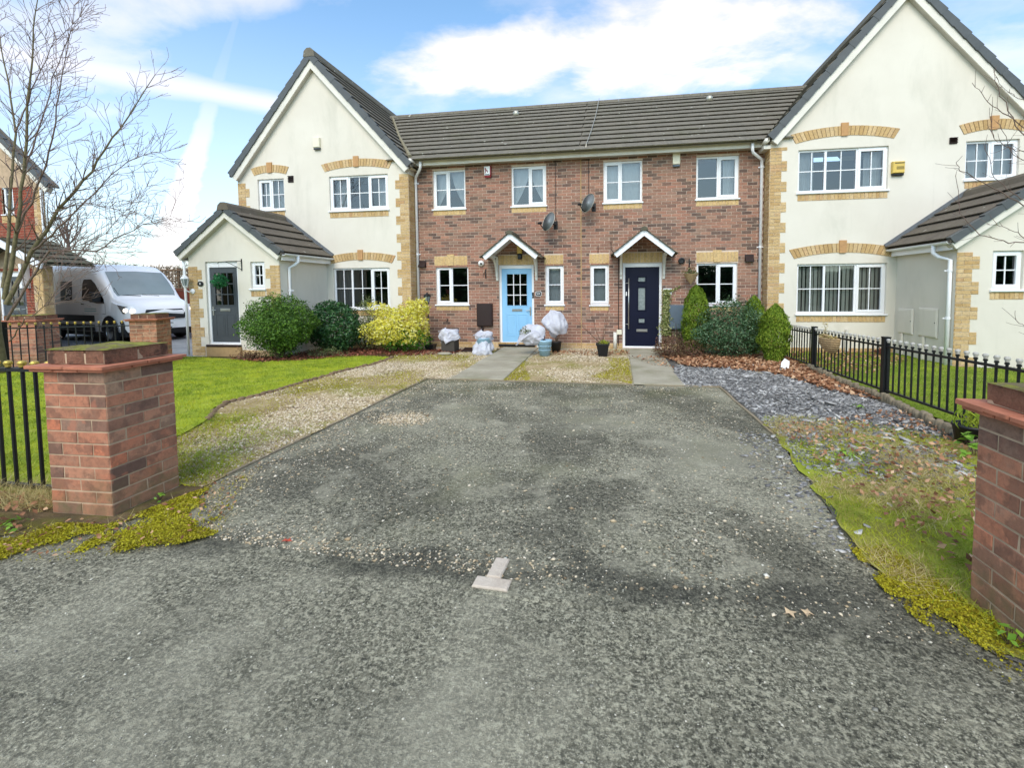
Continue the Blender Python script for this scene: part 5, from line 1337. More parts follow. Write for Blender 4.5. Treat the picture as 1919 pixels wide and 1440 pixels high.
# two pavers let into the drive
def paver(label, c, rot, L=0.19, W_=0.088):
    m = MB(); m.cbox(-L / 2, L / 2, -0.02, 0.012, -W_ / 2, W_ / 2, 0.006, Matrix.Translation((c[0], c[1], 0.0)) @ Matrix.Rotation(rot, 4, 'Z') @ Matrix.Rotation(R(-90), 4, 'X'))
    o = m.build('paving_brick', 'paver'); o.location.z = -0.004; return tag(o, label, 'paving brick')
paver('pale paving brick lying lengthwise in the asphalt, nearer the camera', (-0.618, -8.972), R(-3), 0.185, 0.082)
paver('pale paving brick pointing towards the houses, set in the asphalt', (-0.618, -8.842), R(87), 0.165, 0.078)

# ------------------------------------------------------------------ scattered ground cover
def edge_dist(q, poly):
    d = np.full(len(q), 9.0)
    for (a, b) in zip(poly, poly[1:] + poly[:1]):
        a = np.array(a); b = np.array(b); v = b - a; t = np.clip(((q - a) @ v) / (v @ v), 0, 1); d = np.minimum(d, np.linalg.norm(q - (a + t[:, None] * v), axis=1))
    return d
def stuff(name, VF, mat, label, cat, smooth=False):
    o = np_obj(name, VF[0], VF[1], mat); return tag(o, label, cat, None, 'stuff')
def lawn_blades(name, poly, n, z, h, mat, label):
    P = scatter(poly, n); return stuff(name, blades(P, z + (vnoise(P, 1.7) - 0.5) * 0.03 - 0.01, h, 0.006, 0.55), mat, label, 'grass')
lawn_blades('grass', LAWN, 90000, 0.03, 0.038, 'grass', 'short yellow green grass of the left lawn')
lawn_blades('grass', [(3.5, -0.4), (5.85, -0.4), (5.85, -2.1), (9, -2.1), (9, -8.4), (3.5, -8.4)], 42000, 0.05, 0.035, 'grass_right', 'patchy grass behind the right hand railings')
gd = lambda q: np.clip((vnoise(q, 1.1, 4, 8) - 0.25) * 2.2, 0.12, 1.0)
P = scatter(GRAV, 48000, gd); stuff('gravel', stones(P, 0.012, 0.0082, 0.55, 0.38), 'gravel', 'pale gravel left of the drive', 'gravel')
P = scatter(GRAV2, 19000, lambda q: np.clip((vnoise(q, 1.3, 1, 2) - 0.15) * 2, 0.2, 1)); stuff('gravel', stones(P, 0.012, 0.0085, 0.55, 0.38), 'gravel', 'pale gravel between the two front paths', 'gravel')
# gravel carried on to the asphalt
DR = [(-3.05, -8.2), (-3.05, -4.1), (1.45, -4.2), (1.5, -6.6), (1.35, -8.6), (1.4, -9.1), (-2.5, -8.8)]
def ddens(q):
    e = np.exp(-((q[:, 0] + 2.42) / 0.22) ** 2 - ((q[:, 1] + 6.25) / 0.22) ** 2)
    edge = np.exp(-np.abs(q[:, 0] + 3.05) / 0.22) * 0.55
    back = np.exp(-np.abs(q[:, 1] + 4.1) / 0.2) * 0.25
    jn = np.exp(-((q[:, 1] + 8.85 + 0.045 * (q[:, 0] + 1)) / 0.13) ** 2) * np.clip(0.85 - 0.36 * (q[:, 0] + 2.2), 0.06, 0.9)
    return np.clip(e * 1.3 + edge + back + jn + 0.035 + 0.05 * (vnoise(q, 1.5) > 0.6), 0, 1)
P = scatter(DR, 9000, ddens); stuff('gravel', stones(P, 0.004, 0.0052, 0.55, 0.45), 'gravel', 'loose pale gravel scattered on the drive', 'gravel')
P = scatter([(-2.8, -6.05), (-2.1, -5.95), (-2.05, -6.5), (-2.5, -6.65), (-2.85, -6.35)], 2600); P = P[np.hypot((P[:, 0] + 2.42) / 0.36, (P[:, 1] + 6.28) / 0.26) < rng.uniform(0.3, 1.15, len(P))]
stuff('gravel', stones(P, 0.006, 0.0078, 0.55, 0.38), 'gravel', 'small heap of pale gravel on the left of the drive', 'gravel')
RD = [(-4.5, -10.6), (3, -10.6), (1.8, -9.35), (1.4, -9.1), (-0.5, -9.05), (-2.6, -8.9), (-3.4, -9.15), (-5, -9.25)]
P = scatter(RD, 5000); stuff('grit', stones(P, 0.0, 0.0022, 0.6, 0.5), 'grit', 'fine loose grit on the road asphalt', 'grit')
P = scatter(DR, 8000); stuff('grit', stones(P, 0.003, 0.0034, 0.6, 0.45), 'grit', 'fine loose grit on the driveway asphalt', 'grit')
# slate chippings
def sdens(q):
    far = np.clip(1.3 - np.clip(-(q[:, 1]) - 5.9, 0, 3) * 0.75, 0.02, 1)
    return far * np.clip((vnoise(q, 1.0, 7, 1) - 0.12) * 2.2, 0.25, 1)
SL2 = [(1.0, -4.15), (1.58, -4.13), (1.6, -6.5), (1.5, -7.2), (1.4, -8.4), (3.3, -8.3), (3.35, -2.3), (2.6, -2.2), (1.1, -2.3), (1.0, -3.2)]
P = scatter(SL2, 24000, sdens); stuff('slate_chippings', chips(P, 0.012, 0.015, 0.18, 0.35), 'slate', 'grey slate chippings on the right of the drive', 'slate chippings')
P = scatter([(1.25, -6.2), (1.58, -6.4), (1.45, -8.6), (1.1, -8.4), (1.05, -7.2)], 420, lambda q: np.clip(1.0 - (1.5 - q[:, 0]) * 2.2, 0.05, 1)); stuff('slate_chippings', chips(P, 0.006, 0.011, 0.18, 0.2), 'slate', 'slate chips strayed on to the edge of the drive', 'slate chippings')
# dead leaves
def litter(name, poly, n, size, mat, label, z=0.03, dens=None, flat=0.5):
    P = scatter(poly, n, dens); C = np.column_stack([P, z + rng.random(len(P)) * 0.035]); N = np.tile([0, 0, 1.0], (len(P), 1))
    V, F_ = leaves(C, N, size, 0.62, flat); V[:, 2] = np.maximum(V[:, 2], 0.012); return stuff(name, (V, F_), mat, label, 'leaves')
litter('dead_leaves', [(0.95, -1.3), (1.3, -2.5), (2.2, -2.7), (2.7, -3.2), (3.0, -4.4), (3.42, -4.9), (3.42, -0.9), (1.0, -0.9)], 5200, 0.075, 'dead_leaf', 'drift of brown leaves below the shrubs and railings', 0.03, lambda q: np.clip(1.25 - np.abs(q[:, 1] + 2.1) * 0.28 + (q[:, 0] - 2.4) * 0.3, 0.15, 1))
litter('dead_leaves', [(1.6, -6.2), (3.4, -5.2), (3.4, -8.6), (1.7, -8.6)], 1500, 0.042, 'dead_leaf', 'brown leaves caught in the rough grass on the right', 0.04)
litter('dead_leaves', [(-8.2, -2.6), (-7.2, -2.95), (-6.2, -2.4), (-5.6, -1.85), (-4.6, -1.7), (-3.6, -1.35), (-3.6, -0.8), (-7.3, -0.7), (-7.4, -2.2), (-8.2, -2.2)], 3400, 0.06, 'dead_leaf_dark', 'dark brown leaves under the shrubs on the left', 0.025)
litter('dead_leaves', [(3.5, -0.5), (5.5, -0.5), (5.5, -1.6), (4.2, -3.0), (3.5, -3.4)], 700, 0.06, 'dead_leaf', 'brown leaves on the grass behind the railings', 0.07)
litter('dead_leaves', [(-1.7, -1.2), (0.3, -1.2), (0.3, -0.5), (-1.7, -0.6)], 420, 0.05, 'dead_leaf', 'brown leaves along the wall between the two doors', 0.02)
litter('dead_leaves', [(-6.0, -8.6), (-3.8, -8.55), (-3.8, -8.95), (-6, -9.1)], 260, 0.06, 'dead_leaf', 'brown leaves at the foot of the left railings', 0.025)
litter('dead_leaves', [(0.25, -1.4), (1.0, -1.4), (1.1, -2.8), (0.6, -2.4)], 110, 0.05, 'dead_leaf', 'brown leaves blown on to the path to the navy door', 0.04)
# rough tufts and straw on the verge
P = scatter(VERGE, 18000, lambda q: np.clip((vnoise(q, 1.6, 2, 2) - 0.2) * 2, 0.1, 1)); stuff('grass', blades(P, 0.02, 0.032, 0.0028, 0.9), 'grass', 'rough grass beside the right hand pier', 'grass')
P = scatter(VERGE, 14000, lambda q: np.clip((vnoise(q, 2.1, 5, 7) - 0.45) * 3, 0.0, 1)); stuff('dry_grass', blades(P, 0.02, 0.042, 0.002, 1.5), 'straw', 'dry straw coloured grass beside the right hand pier', 'grass')
P = scatter([(-6, -8.75), (-3.8, -8.7), (-3.8, -8.4), (-6, -8.45)], 4200); stuff('dry_grass', blades(P, 0.01, 0.10, 0.0022, 1.1), 'straw', 'dry grass under the left railings', 'grass')
TG = [(-5.0, -6.5), (-4.3, -6.4), (-3.15, -6.9), (-3.12, -8.2), (-3.7, -8.3), (-4.9, -7.8)]
P = scatter(TG, 6500, lambda q: np.clip((vnoise(q, 1.9, 6, 2) - 0.3 + 1.2 * np.minimum(edge_dist(q, TG), 0.3)) * 2, 0.02, 1)); stuff('grass', blades(P, 0.012, 0.035, 0.003, 0.8), 'grass', 'thin grass creeping over the gravel by the mossy pier', 'grass')
gm = lambda q: np.clip((0.56 - vnoise(q, 1.1, 4, 8)) * 3.0, 0, 1)
P = scatter(GRAV, 9500, gm); stuff('moss_tufts', blades(P, 0.010, 0.022, 0.006, 0.9), 'moss_shard', 'yellow green moss creeping over the left gravel', 'moss')
P = scatter([(-1.8, -4.05), (-1.35, -4.05), (-1.75, -2.6), (-1.9, -1.5), (-1.86, -2.8)], 1800); stuff('moss_tufts', blades(P, 0.012, 0.022, 0.006, 0.9), 'moss_shard', 'moss beside the path to the blue door', 'moss')
P = scatter([(-0.45, -3.6), (0.26, -4.08), (0.27, -1.6), (-0.2, -1.5), (-0.05, -2.8)], 3200); stuff('moss_tufts', blades(P, 0.012, 0.022, 0.006, 0.9), 'moss_shard', 'moss beside the path to the navy door', 'moss')
# cushions of moss along the front edge
def moss_bank(name, poly, label, n, hh=0.05):
    P = scatter(poly, n, lambda q: np.clip((vnoise(q, 2.6, 1, 6) * 0.6 + vnoise(q, 8.5, 3, 2) * 0.4 - 0.58 + 0.9 * np.minimum(edge_dist(q, poly), 0.3)) * 3.6, 0.012, 1)); k = len(P)
    z = 0.008 + hh * np.clip(vnoise(P, 2.6, 1, 6) - 0.3, 0, 1) + rng.random(k) * 0.008
    C = np.column_stack([P, z]); N = np.tile([0, 0, 1.0], (k, 1))
    return stuff(name, leaves(C, N, 0.0125, 0.8, 0.9), 'moss_shard', label, 'moss')
MB1 = [(-4.6, -9.26), (-3.6, -9.23), (-2.95, -9.12), (-2.55, -8.94), (-2.38, -8.77), (-2.72, -8.26), (-2.97, -7.75), (-3.05, -8.1), (-3.1, -8.5), (-3.2, -8.78), (-3.8, -8.85), (-4.6, -8.9)]
moss_bank('moss_tufts', MB1, 'yellow green moss cushions along the road edge by the left pier', 40000, 0.025)
MB2 = [(1.30, -8.3), (1.5, -8.35), (1.64, -8.85), (1.66, -9.15), (1.75, -9.35), (1.68, -9.50), (1.42, -9.22), (1.28, -8.85)]
litter('dead_leaves', MB1, 260, 0.03, 'dead_leaf', 'small dead leaf scraps in the moss by the left pier', 0.02)
P = scatter(MB1, 700); stuff('dry_grass', blades(P, 0.012, 0.035, 0.0016, 1.6), 'straw', 'dry grass scraps in the moss by the left pier', 'grass')
moss_bank('moss_tufts', MB2, 'moss cushions at the foot of the right hand pier', 14000, 0.025)
# broad leaved weeds
def weed(label, c, n, size, h=0.08, mat='leaf_weed', name='weed'):
    a = rng.uniform(0, 2 * np.pi, n); r_ = rng.uniform(0.2, 1.0, n) * size; C = np.column_stack([c[0] + np.cos(a) * r_, c[1] + np.sin(a) * r_, 0.02 + h * (1.1 - r_ / size) + rng.random(n) * 0.01])
    N = np.column_stack([np.cos(a) * 0.5, np.sin(a) * 0.5, np.ones(n)]); V, F_ = leaves(C, N, size * 0.55, 0.55, 0.25)
    t = thing(name, label, 'weed', (c[0], c[1], 0), 'weeds')
    np_obj('leaves', V, F_, mat, t); m = MB()
    for k in range(min(n, 10)): m.tube([(c[0], c[1], 0.0), tuple(C[k])], 0.002, 4)
    m.build('stems', 'stem', t)
weed('bright green weed against the right edge pier', (1.60, -9.05), 14, 0.07)
weed('green weed lowest at the right edge of the picture', (1.60, -9.28), 10, 0.08, 0.05)
weed('small green weed at the foot of the mossy pier, drive side', (-3.2, -8.45), 12, 0.06, 0.05)
weed('pale green weed in the moss below the left railings', (-3.75, -8.90), 18, 0.08, 0.05)
weed('green weed in the slate near the railings', (2.85, -5.25), 14, 0.09, 0.06)
weed('green weed on the rough grass near the drive edge', (1.95, -6.9), 16, 0.08, 0.05)
weed('tall leafy weed growing beside the black tub', (3.05, -6.75), 26, 0.16, 0.24)

# ------------------------------------------------------------------ shrubs
def shell(n, c, r, sq=2.2, low=0.0, rough=0.16, inner=0.30):
    """points through the outer part of a lumpy ellipsoid"""
    d = unit(rng.normal(0, 1, (n, 3)))
    f = 1.0 / (np.abs(d[:, 0]) ** sq + np.abs(d[:, 1]) ** sq + np.abs(d[:, 2]) ** sq) ** (1 / sq)
    lump = 1 + rough * (vnoise(np.column_stack([d[:, 0] * 2.2 + c[0], d[:, 2] * 2.2 + d[:, 1] * 1.7]), 1.3, 11, 4) - 0.5) * 2 + rough * 0.7 * (vnoise(np.column_stack([d[:, 0] + d[:, 1], d[:, 2]]), 4.5, 2, 9) - 0.5) * 2
    rad = (1 - inner * rng.random(n) ** 1.7) * f * lump * (1 + 0.13 * (rng.random(n) < 0.07) * rng.random(n))
    P = np.array(c) + d * rad[:, None] * np.array(r)
    N = unit(d / np.array(r))
    k = P[:, 2] > low
    return P[k], N[k]
def stems(t, base, tips, r0=0.012, n=9, spread=0.08):
    m = MB()
    for q in tips:
        b = Vector(base) + Vector((random.uniform(-spread, spread), random.uniform(-spread, spread), 0)); q = Vector(q)
        mid = b.lerp(q, 0.5) + Vector((random.uniform(-.06, .06), random.uniform(-.06, .06), random.uniform(0, .08)))
        m.tube([b, mid, q], [r0, r0 * 0.7, r0 * 0.3], 5)
    return m.build('stems', 'stem', t)
def shrub(name, label, c, r, n, size, mat, asp=0.5, sq=2.2, low=0.03, rough=0.16, cat='shrub', jit=0.7, base=None, inner=0.35, group='shrubs along the house fronts', up=0.0, nst=16):
    t = thing(name, label, cat, (c[0], c[1], 0), group)
    P, N = shell(n, c, r, sq, low, rough, inner); V, F_ = leaves(P, N + np.array([0, 0, 0.35]), size, asp, jit, up); np_obj('foliage', V, F_, mat, t)
    idx = rng.integers(0, len(P), nst); cc = np.array(c)
    stems(t, (c[0], c[1], 0), [tuple(cc + (P[i] - cc) * 0.85) for i in idx])
    return t
t = shrub('round_bush', 'large clipped rounded bright green bush beside the grey door', (-7.20, -2.38, 0.80), (0.80, 0.64, 0.57), 22000, 0.044, 'leaf_round', 0.5, 2.1, 0.2, 0.17, inner=0.6)
P, N = shell(1700, (-7.15, -2.38, 0.36), (0.46, 0.35, 0.36), 2.0, 0.08, 0.3, 0.8); V, F_ = leaves(P, N, 0.05, 0.5, 0.8); np_obj('lower_foliage', V, F_, 'leaf_round', t)
shrub('laurel_bush', 'dark glossy evergreen bush between the round bush and the yellow bush', (-6.58, -1.35, 0.64), (0.60, 0.48, 0.56), 7600, 0.068, 'leaf_laurel', 0.5, 2.6, 0.06, 0.12)
t = shrub('olive_shrub', 'thin dull olive shrub under the left ground floor window', (-5.98, -0.95, 0.52), (0.32, 0.32, 0.54), 2300, 0.045, 'leaf_olive', 0.5, 2.0, 0.05, 0.3, inner=0.8)
P, N = shell(500, (-6.05, -0.8, 1.15), (0.26, 0.15, 0.22), 2.0, 0.05, 0.4, 0.9); V, F_ = leaves(P, N, 0.04, 0.5, 0.8); np_obj('top_foliage', V, F_, 'leaf_olive', t)
t = shrub('yellow_bush', 'bright yellow variegated bush beside the downpipe', (-5.16, -1.10, 0.62), (0.68, 0.46, 0.50), 6200, 0.072, 'leaf_yellow', 0.42, 2.6, 0.22, 0.3, inner=0.5)
P, N = shell(700, (-4.72, -0.85, 1.05), (0.28, 0.22, 0.20), 2.0, 0.3, 0.4); V, F_ = leaves(P, N, 0.085, 0.42, 0.8); np_obj('top_foliage', V, F_, 'leaf_yellow', t)
P, N = shell(1300, (-4.98, -1.0, 0.30), (0.60, 0.42, 0.27), 2.4, 0.04, 0.2, 0.5); V, F_ = leaves(P, N, 0.075, 0.45, 0.8); np_obj('lower_foliage', V, F_, 'leaf_green_low', t)
shrub('ground_shrub', 'low straggly brownish shrub at the foot of the round bush', (-7.75, -2.55, 0.12), (0.50, 0.22, 0.16), 600, 0.04, 'leaf_brown', 0.5, 2.0, 0.02, 0.4, inner=0.9)
shrub('ground_shrub', 'low sparse pale shrub between the round bush and the dark bush', (-6.35, -2.05, 0.12), (0.5, 0.2, 0.17), 700, 0.035, 'leaf_olive', 0.5, 2.0, 0.02, 0.4, inner=0.9)
def conifer(label, x, y, h, rw, n=9500):
    t = thing('conifer', label, 'conifer', (x, y, 0), 'golden dwarf conifers')
    tt = rng.random(n) ** 0.85; a = rng.uniform(0, 2 * np.pi, n)
    prof = np.interp(tt, [0, 0.08, 0.3, 0.55, 0.8, 0.93, 1.0], [0.45, 0.7, 0.97, 1.0, 0.78, 0.46, 0.10])
    lump = 1 + 0.22 * (vnoise(np.column_stack([a * 1.6 + x * 3, tt * 5]), 1.0, 3, 8) - 0.5) * 2 + 0.16 * (vnoise(np.column_stack([a * 4.5, tt * 14 + x]), 1.0, 1, 3) - 0.5) * 2
    tt = tt * (1 + 0.07 * (vnoise(np.column_stack([a * 2.2 + x, a * 0]), 1.0, 5, 5) - 0.5))
    rad = rw * prof * lump * (1 - 0.35 * rng.random(n) ** 2)
    P = np.column_stack([x + np.cos(a) * rad, y + np.sin(a) * rad, 0.04 + tt * h]); N = np.column_stack([np.cos(a), np.sin(a), np.full(n, 0.25)])
    V, F_ = leaves(P, N, 0.062, 0.26, 0.5, 2.2); np_obj('foliage', V, F_, 'leaf_conifer', t)
    m = MB(); m.tube([(x, y, -0.02), (x, y, h * 0.8)], [0.03, 0.008], 6); m.build('trunk', 'stem', t)
conifer('pointed golden green conifer next to the grey meter box', 1.72, -0.85, 1.46, 0.29)
conifer('golden green conifer nearest the railings, rightmost of the three', 3.06, -1.72, 1.08, 0.27, 8500)
conifer('golden green conifer against the downpipe, behind the dark shrub', 2.98, -0.62, 1.22, 0.25, 7500)
t = shrub('dark_shrub', 'broad dark green shrub between the golden conifers', (2.36, -1.15, 0.60), (0.72, 0.55, 0.52), 10500, 0.052, 'leaf_viburnum', 0.4, 2.4, 0.04, 0.24, inner=0.55)
P, N = shell(420, (2.55, -0.85, 1.13), (0.45, 0.25, 0.16), 2.0, 0.4, 0.5, 0.9); V, F_ = leaves(P, N, 0.05, 0.4, 0.8, 1.0); np_obj('top_foliage', V, F_, 'leaf_viburnum', t)
shrub('brown_shrub', 'low reddish brown shrub at the foot of the navy door', (1.12, -1.28, 0.22), (0.30, 0.28, 0.25), 2400, 0.035, 'leaf_brown', 0.5, 2.2, 0.02, 0.25)
shrub('brown_shrub', 'low dry brown shrub between the reddish one and the conifer', (1.58, -1.32, 0.18), (0.24, 0.22, 0.21), 1300, 0.035, 'leaf_brown', 0.5, 2.2, 0.02, 0.3)
# ivy on the wall by the navy door
t = thing('ivy', 'variegated ivy climbing the wall beside the navy door', 'climber', (1.17, -0.05, 0))
n = 1300; z = rng.uniform(0.35, 1.45, n); wd = np.interp(z, [0.35, 0.9, 1.3, 1.45], [0.17, 0.12, 0.10, 0.13]); xx = 1.17 + rng.normal(0, 0.45, n) * wd + 0.07 * np.clip(z - 1.2, 0, 1)
P = np.column_stack([xx, -0.03 - rng.random(n) * 0.10, z]); V, F_ = leaves(P, np.tile([0, -1.0, 0.3], (n, 1)), 0.042, 0.75, 0.5); np_obj('foliage', V, F_, 'leaf_ivy', t)
n = 60; s = rng.random(n); P = np.column_stack([1.22 + s * 0.3, np.full(n, -0.04), 1.38 + s * 0.14 + rng.normal(0, .02, n)]); V, F_ = leaves(P, np.tile([0, -1.0, 0.3], (n, 1)), 0.035, 0.7, 0.5); np_obj('side_shoot', V, F_, 'leaf_ivy', t)
m = MB(); m.tube([(1.15, -0.02, 0.0), (1.2, -0.02, 0.6), (1.16, -0.02, 1.1), (1.24, -0.02, 1.4), (1.52, -0.03, 1.52)], [0.012, 0.01, 0.008, 0.005, 0.002], 5); m.build('stems', 'stem', t)
shrub('wall_shrub', 'sparse leafless twiggy plant in front of the grey meter box', (1.45, -0.5, 0.48), (0.16, 0.14, 0.26), 170, 0.035, 'leaf_laurel', 0.5, 2.0, 0.1, 0.4, inner=0.9, nst=14)

# ------------------------------------------------------------------ bare trees
def limb(m, p, d, L, r, depth, rnd, up=0.10, wig=0.16, tip=0.0018, bud=None, minr=0.0):
    n = max(3, int(L / 0.13)); pts = [Vector(p)]; rr = [r]; d = Vector(d).normalized(); kids = []
    for i in range(n):
        d = (d + Vector((rnd.gauss(0, wig), rnd.gauss(0, wig), rnd.gauss(0, wig) + up)) * 0.5).normalized()
        pts.append(pts[-1] + d * (L / n)); t = (i + 1) / n; rr.append(max(tip, r * (1 - t * 0.78)))
        if depth > 0 and i >= 1: kids.append((pts[-1].copy(), d.copy(), t, rr[-1]))
    m.tube(pts, rr, 7 if r > 0.03 else (5 if r > 0.008 else 3), False)
    if depth <= 0: return
    nk = max(2, int(L * (3.4 if depth > 1 else 5.0)))
    for k in range(nk):
        q, dd, t, r0 = kids[min(len(kids) - 1, int((k + rnd.random()) / nk * len(kids)))]
        ax = dd.orthogonal().normalized(); ax.rotate(Matrix.Rotation(rnd.uniform(0, 6.28), 3, dd)); nd = (dd * math.cos(0.75) + ax * math.sin(0.75) + Vector((0, 0, 0.12))).normalized()
        limb(m, q, nd, L * rnd.uniform(0.28, 0.55) * (1.05 - t * 0.4), max(tip, min(r0 * 0.62, r * 0.55)), depth - 1, rnd, up, wig * 1.15, tip)
tl = thing('bare_tree', 'leafless tree at the left edge, mossy trunk and many twigs', 'tree', (-11.25, -4.55, 0))
rnd = random.Random(5)
TB = Vector((-11.25, -4.55, 0))
trk = MB(); FK = TB + Vector((-0.05, 0.0, 1.35))
trk.tube([TB + Vector((0, 0, -0.1)), TB + Vector((0.02, 0, 0.25)), TB + Vector((-0.03, 0.0, 0.8)), FK, FK + Vector((-0.10, -0.02, 0.6)), FK + Vector((-0.12, 0, 1.4)), FK + Vector((-0.05, 0, 2.3))], [0.155, 0.125, 0.115, 0.12, 0.085, 0.07, 0.05], 12)
trk.build('trunk', 'bark', tl, True)
LIMBS = [([(-10.97, -4.50, 1.28), (-10.62, -4.32, 2.27), (-10.22, -4.14, 3.01), (-9.72, -3.94, 3.77), (-9.25, -3.75, 4.59), (-8.67, -3.52, 5.62)], 0.06),
         ([(-11.01, -4.50, 1.39), (-10.74, -4.45, 2.55), (-10.52, -4.42, 3.60), (-10.38, -4.38, 4.82), (-10.21, -4.35, 5.92), (-10.01, -4.32, 7.01)], 0.055),
         ([(-10.99, -4.52, 1.00), (-10.56, -4.39, 1.78), (-10.24, -4.29, 2.27), (-9.45, -4.14, 2.26), (-8.79, -3.99, 2.65), (-8.13, -3.85, 2.89)], 0.035),
         ([(-11.03, -4.49, 1.59), (-11.08, -4.29, 2.97), (-11.17, -4.09, 4.49), (-11.52, -3.94, 5.86), (-11.89, -3.81, 6.96)], 0.045),
         ([(-10.82, -4.40, 2.56), (-10.25, -4.42, 3.30), (-9.78, -4.44, 4.20), (-9.43, -4.48, 5.25), (-9.06, -4.51, 6.35)], 0.03),
         ([(-10.53, -4.37, 2.26), (-9.99, -4.32, 2.64), (-9.26, -4.21, 3.30), (-8.64, -4.13, 3.86), (-8.03, -4.07, 3.98)], 0.026),
         ([(-10.68, -4.32, 3.63), (-10.68, -4.02, 4.68), (-10.62, -3.70, 5.90), (-10.39, -3.35, 7.28)], 0.024),
         ([(-10.92, -4.53, 0.61), (-10.46, -4.57, 1.01), (-9.91, -4.60, 1.30), (-9.47, -4.64, 1.76)], 0.018),
         ([(-10.15, -4.27, 2.94), (-9.47, -4.32, 3.10), (-8.72, -4.38, 2.97), (-8.00, -4.44, 2.84)], 0.018),
         ([(-10.84, -4.30, 4.41), (-10.62, -4.15, 5.21), (-10.36, -3.99, 6.03), (-9.90, -3.81, 6.66)], 0.02),
         ([(-10.53, -4.39, 1.97), (-10.12, -4.17, 2.27), (-9.48, -3.92, 2.58), (-8.87, -3.63, 3.51)], 0.02)]
crown = MB()
for (pp, r0) in LIMBS:
    P = [Vector(p) for p in pp]
    Q = []
    for a, b in zip(P[:-1], P[1:]):
        for k in range(4): Q.append(a.lerp(b, k / 4) + Vector((rnd.gauss(0, .012), rnd.gauss(0, .012), rnd.gauss(0, .012))))
    r0 *= 0.66; Q.append(P[-1]); n = len(Q); rr = [r0 * (1 - 0.86 * i / (n - 1)) for i in range(n)]
    lm = MB(); lm.tube(Q, rr, 8, False); lm.build('limb', 'bark' if r0 > 0.027 else 'twig', tl, True)
    for i in range(3, n):
        for k in range(4 if i > n * 0.35 else 2):
            dirv = (Q[i] - Q[i - 1]).normalized(); ax = dirv.orthogonal().normalized(); ax.rotate(Matrix.Rotation(rnd.uniform(0, 6.28), 3, dirv))
            nd = (dirv * 0.8 + ax * 0.75 + Vector((0, 0, 0.1))).normalized(); L = rnd.uniform(0.35, 0.95) * (1.15 - 0.5 * i / n)
            limb(crown, Q[i], nd, L, max(0.004, rr[i] * 0.42), 1 if rnd.random() < 0.85 else 2, rnd, 0.10, 0.20, 0.0034)
crown.build('crown', 'twig', tl)
tr = thing('bare_tree', 'bare twigs of a small tree reaching in from the right edge', 'tree', (5.6, -5.2, 0))
m = MB(); m.tube([(5.6, -5.2, 0.0), (5.62, -5.2, 0.9), (5.55, -5.18, 2.0), (5.45, -5.15, 3.2), (5.4, -5.1, 4.2)], [0.06, 0.05, 0.04, 0.028, 0.008], 9); m.build('trunk', 'twig', tr, True)
RT = [([(4.66, -5.23, 2.86), (4.38, -5.21, 3.26), (4.21, -5.17, 3.69), (4.20, -5.12, 3.92)], 0.008),
      ([(4.49, -5.44, 2.95), (4.16, -5.47, 3.24), (3.88, -5.50, 3.44), (3.73, -5.51, 3.64)], 0.007),
      ([(4.89, -4.99, 2.31), (4.62, -4.93, 2.54), (4.44, -4.87, 2.75), (4.37, -4.78, 3.19)], 0.008),
      ([(4.55, -5.59, 2.17), (4.12, -5.70, 2.30), (3.71, -5.80, 2.51), (3.41, -5.89, 2.64), (3.33, -5.95, 2.71)], 0.008),
      ([(4.33, -5.69, 1.92), (3.95, -5.77, 1.92), (3.65, -5.82, 2.00), (3.45, -5.85, 2.22), (3.40, -5.84, 2.60)], 0.007),
      ([(4.32, -5.66, 2.76), (4.09, -5.70, 2.84), (3.91, -5.74, 2.89), (3.77, -5.76, 3.00), (3.75, -5.76, 3.21)], 0.006),
      ([(4.73, -5.21, 1.81), (4.42, -5.29, 2.04), (4.18, -5.37, 2.13), (3.97, -5.45, 2.15)], 0.006),
      ([(4.80, -5.10, 3.24), (4.55, -5.10, 3.55), (4.36, -5.11, 3.65), (4.24, -5.10, 3.84)], 0.005),
      ([(4.32, -5.78, 0.86), (4.14, -5.78, 1.05), (4.05, -5.77, 1.13)], 0.004),
      ([(4.47, -5.48, 2.69), (4.12, -5.54, 2.86), (4.00, -5.57, 3.08), (3.94, -5.59, 3.21)], 0.005)]
cr = MB()
for (pp, r0) in RT:
    P = [Vector(p) for p in pp]; Q = []
    root = Vector((5.58, -5.19, max(0.6, P[0].z - 0.35))); P = [root] + P
    for a, b in zip(P[:-1], P[1:]):
        for k in range(5): Q.append(a.lerp(b, k / 5) + Vector((rnd.gauss(0, .006), rnd.gauss(0, .006), rnd.gauss(0, .006))))
    Q.append(P[-1]); n = len(Q); cr.tube(Q, [max(0.0025, r0 * (1 - 0.75 * i / n)) for i in range(n)], 5, False)
    for i in range(5, n, 2):
        dirv = (Q[i] - Q[i - 1]).normalized(); ax = dirv.orthogonal().normalized(); ax.rotate(Matrix.Rotation(rnd.uniform(0, 6.28), 3, dirv))
        limb(cr, Q[i], (dirv + ax * 0.8).normalized(), rnd.uniform(0.05, 0.22), 0.003, 0, rnd, 0.05, 0.15, 0.0018)
cr.build('crown', 'twig', tr)

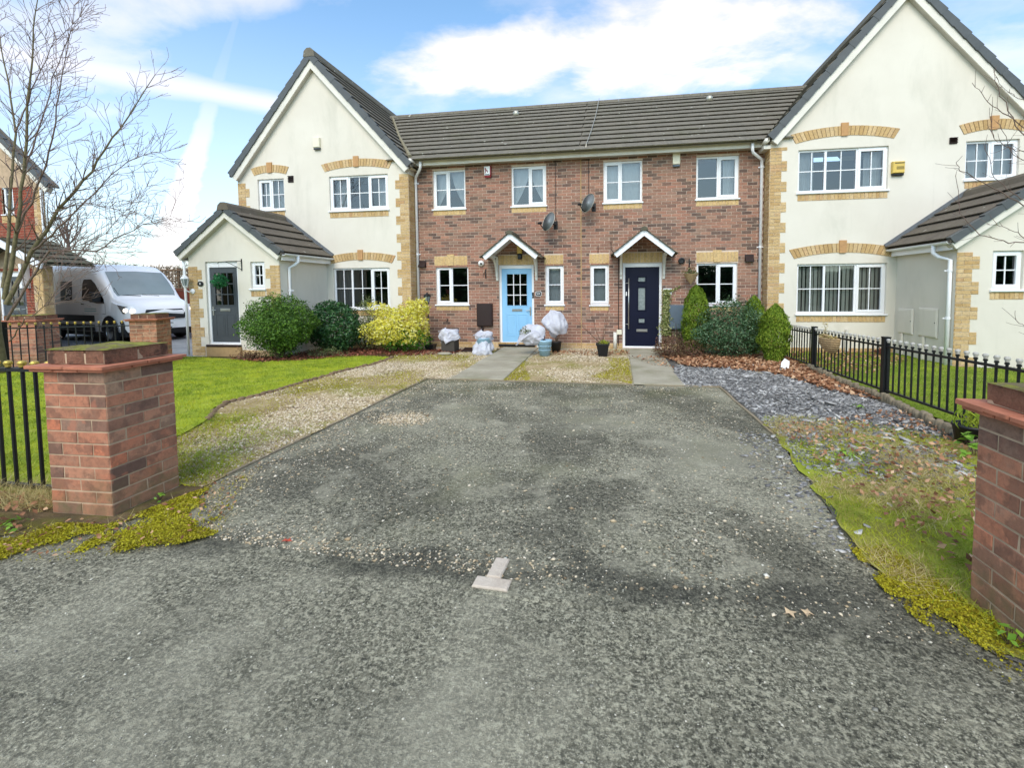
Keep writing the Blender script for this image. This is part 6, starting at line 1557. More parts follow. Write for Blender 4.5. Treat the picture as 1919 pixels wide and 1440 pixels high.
# ------------------------------------------------------------------ things on and against the walls
def dish(label, x, z, lean):
    t = thing('satellite_dish', label, 'satellite dish', (x, 0, z), 'satellite dishes')
    A = Matrix.Translation((x, -0.34, z)) @ Matrix.Rotation(R(-38), 4, 'Z') @ Matrix.Rotation(R(90 - 22), 4, 'X')   # local +z looks out of the bowl
    m = MB(); n = 28; pr = []
    for k in range(7): q = k / 6; pr.append((max(0.002, 0.215 * q), 0.055 * q * q))
    outer = [(a, b - 0.010) for a, b in pr]
    m.lathe(pr[::-1] + outer, n, A @ Matrix.Diagonal((0.86, 1.12, 1, 1)), False); m.build('dish', 'dish_grey', t, True)
    r_ = MB(); r_.lathe([(0.218, 0.052), (0.224, 0.058), (0.218, 0.064), (0.212, 0.058), (0.218, 0.052)], n, A @ Matrix.Diagonal((0.86, 1.12, 1, 1)), True); r_.build('rim', 'aerial', t, True)
    bot = A @ Vector((0, -0.23, 0.04)); foc = A @ Vector((0, -0.17, 0.30))
    a = MB(); a.tube([bot, (bot + foc) / 2 + Vector((0, 0, -0.03)), foc], 0.010, 8); a.build('feed_arm', 'black_plastic', t)
    l = MB(); dirv = ((A @ Vector((0, 0, 0.02))) - foc).normalized(); l.tube([foc - dirv * 0.04, foc + dirv * 0.05], [0.024, 0.03], 10); l.build('receiver', 'black_plastic', t)
    k = MB(); k.tube([A @ Vector((0, 0, -0.01)), (x + 0.08, -0.16, z - 0.02), (x + 0.09, -0.012, z - 0.02)], 0.018, 8); k.box(x + 0.04, x + 0.14, -0.014, -0.008, z - 0.12, z + 0.08); k.build('wall_bracket', 'black_plastic', t)
dish('grey satellite dish above the blue door canopy, lower of the two', -1.55, 3.06, 0); dish('grey satellite dish right of the wall joint, higher of the two', -0.62, 3.46, 0)
for lab, x, z0 in (('black cable running down the wall to the lower satellite dish', -1.46, 3.2), ('black cable running down the wall to the higher satellite dish', -0.655, 3.6)):
    m = MB(); m.tube([(x, -0.014, 4.60), (x + 0.004, -0.014, 4.0), (x, -0.014, z0), (x + 0.06, -0.05, z0 - 0.15)], 0.006, 6); tag(m.build('cable', 'black_plastic'), lab, 'cable', 'black cables on the brick wall')
m = MB(); m.tube([(-0.70, -0.34, 4.70), (-0.69, -0.28, 4.86), (-0.62, 0.5, roofz(0.5) + 0.10), (-0.55, 1.6, roofz(1.6) + 0.09), (-0.50, 2.84, RIDGE_Z + 0.15)], 0.010, 6); tag(m.build('aerial_wire', 'aerial'), 'pale aerial wire lying up the tiled roof', 'wire')
m = MB(); m.tube([(0.06, -0.02, 2.2), (0.06, -0.02, 0.1)], 0.008, 6); m.tube([(-0.12, -0.012, 2.62), (-0.115, -0.012, 2.42), (-0.02, -0.02, 2.30), (0.06, -0.02, 2.2)], 0.007, 6); m.tube([(-0.43, -0.012, 2.52), (-0.43, -0.012, 2.34)], 0.007, 6); tag(m.build('cable', 'black_plastic'), 'dark cable beside the navy door canopy', 'cable', 'black cables on the brick wall')
def alarm(label, x0, x1, z0, z1, y, mat, base, shape='box'):
    t = thing('alarm_box', label, 'alarm box', ((x0 + x1) / 2, y, z0), 'burglar alarm boxes')
    m = MB(); m.cbox(x0, x1, y - 0.075, y - 0.002, z0 + (z1 - z0) * 0.16, z1, 0.012); o = m.build('cover', mat, t)
    b = MB(); b.cbox(x0 + 0.008, x1 - 0.008, y - 0.066, y - 0.003, z0, z0 + (z1 - z0) * 0.155, 0.012); b.build('base', base, t)
    return t
t = alarm('red and white alarm box between the two upper windows', -3.23, -3.06, 4.26, 4.54, 0, 'red_plastic', 'red_plastic')
m = MB(); m.box(-3.225, -3.085, -0.079, -0.0755, 4.315, 4.53); m.build('label_panel', 'white_plastic', t)
m = MB(); m.prism([(-3.19, 4.50), (-3.17, 4.44), (-3.14, 4.43), (-3.13, 4.38), (-3.15, 4.38), (-3.155, 4.42), (-3.185, 4.40), (-3.195, 4.36), (-3.21, 4.36), (-3.20, 4.43), (-3.215, 4.47), (-3.205, 4.50)][::-1], -0.0815, -0.0795, 'y'); m.build('emblem', 'red_plastic', t)
m = MB(); m.box(-3.215, -3.095, -0.0815, -0.0795, 4.325, 4.345); m.build('caption', 'grey_plastic', t)
alarm('plain cream alarm box under the right gutter', 1.30, 1.47, 4.30, 4.62, 0, 'cream_plastic', 'grey_plastic')
alarm('pale yellow alarm box on the left gable', -7.62, -7.44, 5.08, 5.38, GY, 'cream_plastic', 'verge_dark')
t = alarm('yellow and black alarm box right of the upper bay window', 5.72, 5.95, 3.80, 4.09, GY, 'yellow_plastic', 'black_plastic')
for k in range(3): m = MB(); m.box(5.79, 5.93, GY - 0.079, GY - 0.0755, 3.925 + k * 0.022, 3.934 + k * 0.022); m.build('caption', 'text_black', t)
m = MB(); m.box(5.76, 5.94, GY - 0.079, GY - 0.0755, 4.045, 4.062); m.build('caption', 'text_black', t)
def vent(label, x0, x1, z0, z1, y):
    t = thing('air_vent', label, 'vent', ((x0 + x1) / 2, y, z0), 'brown wall vents')
    m = MB(); m.box(x0, x1, y - 0.012, y - 0.001, z0, z1); m.build('backplate', 'brown_plastic', t)
    for k in range(4): b = MB(); z = z0 + (z1 - z0) * (k + 0.5) / 4; b.box(x0, x1, -0.018, 0.018, -0.002, 0.002, Matrix.Translation((0, y - 0.026, z)) @ Matrix.Rotation(R(-38), 4, 'X')); b.build('louvre', 'brown_plastic', t)
vent('small brown vent on the left gable between the upper windows', -8.40, -8.25, 4.30, 4.47, GY); vent('small brown vent on the right gable between the upper windows', 6.79, 6.93, 4.40, 4.53, GY)
for lab, x in (('brown vent cowl on the brick wall beside the left downpipe', -4.93), ('brown vent cowl on the brick wall beside the right downpipe', 3.03)):
    t = thing('vent_cowl', lab, 'vent', (x, 0, 2.08), 'brown wall vents')
    m = MB(); m.prism([(0.0, 2.07), (-0.10, 2.07), (-0.10, 2.10), (0.0, 2.22)], x - 0.09, x + 0.09, 'x'); m.build('cowl', 'brown_plastic', t); m = MB(); m.box(x - 0.1, x + 0.1, -0.010, -0.008, 2.06, 2.24); m.build('flange', 'brown_plastic', t)
t = thing('flue_vent', 'round black flue outlet right of the navy door canopy', 'vent', (1.52, 0, 2.12)); m = MB(); m.lathe([(0.075, 0.0), (0.075, 0.05), (0.055, 0.055), (0.05, 0.03), (0.001, 0.028)], 20, Matrix.Translation((1.52, -0.01, 2.12)) @ Matrix.Rotation(R(90), 4, 'X')); m.build('ring', 'black_plastic', t, False)
m = MB(); m.box(1.46, 1.58, -0.045, -0.04, 2.115, 2.125); m.build('bar', 'black_plastic', t)
def meter(name, label, x0, x1, z0, z1, mat, pipe, M=None, group='meter boxes', depth=0.10):
    t = thing(name, label, 'meter box', ((x0 + x1) / 2, 0, z0) if M is None else tuple(M @ Vector(((x0 + x1) / 2, 0, z0))), group)
    m = MB(); m.cbox(x0, x1, -depth, -0.008, z0, z1, 0.012, M); m.build('box', mat, t)
    d = MB(); d.cbox(x0 + 0.02, x1 - 0.02, -depth - 0.008, -depth + 0.002, z0 + 0.025, z1 - 0.03, 0.004, M); d.build('lid', mat, t)
    k = MB(); k.cbox(x1 - 0.055, x1 - 0.035, -depth - 0.013, -depth - 0.007, (z0 + z1) / 2, (z0 + z1) / 2 + 0.02, 0.002, M); k.build('lock', 'black_plastic', t)
    if pipe:
        p = MB(); xx = (x0 * 0.7 + x1 * 0.3); p.box(xx - 0.03, xx + 0.03, -0.05, -0.009, 0.0, z0 - 0.001, M); p.build('pipe_cover', mat, t)
meter('meter_box', 'dark brown meter box left of the light blue door', -3.48, -3.08, 0.55, 1.13, 'brown_plastic', True)
meter('meter_box', 'slate grey meter box right of the navy door', 1.24, 1.66, 0.50, 1.08, 'grey_plastic', False)
SM = frame((5.90, 0, 0), (0, -1, 0), (-1, 0, 0))
meter('meter_box', 'white meter box on the porch side wall, nearer the main wall', 0.52, 1.00, 0.50, 1.02, 'render_wall', True, SM, depth=0.03)
meter('meter_box', 'white meter box on the porch side wall, nearer the downpipe', 1.17, 1.70, 0.50, 1.06, 'render_wall', True, SM, depth=0.03)
m = MB(); m.tube([(4.95, GY - 0.05, 0.0), (4.95, GY - 0.05, 0.55)], 0.035, 8); tag(m.build('conduit', 'upvc_old'), 'short pale conduit at the foot of the right gable wall', 'pipe')
# lamps, cameras, plaques
t = thing('wall_light', 'amber wall light under the canopy of the blue door', 'lamp', (-2.36, 0, 2.3))
m = MB(); m.cbox(-2.41, -2.31, -0.09, -0.012, 2.23, 2.36, 0.01); m.build('housing', 'black_plastic', t); m = MB(); m.cbox(-2.42, -2.30, -0.11, -0.013, 2.365, 2.56, 0.02); m.build('shade', 'yellow_plastic', t)
t = thing('security_camera', 'white round security camera left of the blue door', 'camera', (-3.36, 0, 2.14))
CM = Matrix.Translation((-3.36, -0.01, 2.14)) @ Matrix.Rotation(R(90), 4, 'X'); m = MB(); m.lathe([(0.075, 0.0), (0.078, 0.03), (0.06, 0.07), (0.03, 0.09), (0.001, 0.093)], 20, CM); m.build('body', 'white_plastic', t, True)
m = MB(); m.ball((-3.345, -0.10, 2.13), 0.028); m.build('lens', 'black_plastic', t, True)
t = thing('hanging_bracket', 'empty black bracket on the wall below the security camera', 'bracket', (-3.25, 0, 1.85))
m = MB(); m.box(-3.262, -3.238, -0.02, -0.01, 1.76, 2.0); m.build('plate', 'iron', t); m = MB(); m.tube([(-3.25, -0.015, 1.94), (-3.25, -0.16, 1.90), (-3.25, -0.24, 1.83), (-3.25, -0.22, 1.78)], 0.007, 6); m.tube([(-3.25, -0.015, 1.80), (-3.25, -0.10, 1.85), (-3.25, -0.16, 1.90)], 0.005, 6); m.build('arm', 'iron', t)
t = thing('house_sign', 'small black plaque reading SIX beside the blue door', 'sign', (-1.90, 0, 1.36))
m = MB(); m.prism([(-1.98, 1.33), (-1.955, 1.305), (-1.845, 1.305), (-1.82, 1.33), (-1.82, 1.40), (-1.845, 1.425), (-1.955, 1.425), (-1.98, 1.40)], -0.020, -0.009, 'y'); m.build('border', 'white_plastic', t)
m = MB(); m.prism([(-1.97, 1.335), (-1.95, 1.315), (-1.85, 1.315), (-1.83, 1.335), (-1.83, 1.395), (-1.85, 1.415), (-1.95, 1.415), (-1.97, 1.395)], -0.023, -0.021, 'y'); m.build('plate', 'text_black', t)
lettering('letters', 'SIX', 0.085, 'text_white', t, Matrix.Translation((-1.90, -0.0255, 1.365)), 0.85)
t = thing('house_sign', 'white square plaque with the number 4 beside the navy door', 'sign', (1.21, 0, 1.40))
m = MB(); m.cbox(1.115, 1.305, -0.022, -0.009, 1.315, 1.475, 0.004); m.build('plate', 'white_plastic', t); lettering('number', '4', 0.10, 'text_black', t, Matrix.Translation((1.215, -0.025, 1.40)))
t = thing('doorbell', 'black video doorbell on the blue door frame', 'doorbell', (-2.045, 0.03, 1.33)); m = MB(); m.cbox(-2.072, -2.028, 0.012, 0.038, 1.26, 1.40, 0.006); m.build('body', 'black_plastic', t); m = MB(); m.lathe([(0.012, 0), (0.012, 0.004), (0.001, 0.005)], 12, Matrix.Translation((-2.05, 0.012, 1.30)) @ Matrix.Rotation(R(90), 4, 'X')); m.build('button', 'steel', t)
t = thing('house_sign', 'small dark oval plaque with the number 8 beside the grey door', 'sign', (-9.43, PY, 1.67)); m = MB(); m.lathe([(0.075, 0), (0.075, 0.012), (0.001, 0.013)], 20, Matrix.Translation((-9.43, PY - 0.011, 1.67)) @ Matrix.Rotation(R(90), 4, 'X') @ Matrix.Diagonal((1, 0.8, 1, 1))); m.build('plate', 'black_plastic', t); lettering('number', '8', 0.07, 'text_white', t, Matrix.Translation((-9.43, PY - 0.0265, 1.67)))
t = thing('coach_lantern', 'white coach lantern on the corner of the left porch', 'lamp', (-9.70, PY, 1.5))
m = MB(); m.tube([(-9.64, PY - 0.01, 1.50), (-9.66, PY - 0.08, 1.48), (-9.70, PY - 0.13, 1.52), (-9.70, PY - 0.14, 1.60)], 0.014, 8); m.lathe([(0.06, 0), (0.06, 0.015), (0.03, 0.03)], 12, Matrix.Translation((-9.64, PY - 0.01, 1.50)) @ Matrix.Rotation(R(90), 4, 'X')); m.build('bracket', 'upvc', t)
m = MB(); m.lathe([(0.045, 1.60), (0.05, 1.615), (0.045, 1.62)], 6, Matrix.Translation((-9.70, PY - 0.14, 0))); m.lathe([(0.085, 1.78), (0.088, 1.79), (0.05, 1.845), (0.02, 1.86), (0.015, 1.89), (0.001, 1.895)], 6, Matrix.Translation((-9.70, PY - 0.14, 0)))
for k in range(6): a = k * math.pi / 3; m.tube([(-9.70 + 0.045 * math.cos(a), PY - 0.14 + 0.045 * math.sin(a), 1.62), (-9.70 + 0.078 * math.cos(a), PY - 0.14 + 0.078 * math.sin(a), 1.78)], 0.006, 4)
m.build('frame', 'upvc', t); m = MB(); m.lathe([(0.042, 1.62), (0.074, 1.78)], 6, Matrix.Translation((-9.70, PY - 0.14, 0))); m.build('glass', 'frosted', t)
def hang_basket(label, x, y, z, hook, r_, mat, cone, nleaf, leafmat, wick='wicker'):
    t = thing('hanging_basket', label, 'hanging basket', (x, y, z), 'hanging baskets')
    b = MB(); pr = [(0.004, z - 0.24), (r_ * 0.55, z - 0.12), (r_, z)] if cone else [(r_ * 0.3, z - r_ * 0.8), (r_ * 0.8, z - r_ * 0.45), (r_, z)]
    if cone:
        for k in range(7): q = (k + 0.6) / 7; b.lathe([(r_ * q - 0.004, z - 0.25 + 0.25 * q - 0.014), (r_ * q + 0.006, z - 0.25 + 0.25 * q), (r_ * q - 0.004, z - 0.25 + 0.25 * q + 0.012)], 16, Matrix.Translation((x, y, 0)), False)
        b.lathe(pr, 16, Matrix.Translation((x, y, 0)))
        b.build('basket', wick, t)
    m = MB()
    for k in range(3): a = 2.1 * k + 0.4; m.tube([(x + r_ * math.cos(a), y + r_ * math.sin(a), z), (x, y, hook)], 0.003, 4)
    m.build('chain', 'iron', t)
    P, N = shell(nleaf, (x, y, z + (0.03 if cone else -0.02)), (r_ * 1.05, r_ * 1.05, r_ * (0.6 if cone else 1.05)), 2.0, -9, 0.35, 0.7); V, F_ = leaves(P, N, 0.042, 0.55, 0.7); np_obj('foliage', V, F_, leafmat, t)
    w = MB(); w.box(x - 0.012, x + 0.012, WB - 0.012, WB - 0.003, hook - 0.2, hook + 0.10); w.tube([(x, WB - 0.008, hook + 0.05), (x, y, hook + 0.03), (x, y, hook)], 0.008, 6); w.tube([(x, WB - 0.008, hook - 0.14), (x, (y + WB) / 2, hook + 0.0)], 0.006, 6); w.build('bracket', 'iron', t)
WB = 0.0
hang_basket('cone shaped wicker hanging basket beside the right ground floor window', 1.70, -0.26, 1.80, 2.06, 0.17, 'wicker', True, 180, 'leaf_olive')
# topiary ball by the grey door hangs on a bracket fixed to the side
t = thing('hanging_basket', 'green leafy ball hanging in front of the grey door', 'hanging basket', (-8.66, PY - 0.3, 1.75), 'hanging baskets')
P, N = shell(900, (-8.64, PY - 0.30, 1.72), (0.145, 0.145, 0.14), 2.0, 0, 0.3, 0.4); V, F_ = leaves(P, N, 0.045, 0.6, 0.7); np_obj('foliage', V, F_, 'leaf_basket', t)
m = MB(); m.box(-8.352, -8.33, PY - 0.012, PY - 0.003, 1.95, 2.22); m.tube([(-8.34, PY - 0.01, 2.17), (-8.5, PY - 0.16, 2.16), (-8.64, PY - 0.30, 2.14), (-8.66, PY - 0.32, 2.10)], 0.008, 6); m.tube([(-8.34, PY - 0.01, 1.98), (-8.48, PY - 0.14, 2.10), (-8.56, PY - 0.22, 2.15)], 0.006, 6); m.build('bracket', 'iron', t)
m = MB(); m.tube([(-8.64, PY - 0.30, 2.13), (-8.64, PY - 0.30, 1.85)], 0.0025, 4); m.build('chain', 'iron', t)
# wicker basket hooked on the right railings
t = thing('wicker_basket', 'half round wicker basket hooked on the right hand railings', 'basket', (3.38, -3.15, 0.55))
BM = Matrix.Translation((3.43, -3.25, 0.66)) @ Matrix.Rotation(R(-90), 4, 'Z')
b = MB(); n = 14
rows = []
for k in range(8):
    q = k / 7; w = 0.27 * math.sqrt(max(0.02, 1 - (1 - q) ** 2)); dp = 0.17 * math.sqrt(max(0.05, 1 - (1 - q) ** 2)); zz = -0.24 + 0.24 * q
    ring = [BM @ Vector((w * math.cos(math.pi * j / n), -dp * math.sin(math.pi * j / n) - 0.005, zz)) for j in range(n + 1)]; rows.append(ring)
    b.tube(ring, 0.011, 5)
for k in range(7):
    v = rows[k] + rows[k + 1]; b.add(v, [(j, j + 1, j + n + 2, j + n + 1) for j in range(n)])
b.build('weave', 'wicker', t)
m = MB(); m.tube([rows[7][0], rows[7][n // 2] + Vector((0.05, 0, 0.05)), rows[7][n]], 0.012, 5); m.build('rim', 'wicker', t)
P = np.array([BM @ Vector((random.uniform(-0.22, 0.22), random.uniform(-0.13, -0.02), random.uniform(-0.03, 0.05))) for _ in range(160)]); V, F_ = leaves(P, np.tile([0, 0, 1.0], (160, 1)), 0.05, 0.4, 0.8); np_obj('dry_plants', V, F_, 'straw', t)
P = np.array([BM @ Vector((random.gauss(-0.06, 0.06), -0.08, random.uniform(0.05, 0.24))) for _ in range(60)]); V, F_ = leaves(P, np.tile([0, 0, 1.0], (60, 1)), 0.035, 0.4, 0.8); np_obj('seed_heads', V, F_, 'straw', t)

# ------------------------------------------------------------------ pots and wrapped plants
from mathutils import noise as mn
def cloth(t, base, top, r, seed, name='fleece', sag=(0, 0, 0), mat='fleece', neck=0.25, kn=64, km=34):
    """plant fleece tied at its base and puffed over a shrub: radiating pleats, dents and sharp creases"""
    base = Vector(base); top = Vector(top); ax = (top - base); L = ax.length; ax.normalize(); u = ax.orthogonal().normalized(); w = ax.cross(u); V = []; F_ = []
    so = Vector((seed * 3.7, seed * 1.3, seed * 2.1))
    for i in range(km + 1):
        q = i / km; pr = neck + (1 - neck) * math.sin(math.pi * min(1, 0.04 + q * 0.98)) ** 0.62 if q < 0.5 else math.sin(math.pi * min(1, 0.02 + q * 0.98)) ** 0.62
        pr = max(0.02, pr)
        for j in range(kn):
            a = 2 * math.pi * j / kn; d = Vector((math.cos(a), math.sin(a), 0))
            p = Vector((math.cos(a) * 1.1, math.sin(a) * 1.1, q * 2.0)) + so
            big = mn.noise(p * 0.9) * 0.55; mid = abs(mn.noise(p * 2.0)) * -0.22; fine = mn.noise(p * 5.0) * 0.035
            fold = 0.10 * (1 - q) * math.sin(9 * a + 4 * mn.noise(p * 1.3)) 
            rr = pr * (1 + big + mid + fine + fold)
            pos = base + ax * (L * (q + 0.10 * mn.noise(p * 1.5 + Vector((5, 5, 5))))) + (u * math.cos(a) * r[0] + w * math.sin(a) * r[1]) * rr
            k = max(0.0, q - 0.35); pos += Vector(sag) * k * k * 2.4 * (0.5 + 0.5 * math.cos(a - 0.6))
            V.append(tuple(pos))
    for i in range(km):
        for j in range(kn): a = i * kn + j; b = i * kn + (j + 1) % kn; F_.append((a, a + kn, b + kn, b))
    m = MB(); m.add(V, F_); return m.build(name, mat, t, True)
t = thing('wrapped_plant', 'white fleece wrapped plant in a dark square planter', 'wrapped plant', (-3.86, -0.98, 0), 'plants wrapped in white fleece')
m = MB(); m.prism([(-4.02, -1.14), (-3.70, -1.14), (-3.70, -0.82), (-4.02, -0.82)], 0.01, 0.28, 'z'); m.build('planter', 'planter_brown', t); m = MB()
for (a, b, c, d) in ((-4.03, -3.69, -1.15, -1.12), (-4.03, -3.69, -0.84, -0.81), (-4.03, -4.0, -1.12, -0.84), (-3.72, -3.69, -1.12, -0.84)): m.box(a, b, c, d, 0.281, 0.30)
m.build('planter_rim', 'planter_brown', t)
cloth(t, (-3.84, -0.98, 0.27), (-3.94, -0.98, 0.60), (0.24, 0.20), 3, sag=(-0.22, 0, -0.10), neck=0.75)
t = thing('wrapped_plant', 'bucket wholly wrapped in white fleece left of the path', 'wrapped plant', (-2.98, -1.18, 0), 'plants wrapped in white fleece')
m = MB(); m.lathe([(0.125, 0.02), (0.165, 0.36), (0.172, 0.365), (0.172, 0.385), (0.155, 0.385), (0.15, 0.36)], 24, Matrix.Translation((-2.98, -1.18, 0))); m.build('bucket', 'pot_blue', t, True)
cloth(t, (-2.98, -1.18, 0.0), (-2.97, -1.18, 0.46), (0.235, 0.235), 8, 'bucket_wrap', neck=0.95); cloth(t, (-2.93, -1.18, 0.30), (-3.02, -1.18, 0.58), (0.21, 0.17), 9, sag=(-0.22, 0, -0.16), neck=0.8)
t = thing('wrapped_plant', 'pale blue plant pot with a big white fleece bag beside the blue door', 'wrapped plant', (-1.62, -1.30, 0), 'plants wrapped in white fleece')
m = MB(); m.lathe([(0.11, 0.0), (0.155, 0.30), (0.162, 0.305), (0.168, 0.35), (0.15, 0.35), (0.14, 0.30), (0.001, 0.30)], 28, Matrix.Translation((-1.55, -1.33, 0.02)))
for z in (0.11, 0.2): m.lathe([(0.13 + z * 0.12, z + 0.012), (0.134 + z * 0.12, z + 0.02), (0.131 + z * 0.12, z + 0.028)], 28, Matrix.Translation((-1.55, -1.33, 0.02)), True)
m.build('pot', 'pot_blue', t, True); m = MB()
for k in range(6): m.tube([(-1.55 + random.uniform(-.05, .05), -1.33, 0.32), (-1.6 - 0.05 * k, -1.33 + random.uniform(-.1, .1), 0.55)], 0.006, 5)
m.build('stems', 'stem', t)
cloth(t, (-1.60, -1.33, 0.36), (-2.04, -1.36, 0.66), (0.25, 0.22), 21, sag=(-0.14, 0, -0.42), neck=0.35)
P, N = shell(160, (-1.95, -1.40, 0.56), (0.13, 0.12, 0.10), 2.0, 0, 0.4, 0.9); V, F_ = leaves(P, N, 0.05, 0.4, 0.8); np_obj('plant', V, F_, 'leaf_olive', t)
t = thing('wrapped_plant', 'shrub in a grey white fleece bag behind the blue pot', 'wrapped plant', (-1.38, -0.72, 0), 'plants wrapped in white fleece')
m = MB(); m.lathe([(0.10, 0.02), (0.13, 0.24), (0.138, 0.26), (0.12, 0.26)], 20, Matrix.Translation((-1.38, -0.72, 0))); m.build('pot', 'black_plastic', t, True); m = MB()
for k in range(5): m.tube([(-1.38, -0.72, 0.2), (-1.42 + 0.06 * k, -0.7, 0.62)], 0.007, 5)
m.build('stems', 'stem', t)
cloth(t, (-1.28, -0.70, 0.42), (-1.50, -0.70, 1.02), (0.28, 0.22), 31, sag=(0.12, 0, -0.12), neck=0.35)
for lab, x in (('white waste pipe left of the two beside the blue door step', -1.92), ('white waste pipe right of the two beside the blue door step', -1.83)):
    m = MB(); m.tube([(x, -0.05, 0.30 if x > -1.9 else 0.22), (x, -0.06, 0.12), (x, -0.08, 0.0)], 0.026, 8); tag(m.build('waste_pipe', 'upvc_old'), lab, 'pipe', 'waste pipes at the wall foot')
m = MB(); m.tube([(-0.02, -0.05, 0.42), (-0.02, -0.05, 0.0)], 0.045, 10); tag(m.build('waste_pipe', 'upvc_old', None, True), 'short thick white pipe left of the navy door', 'pipe', 'waste pipes at the wall foot')
m = MB(); m.cbox(0.02, 0.14, -0.05, -0.009, 0.36, 0.48, 0.006); tag(m.build('junction_box', 'cream_plastic'), 'small pale junction box beside the navy door frame', 'junction box')
t = thing('potted_shrub', 'leafless shrub in a black square pot left of the navy door', 'potted plant', (-0.28, -1.25, 0))
m = MB(); m.lathe([(0.13, 0.0), (0.185, 0.25), (0.205, 0.252), (0.205, 0.285), (0.18, 0.285), (0.17, 0.25), (0.001, 0.25)], 4, Matrix.Translation((-0.28, -1.25, 0.012)) @ Matrix.Rotation(R(45), 4, 'Z')); m.build('pot', 'black_plastic', t)
m = MB(); rnd2 = random.Random(11)
for (dx, dz) in ((-0.9, 0.9), (-0.45, 1.0), (0.15, 1.0), (0.35, 1.0), (-0.7, 0.55)): limb(m, (-0.30, -1.25, 0.27), (dx, rnd2.uniform(-.2, .3), dz), 0.85, 0.007, 1, rnd2, 0.12, 0.1, 0.0018)
m.build('twigs', 'stem', t); P, N = shell(160, (-0.26, -1.25, 0.31), (0.13, 0.12, 0.06), 2.0, 0.26, 0.3, 0.9); V, F_ = leaves(P, N, 0.05, 0.3, 0.7, 1.5); np_obj('grass_tuft', V, F_, 'grass', t)
t = thing('garden_lamp', 'tall dark garden lamp post with lantern in a low black pot', 'lamp', (-4.50, -0.72, 0))
m = MB(); m.lathe([(0.13, 0.0), (0.16, 0.12), (0.17, 0.125), (0.17, 0.14), (0.15, 0.14)], 4, Matrix.Translation((-4.46, -0.72, 0.02)) @ Matrix.Rotation(R(45), 4, 'Z')); m.build('pot', 'black_plastic', t); m = MB(); m.tube([(-4.46, -0.72, 0.05), (-4.49, -0.72, 0.7), (-4.52, -0.72, 1.16)], 0.013, 8); m.build('pole', 'planter_brown', t, True)
LM = Matrix.Translation((-4.52, -0.72, 0)); m = MB(); m.lathe([(0.03, 1.15), (0.045, 1.17), (0.05, 1.18)], 6, LM); m.lathe([(0.10, 1.33), (0.105, 1.34), (0.06, 1.38), (0.02, 1.40), (0.012, 1.43), (0.001, 1.435)], 6, LM)
for k in range(6): a = k * math.pi / 3; m.tube([(-4.52 + 0.045 * math.cos(a), -0.72 + 0.045 * math.sin(a), 1.18), (-4.52 + 0.085 * math.cos(a), -0.72 + 0.085 * math.sin(a), 1.33)], 0.006, 4)
m.build('lantern_frame', 'black_plastic', t); m = MB(); m.lathe([(0.042, 1.18), (0.08, 1.33)], 6, LM); m.build('lantern_glass', 'frosted', t)
t = thing('drain_cover', 'brown square drain cover on the ground by the dark planter', 'drain cover', (-3.4, -0.85, 0)); m = MB(); m.cbox(-0.22, 0.22, -0.03, 0.0, -0.16, 0.16, 0.008, Matrix.Translation((-3.40, -0.80, 0.03)) @ Matrix.Rotation(R(-82), 4, 'X')); m.build('plate', 'brown_plastic', t)
for k in range(6): b = MB(); b.box(-0.2, 0.2, -0.040, -0.031, -0.13 + k * 0.05, -0.11 + k * 0.05, Matrix.Translation((-3.40, -0.80, 0.03)) @ Matrix.Rotation(R(-82), 4, 'X')); b.build('rib', 'brown_plastic', t)
t = thing('outside_tap', 'small dark outside tap low on the brick wall', 'tap', (-4.28, 0, 0.72)); m = MB(); m.tube([(-4.28, 0, 0.70), (-4.28, -0.06, 0.70), (-4.28, -0.08, 0.66)], 0.011, 8); m.build('spout', 'black_plastic', t); m = MB(); m.tube([(-4.31, -0.045, 0.74), (-4.25, -0.045, 0.74)], 0.008, 6); m.tube([(-4.28, -0.045, 0.70), (-4.28, -0.045, 0.74)], 0.006, 6); m.build('handle', 'black_plastic', t)
m = MB(); m.prism([(-0.09, -0.12), (0.08, -0.08), (0.10, 0.10), (0.0, 0.16), (-0.07, 0.06)], -0.003, 0.003, 'y', Matrix.Translation((2.94, -2.62, 0.10)) @ Matrix.Diagonal((0.75, 1, 0.8, 1)) @ Matrix.Rotation(R(-18), 4, 'Z') @ Matrix.Rotation(R(-14), 4, 'X')); tag(m.build('plastic_card', 'white_plastic'), 'white scrap of card stuck upright in the brown leaves', 'litter')
m = MB(); m.prism([(2.35, -3.0), (2.72, -3.05), (2.74, -2.86), (2.38, -2.84)], 0.008, 0.03, 'z'); tag(m.build('stepping_stone', 'concrete'), 'pale flat stone sunk in the slate chippings', 'stone')
m = MB(); m.lathe([(0.02, 0.0), (0.13, 0.01), (0.15, 0.04), (0.10, 0.06), (0.001, 0.065)], 9, Matrix.Translation((-3.83, -1.42, 0.01)) @ Matrix.Diagonal((1.2, 0.7, 1, 1))); tag(m.build('stone', 'concrete', None, True), 'flat grey stone in front of the dark square planter', 'stone')
t = thing('black_tub', 'black plastic tub with weeds behind the right hand pier', 'tub', (3.12, -6.45, 0)); m = MB(); m.lathe([(0.15, 0.0), (0.19, 0.20), (0.20, 0.205), (0.20, 0.23), (0.18, 0.23), (0.17, 0.19), (0.001, 0.18)], 20, Matrix.Translation((3.22, -6.45, 0.02)) @ Matrix.Diagonal((0.7, 0.7, 0.85, 1))); m.build('pot', 'black_plastic', t, True); P, N = shell(90, (3.22, -6.45, 0.24), (0.12, 0.12, 0.12), 2.0, 0.2, 0.4, 0.9); V, F_ = leaves(P, N, 0.10, 0.16, 0.5, 2.0); np_obj('foliage', V, F_, 'grass', t)
t = shrub('corner_bush', 'green feathery bush at the right edge beside the porch', (7.75, -3.0, 0.45), (0.55, 0.4, 0.45), 1800, 0.09, 'leaf_viburnum', 0.25, 2.0, 0.05, 0.3, inner=0.6)
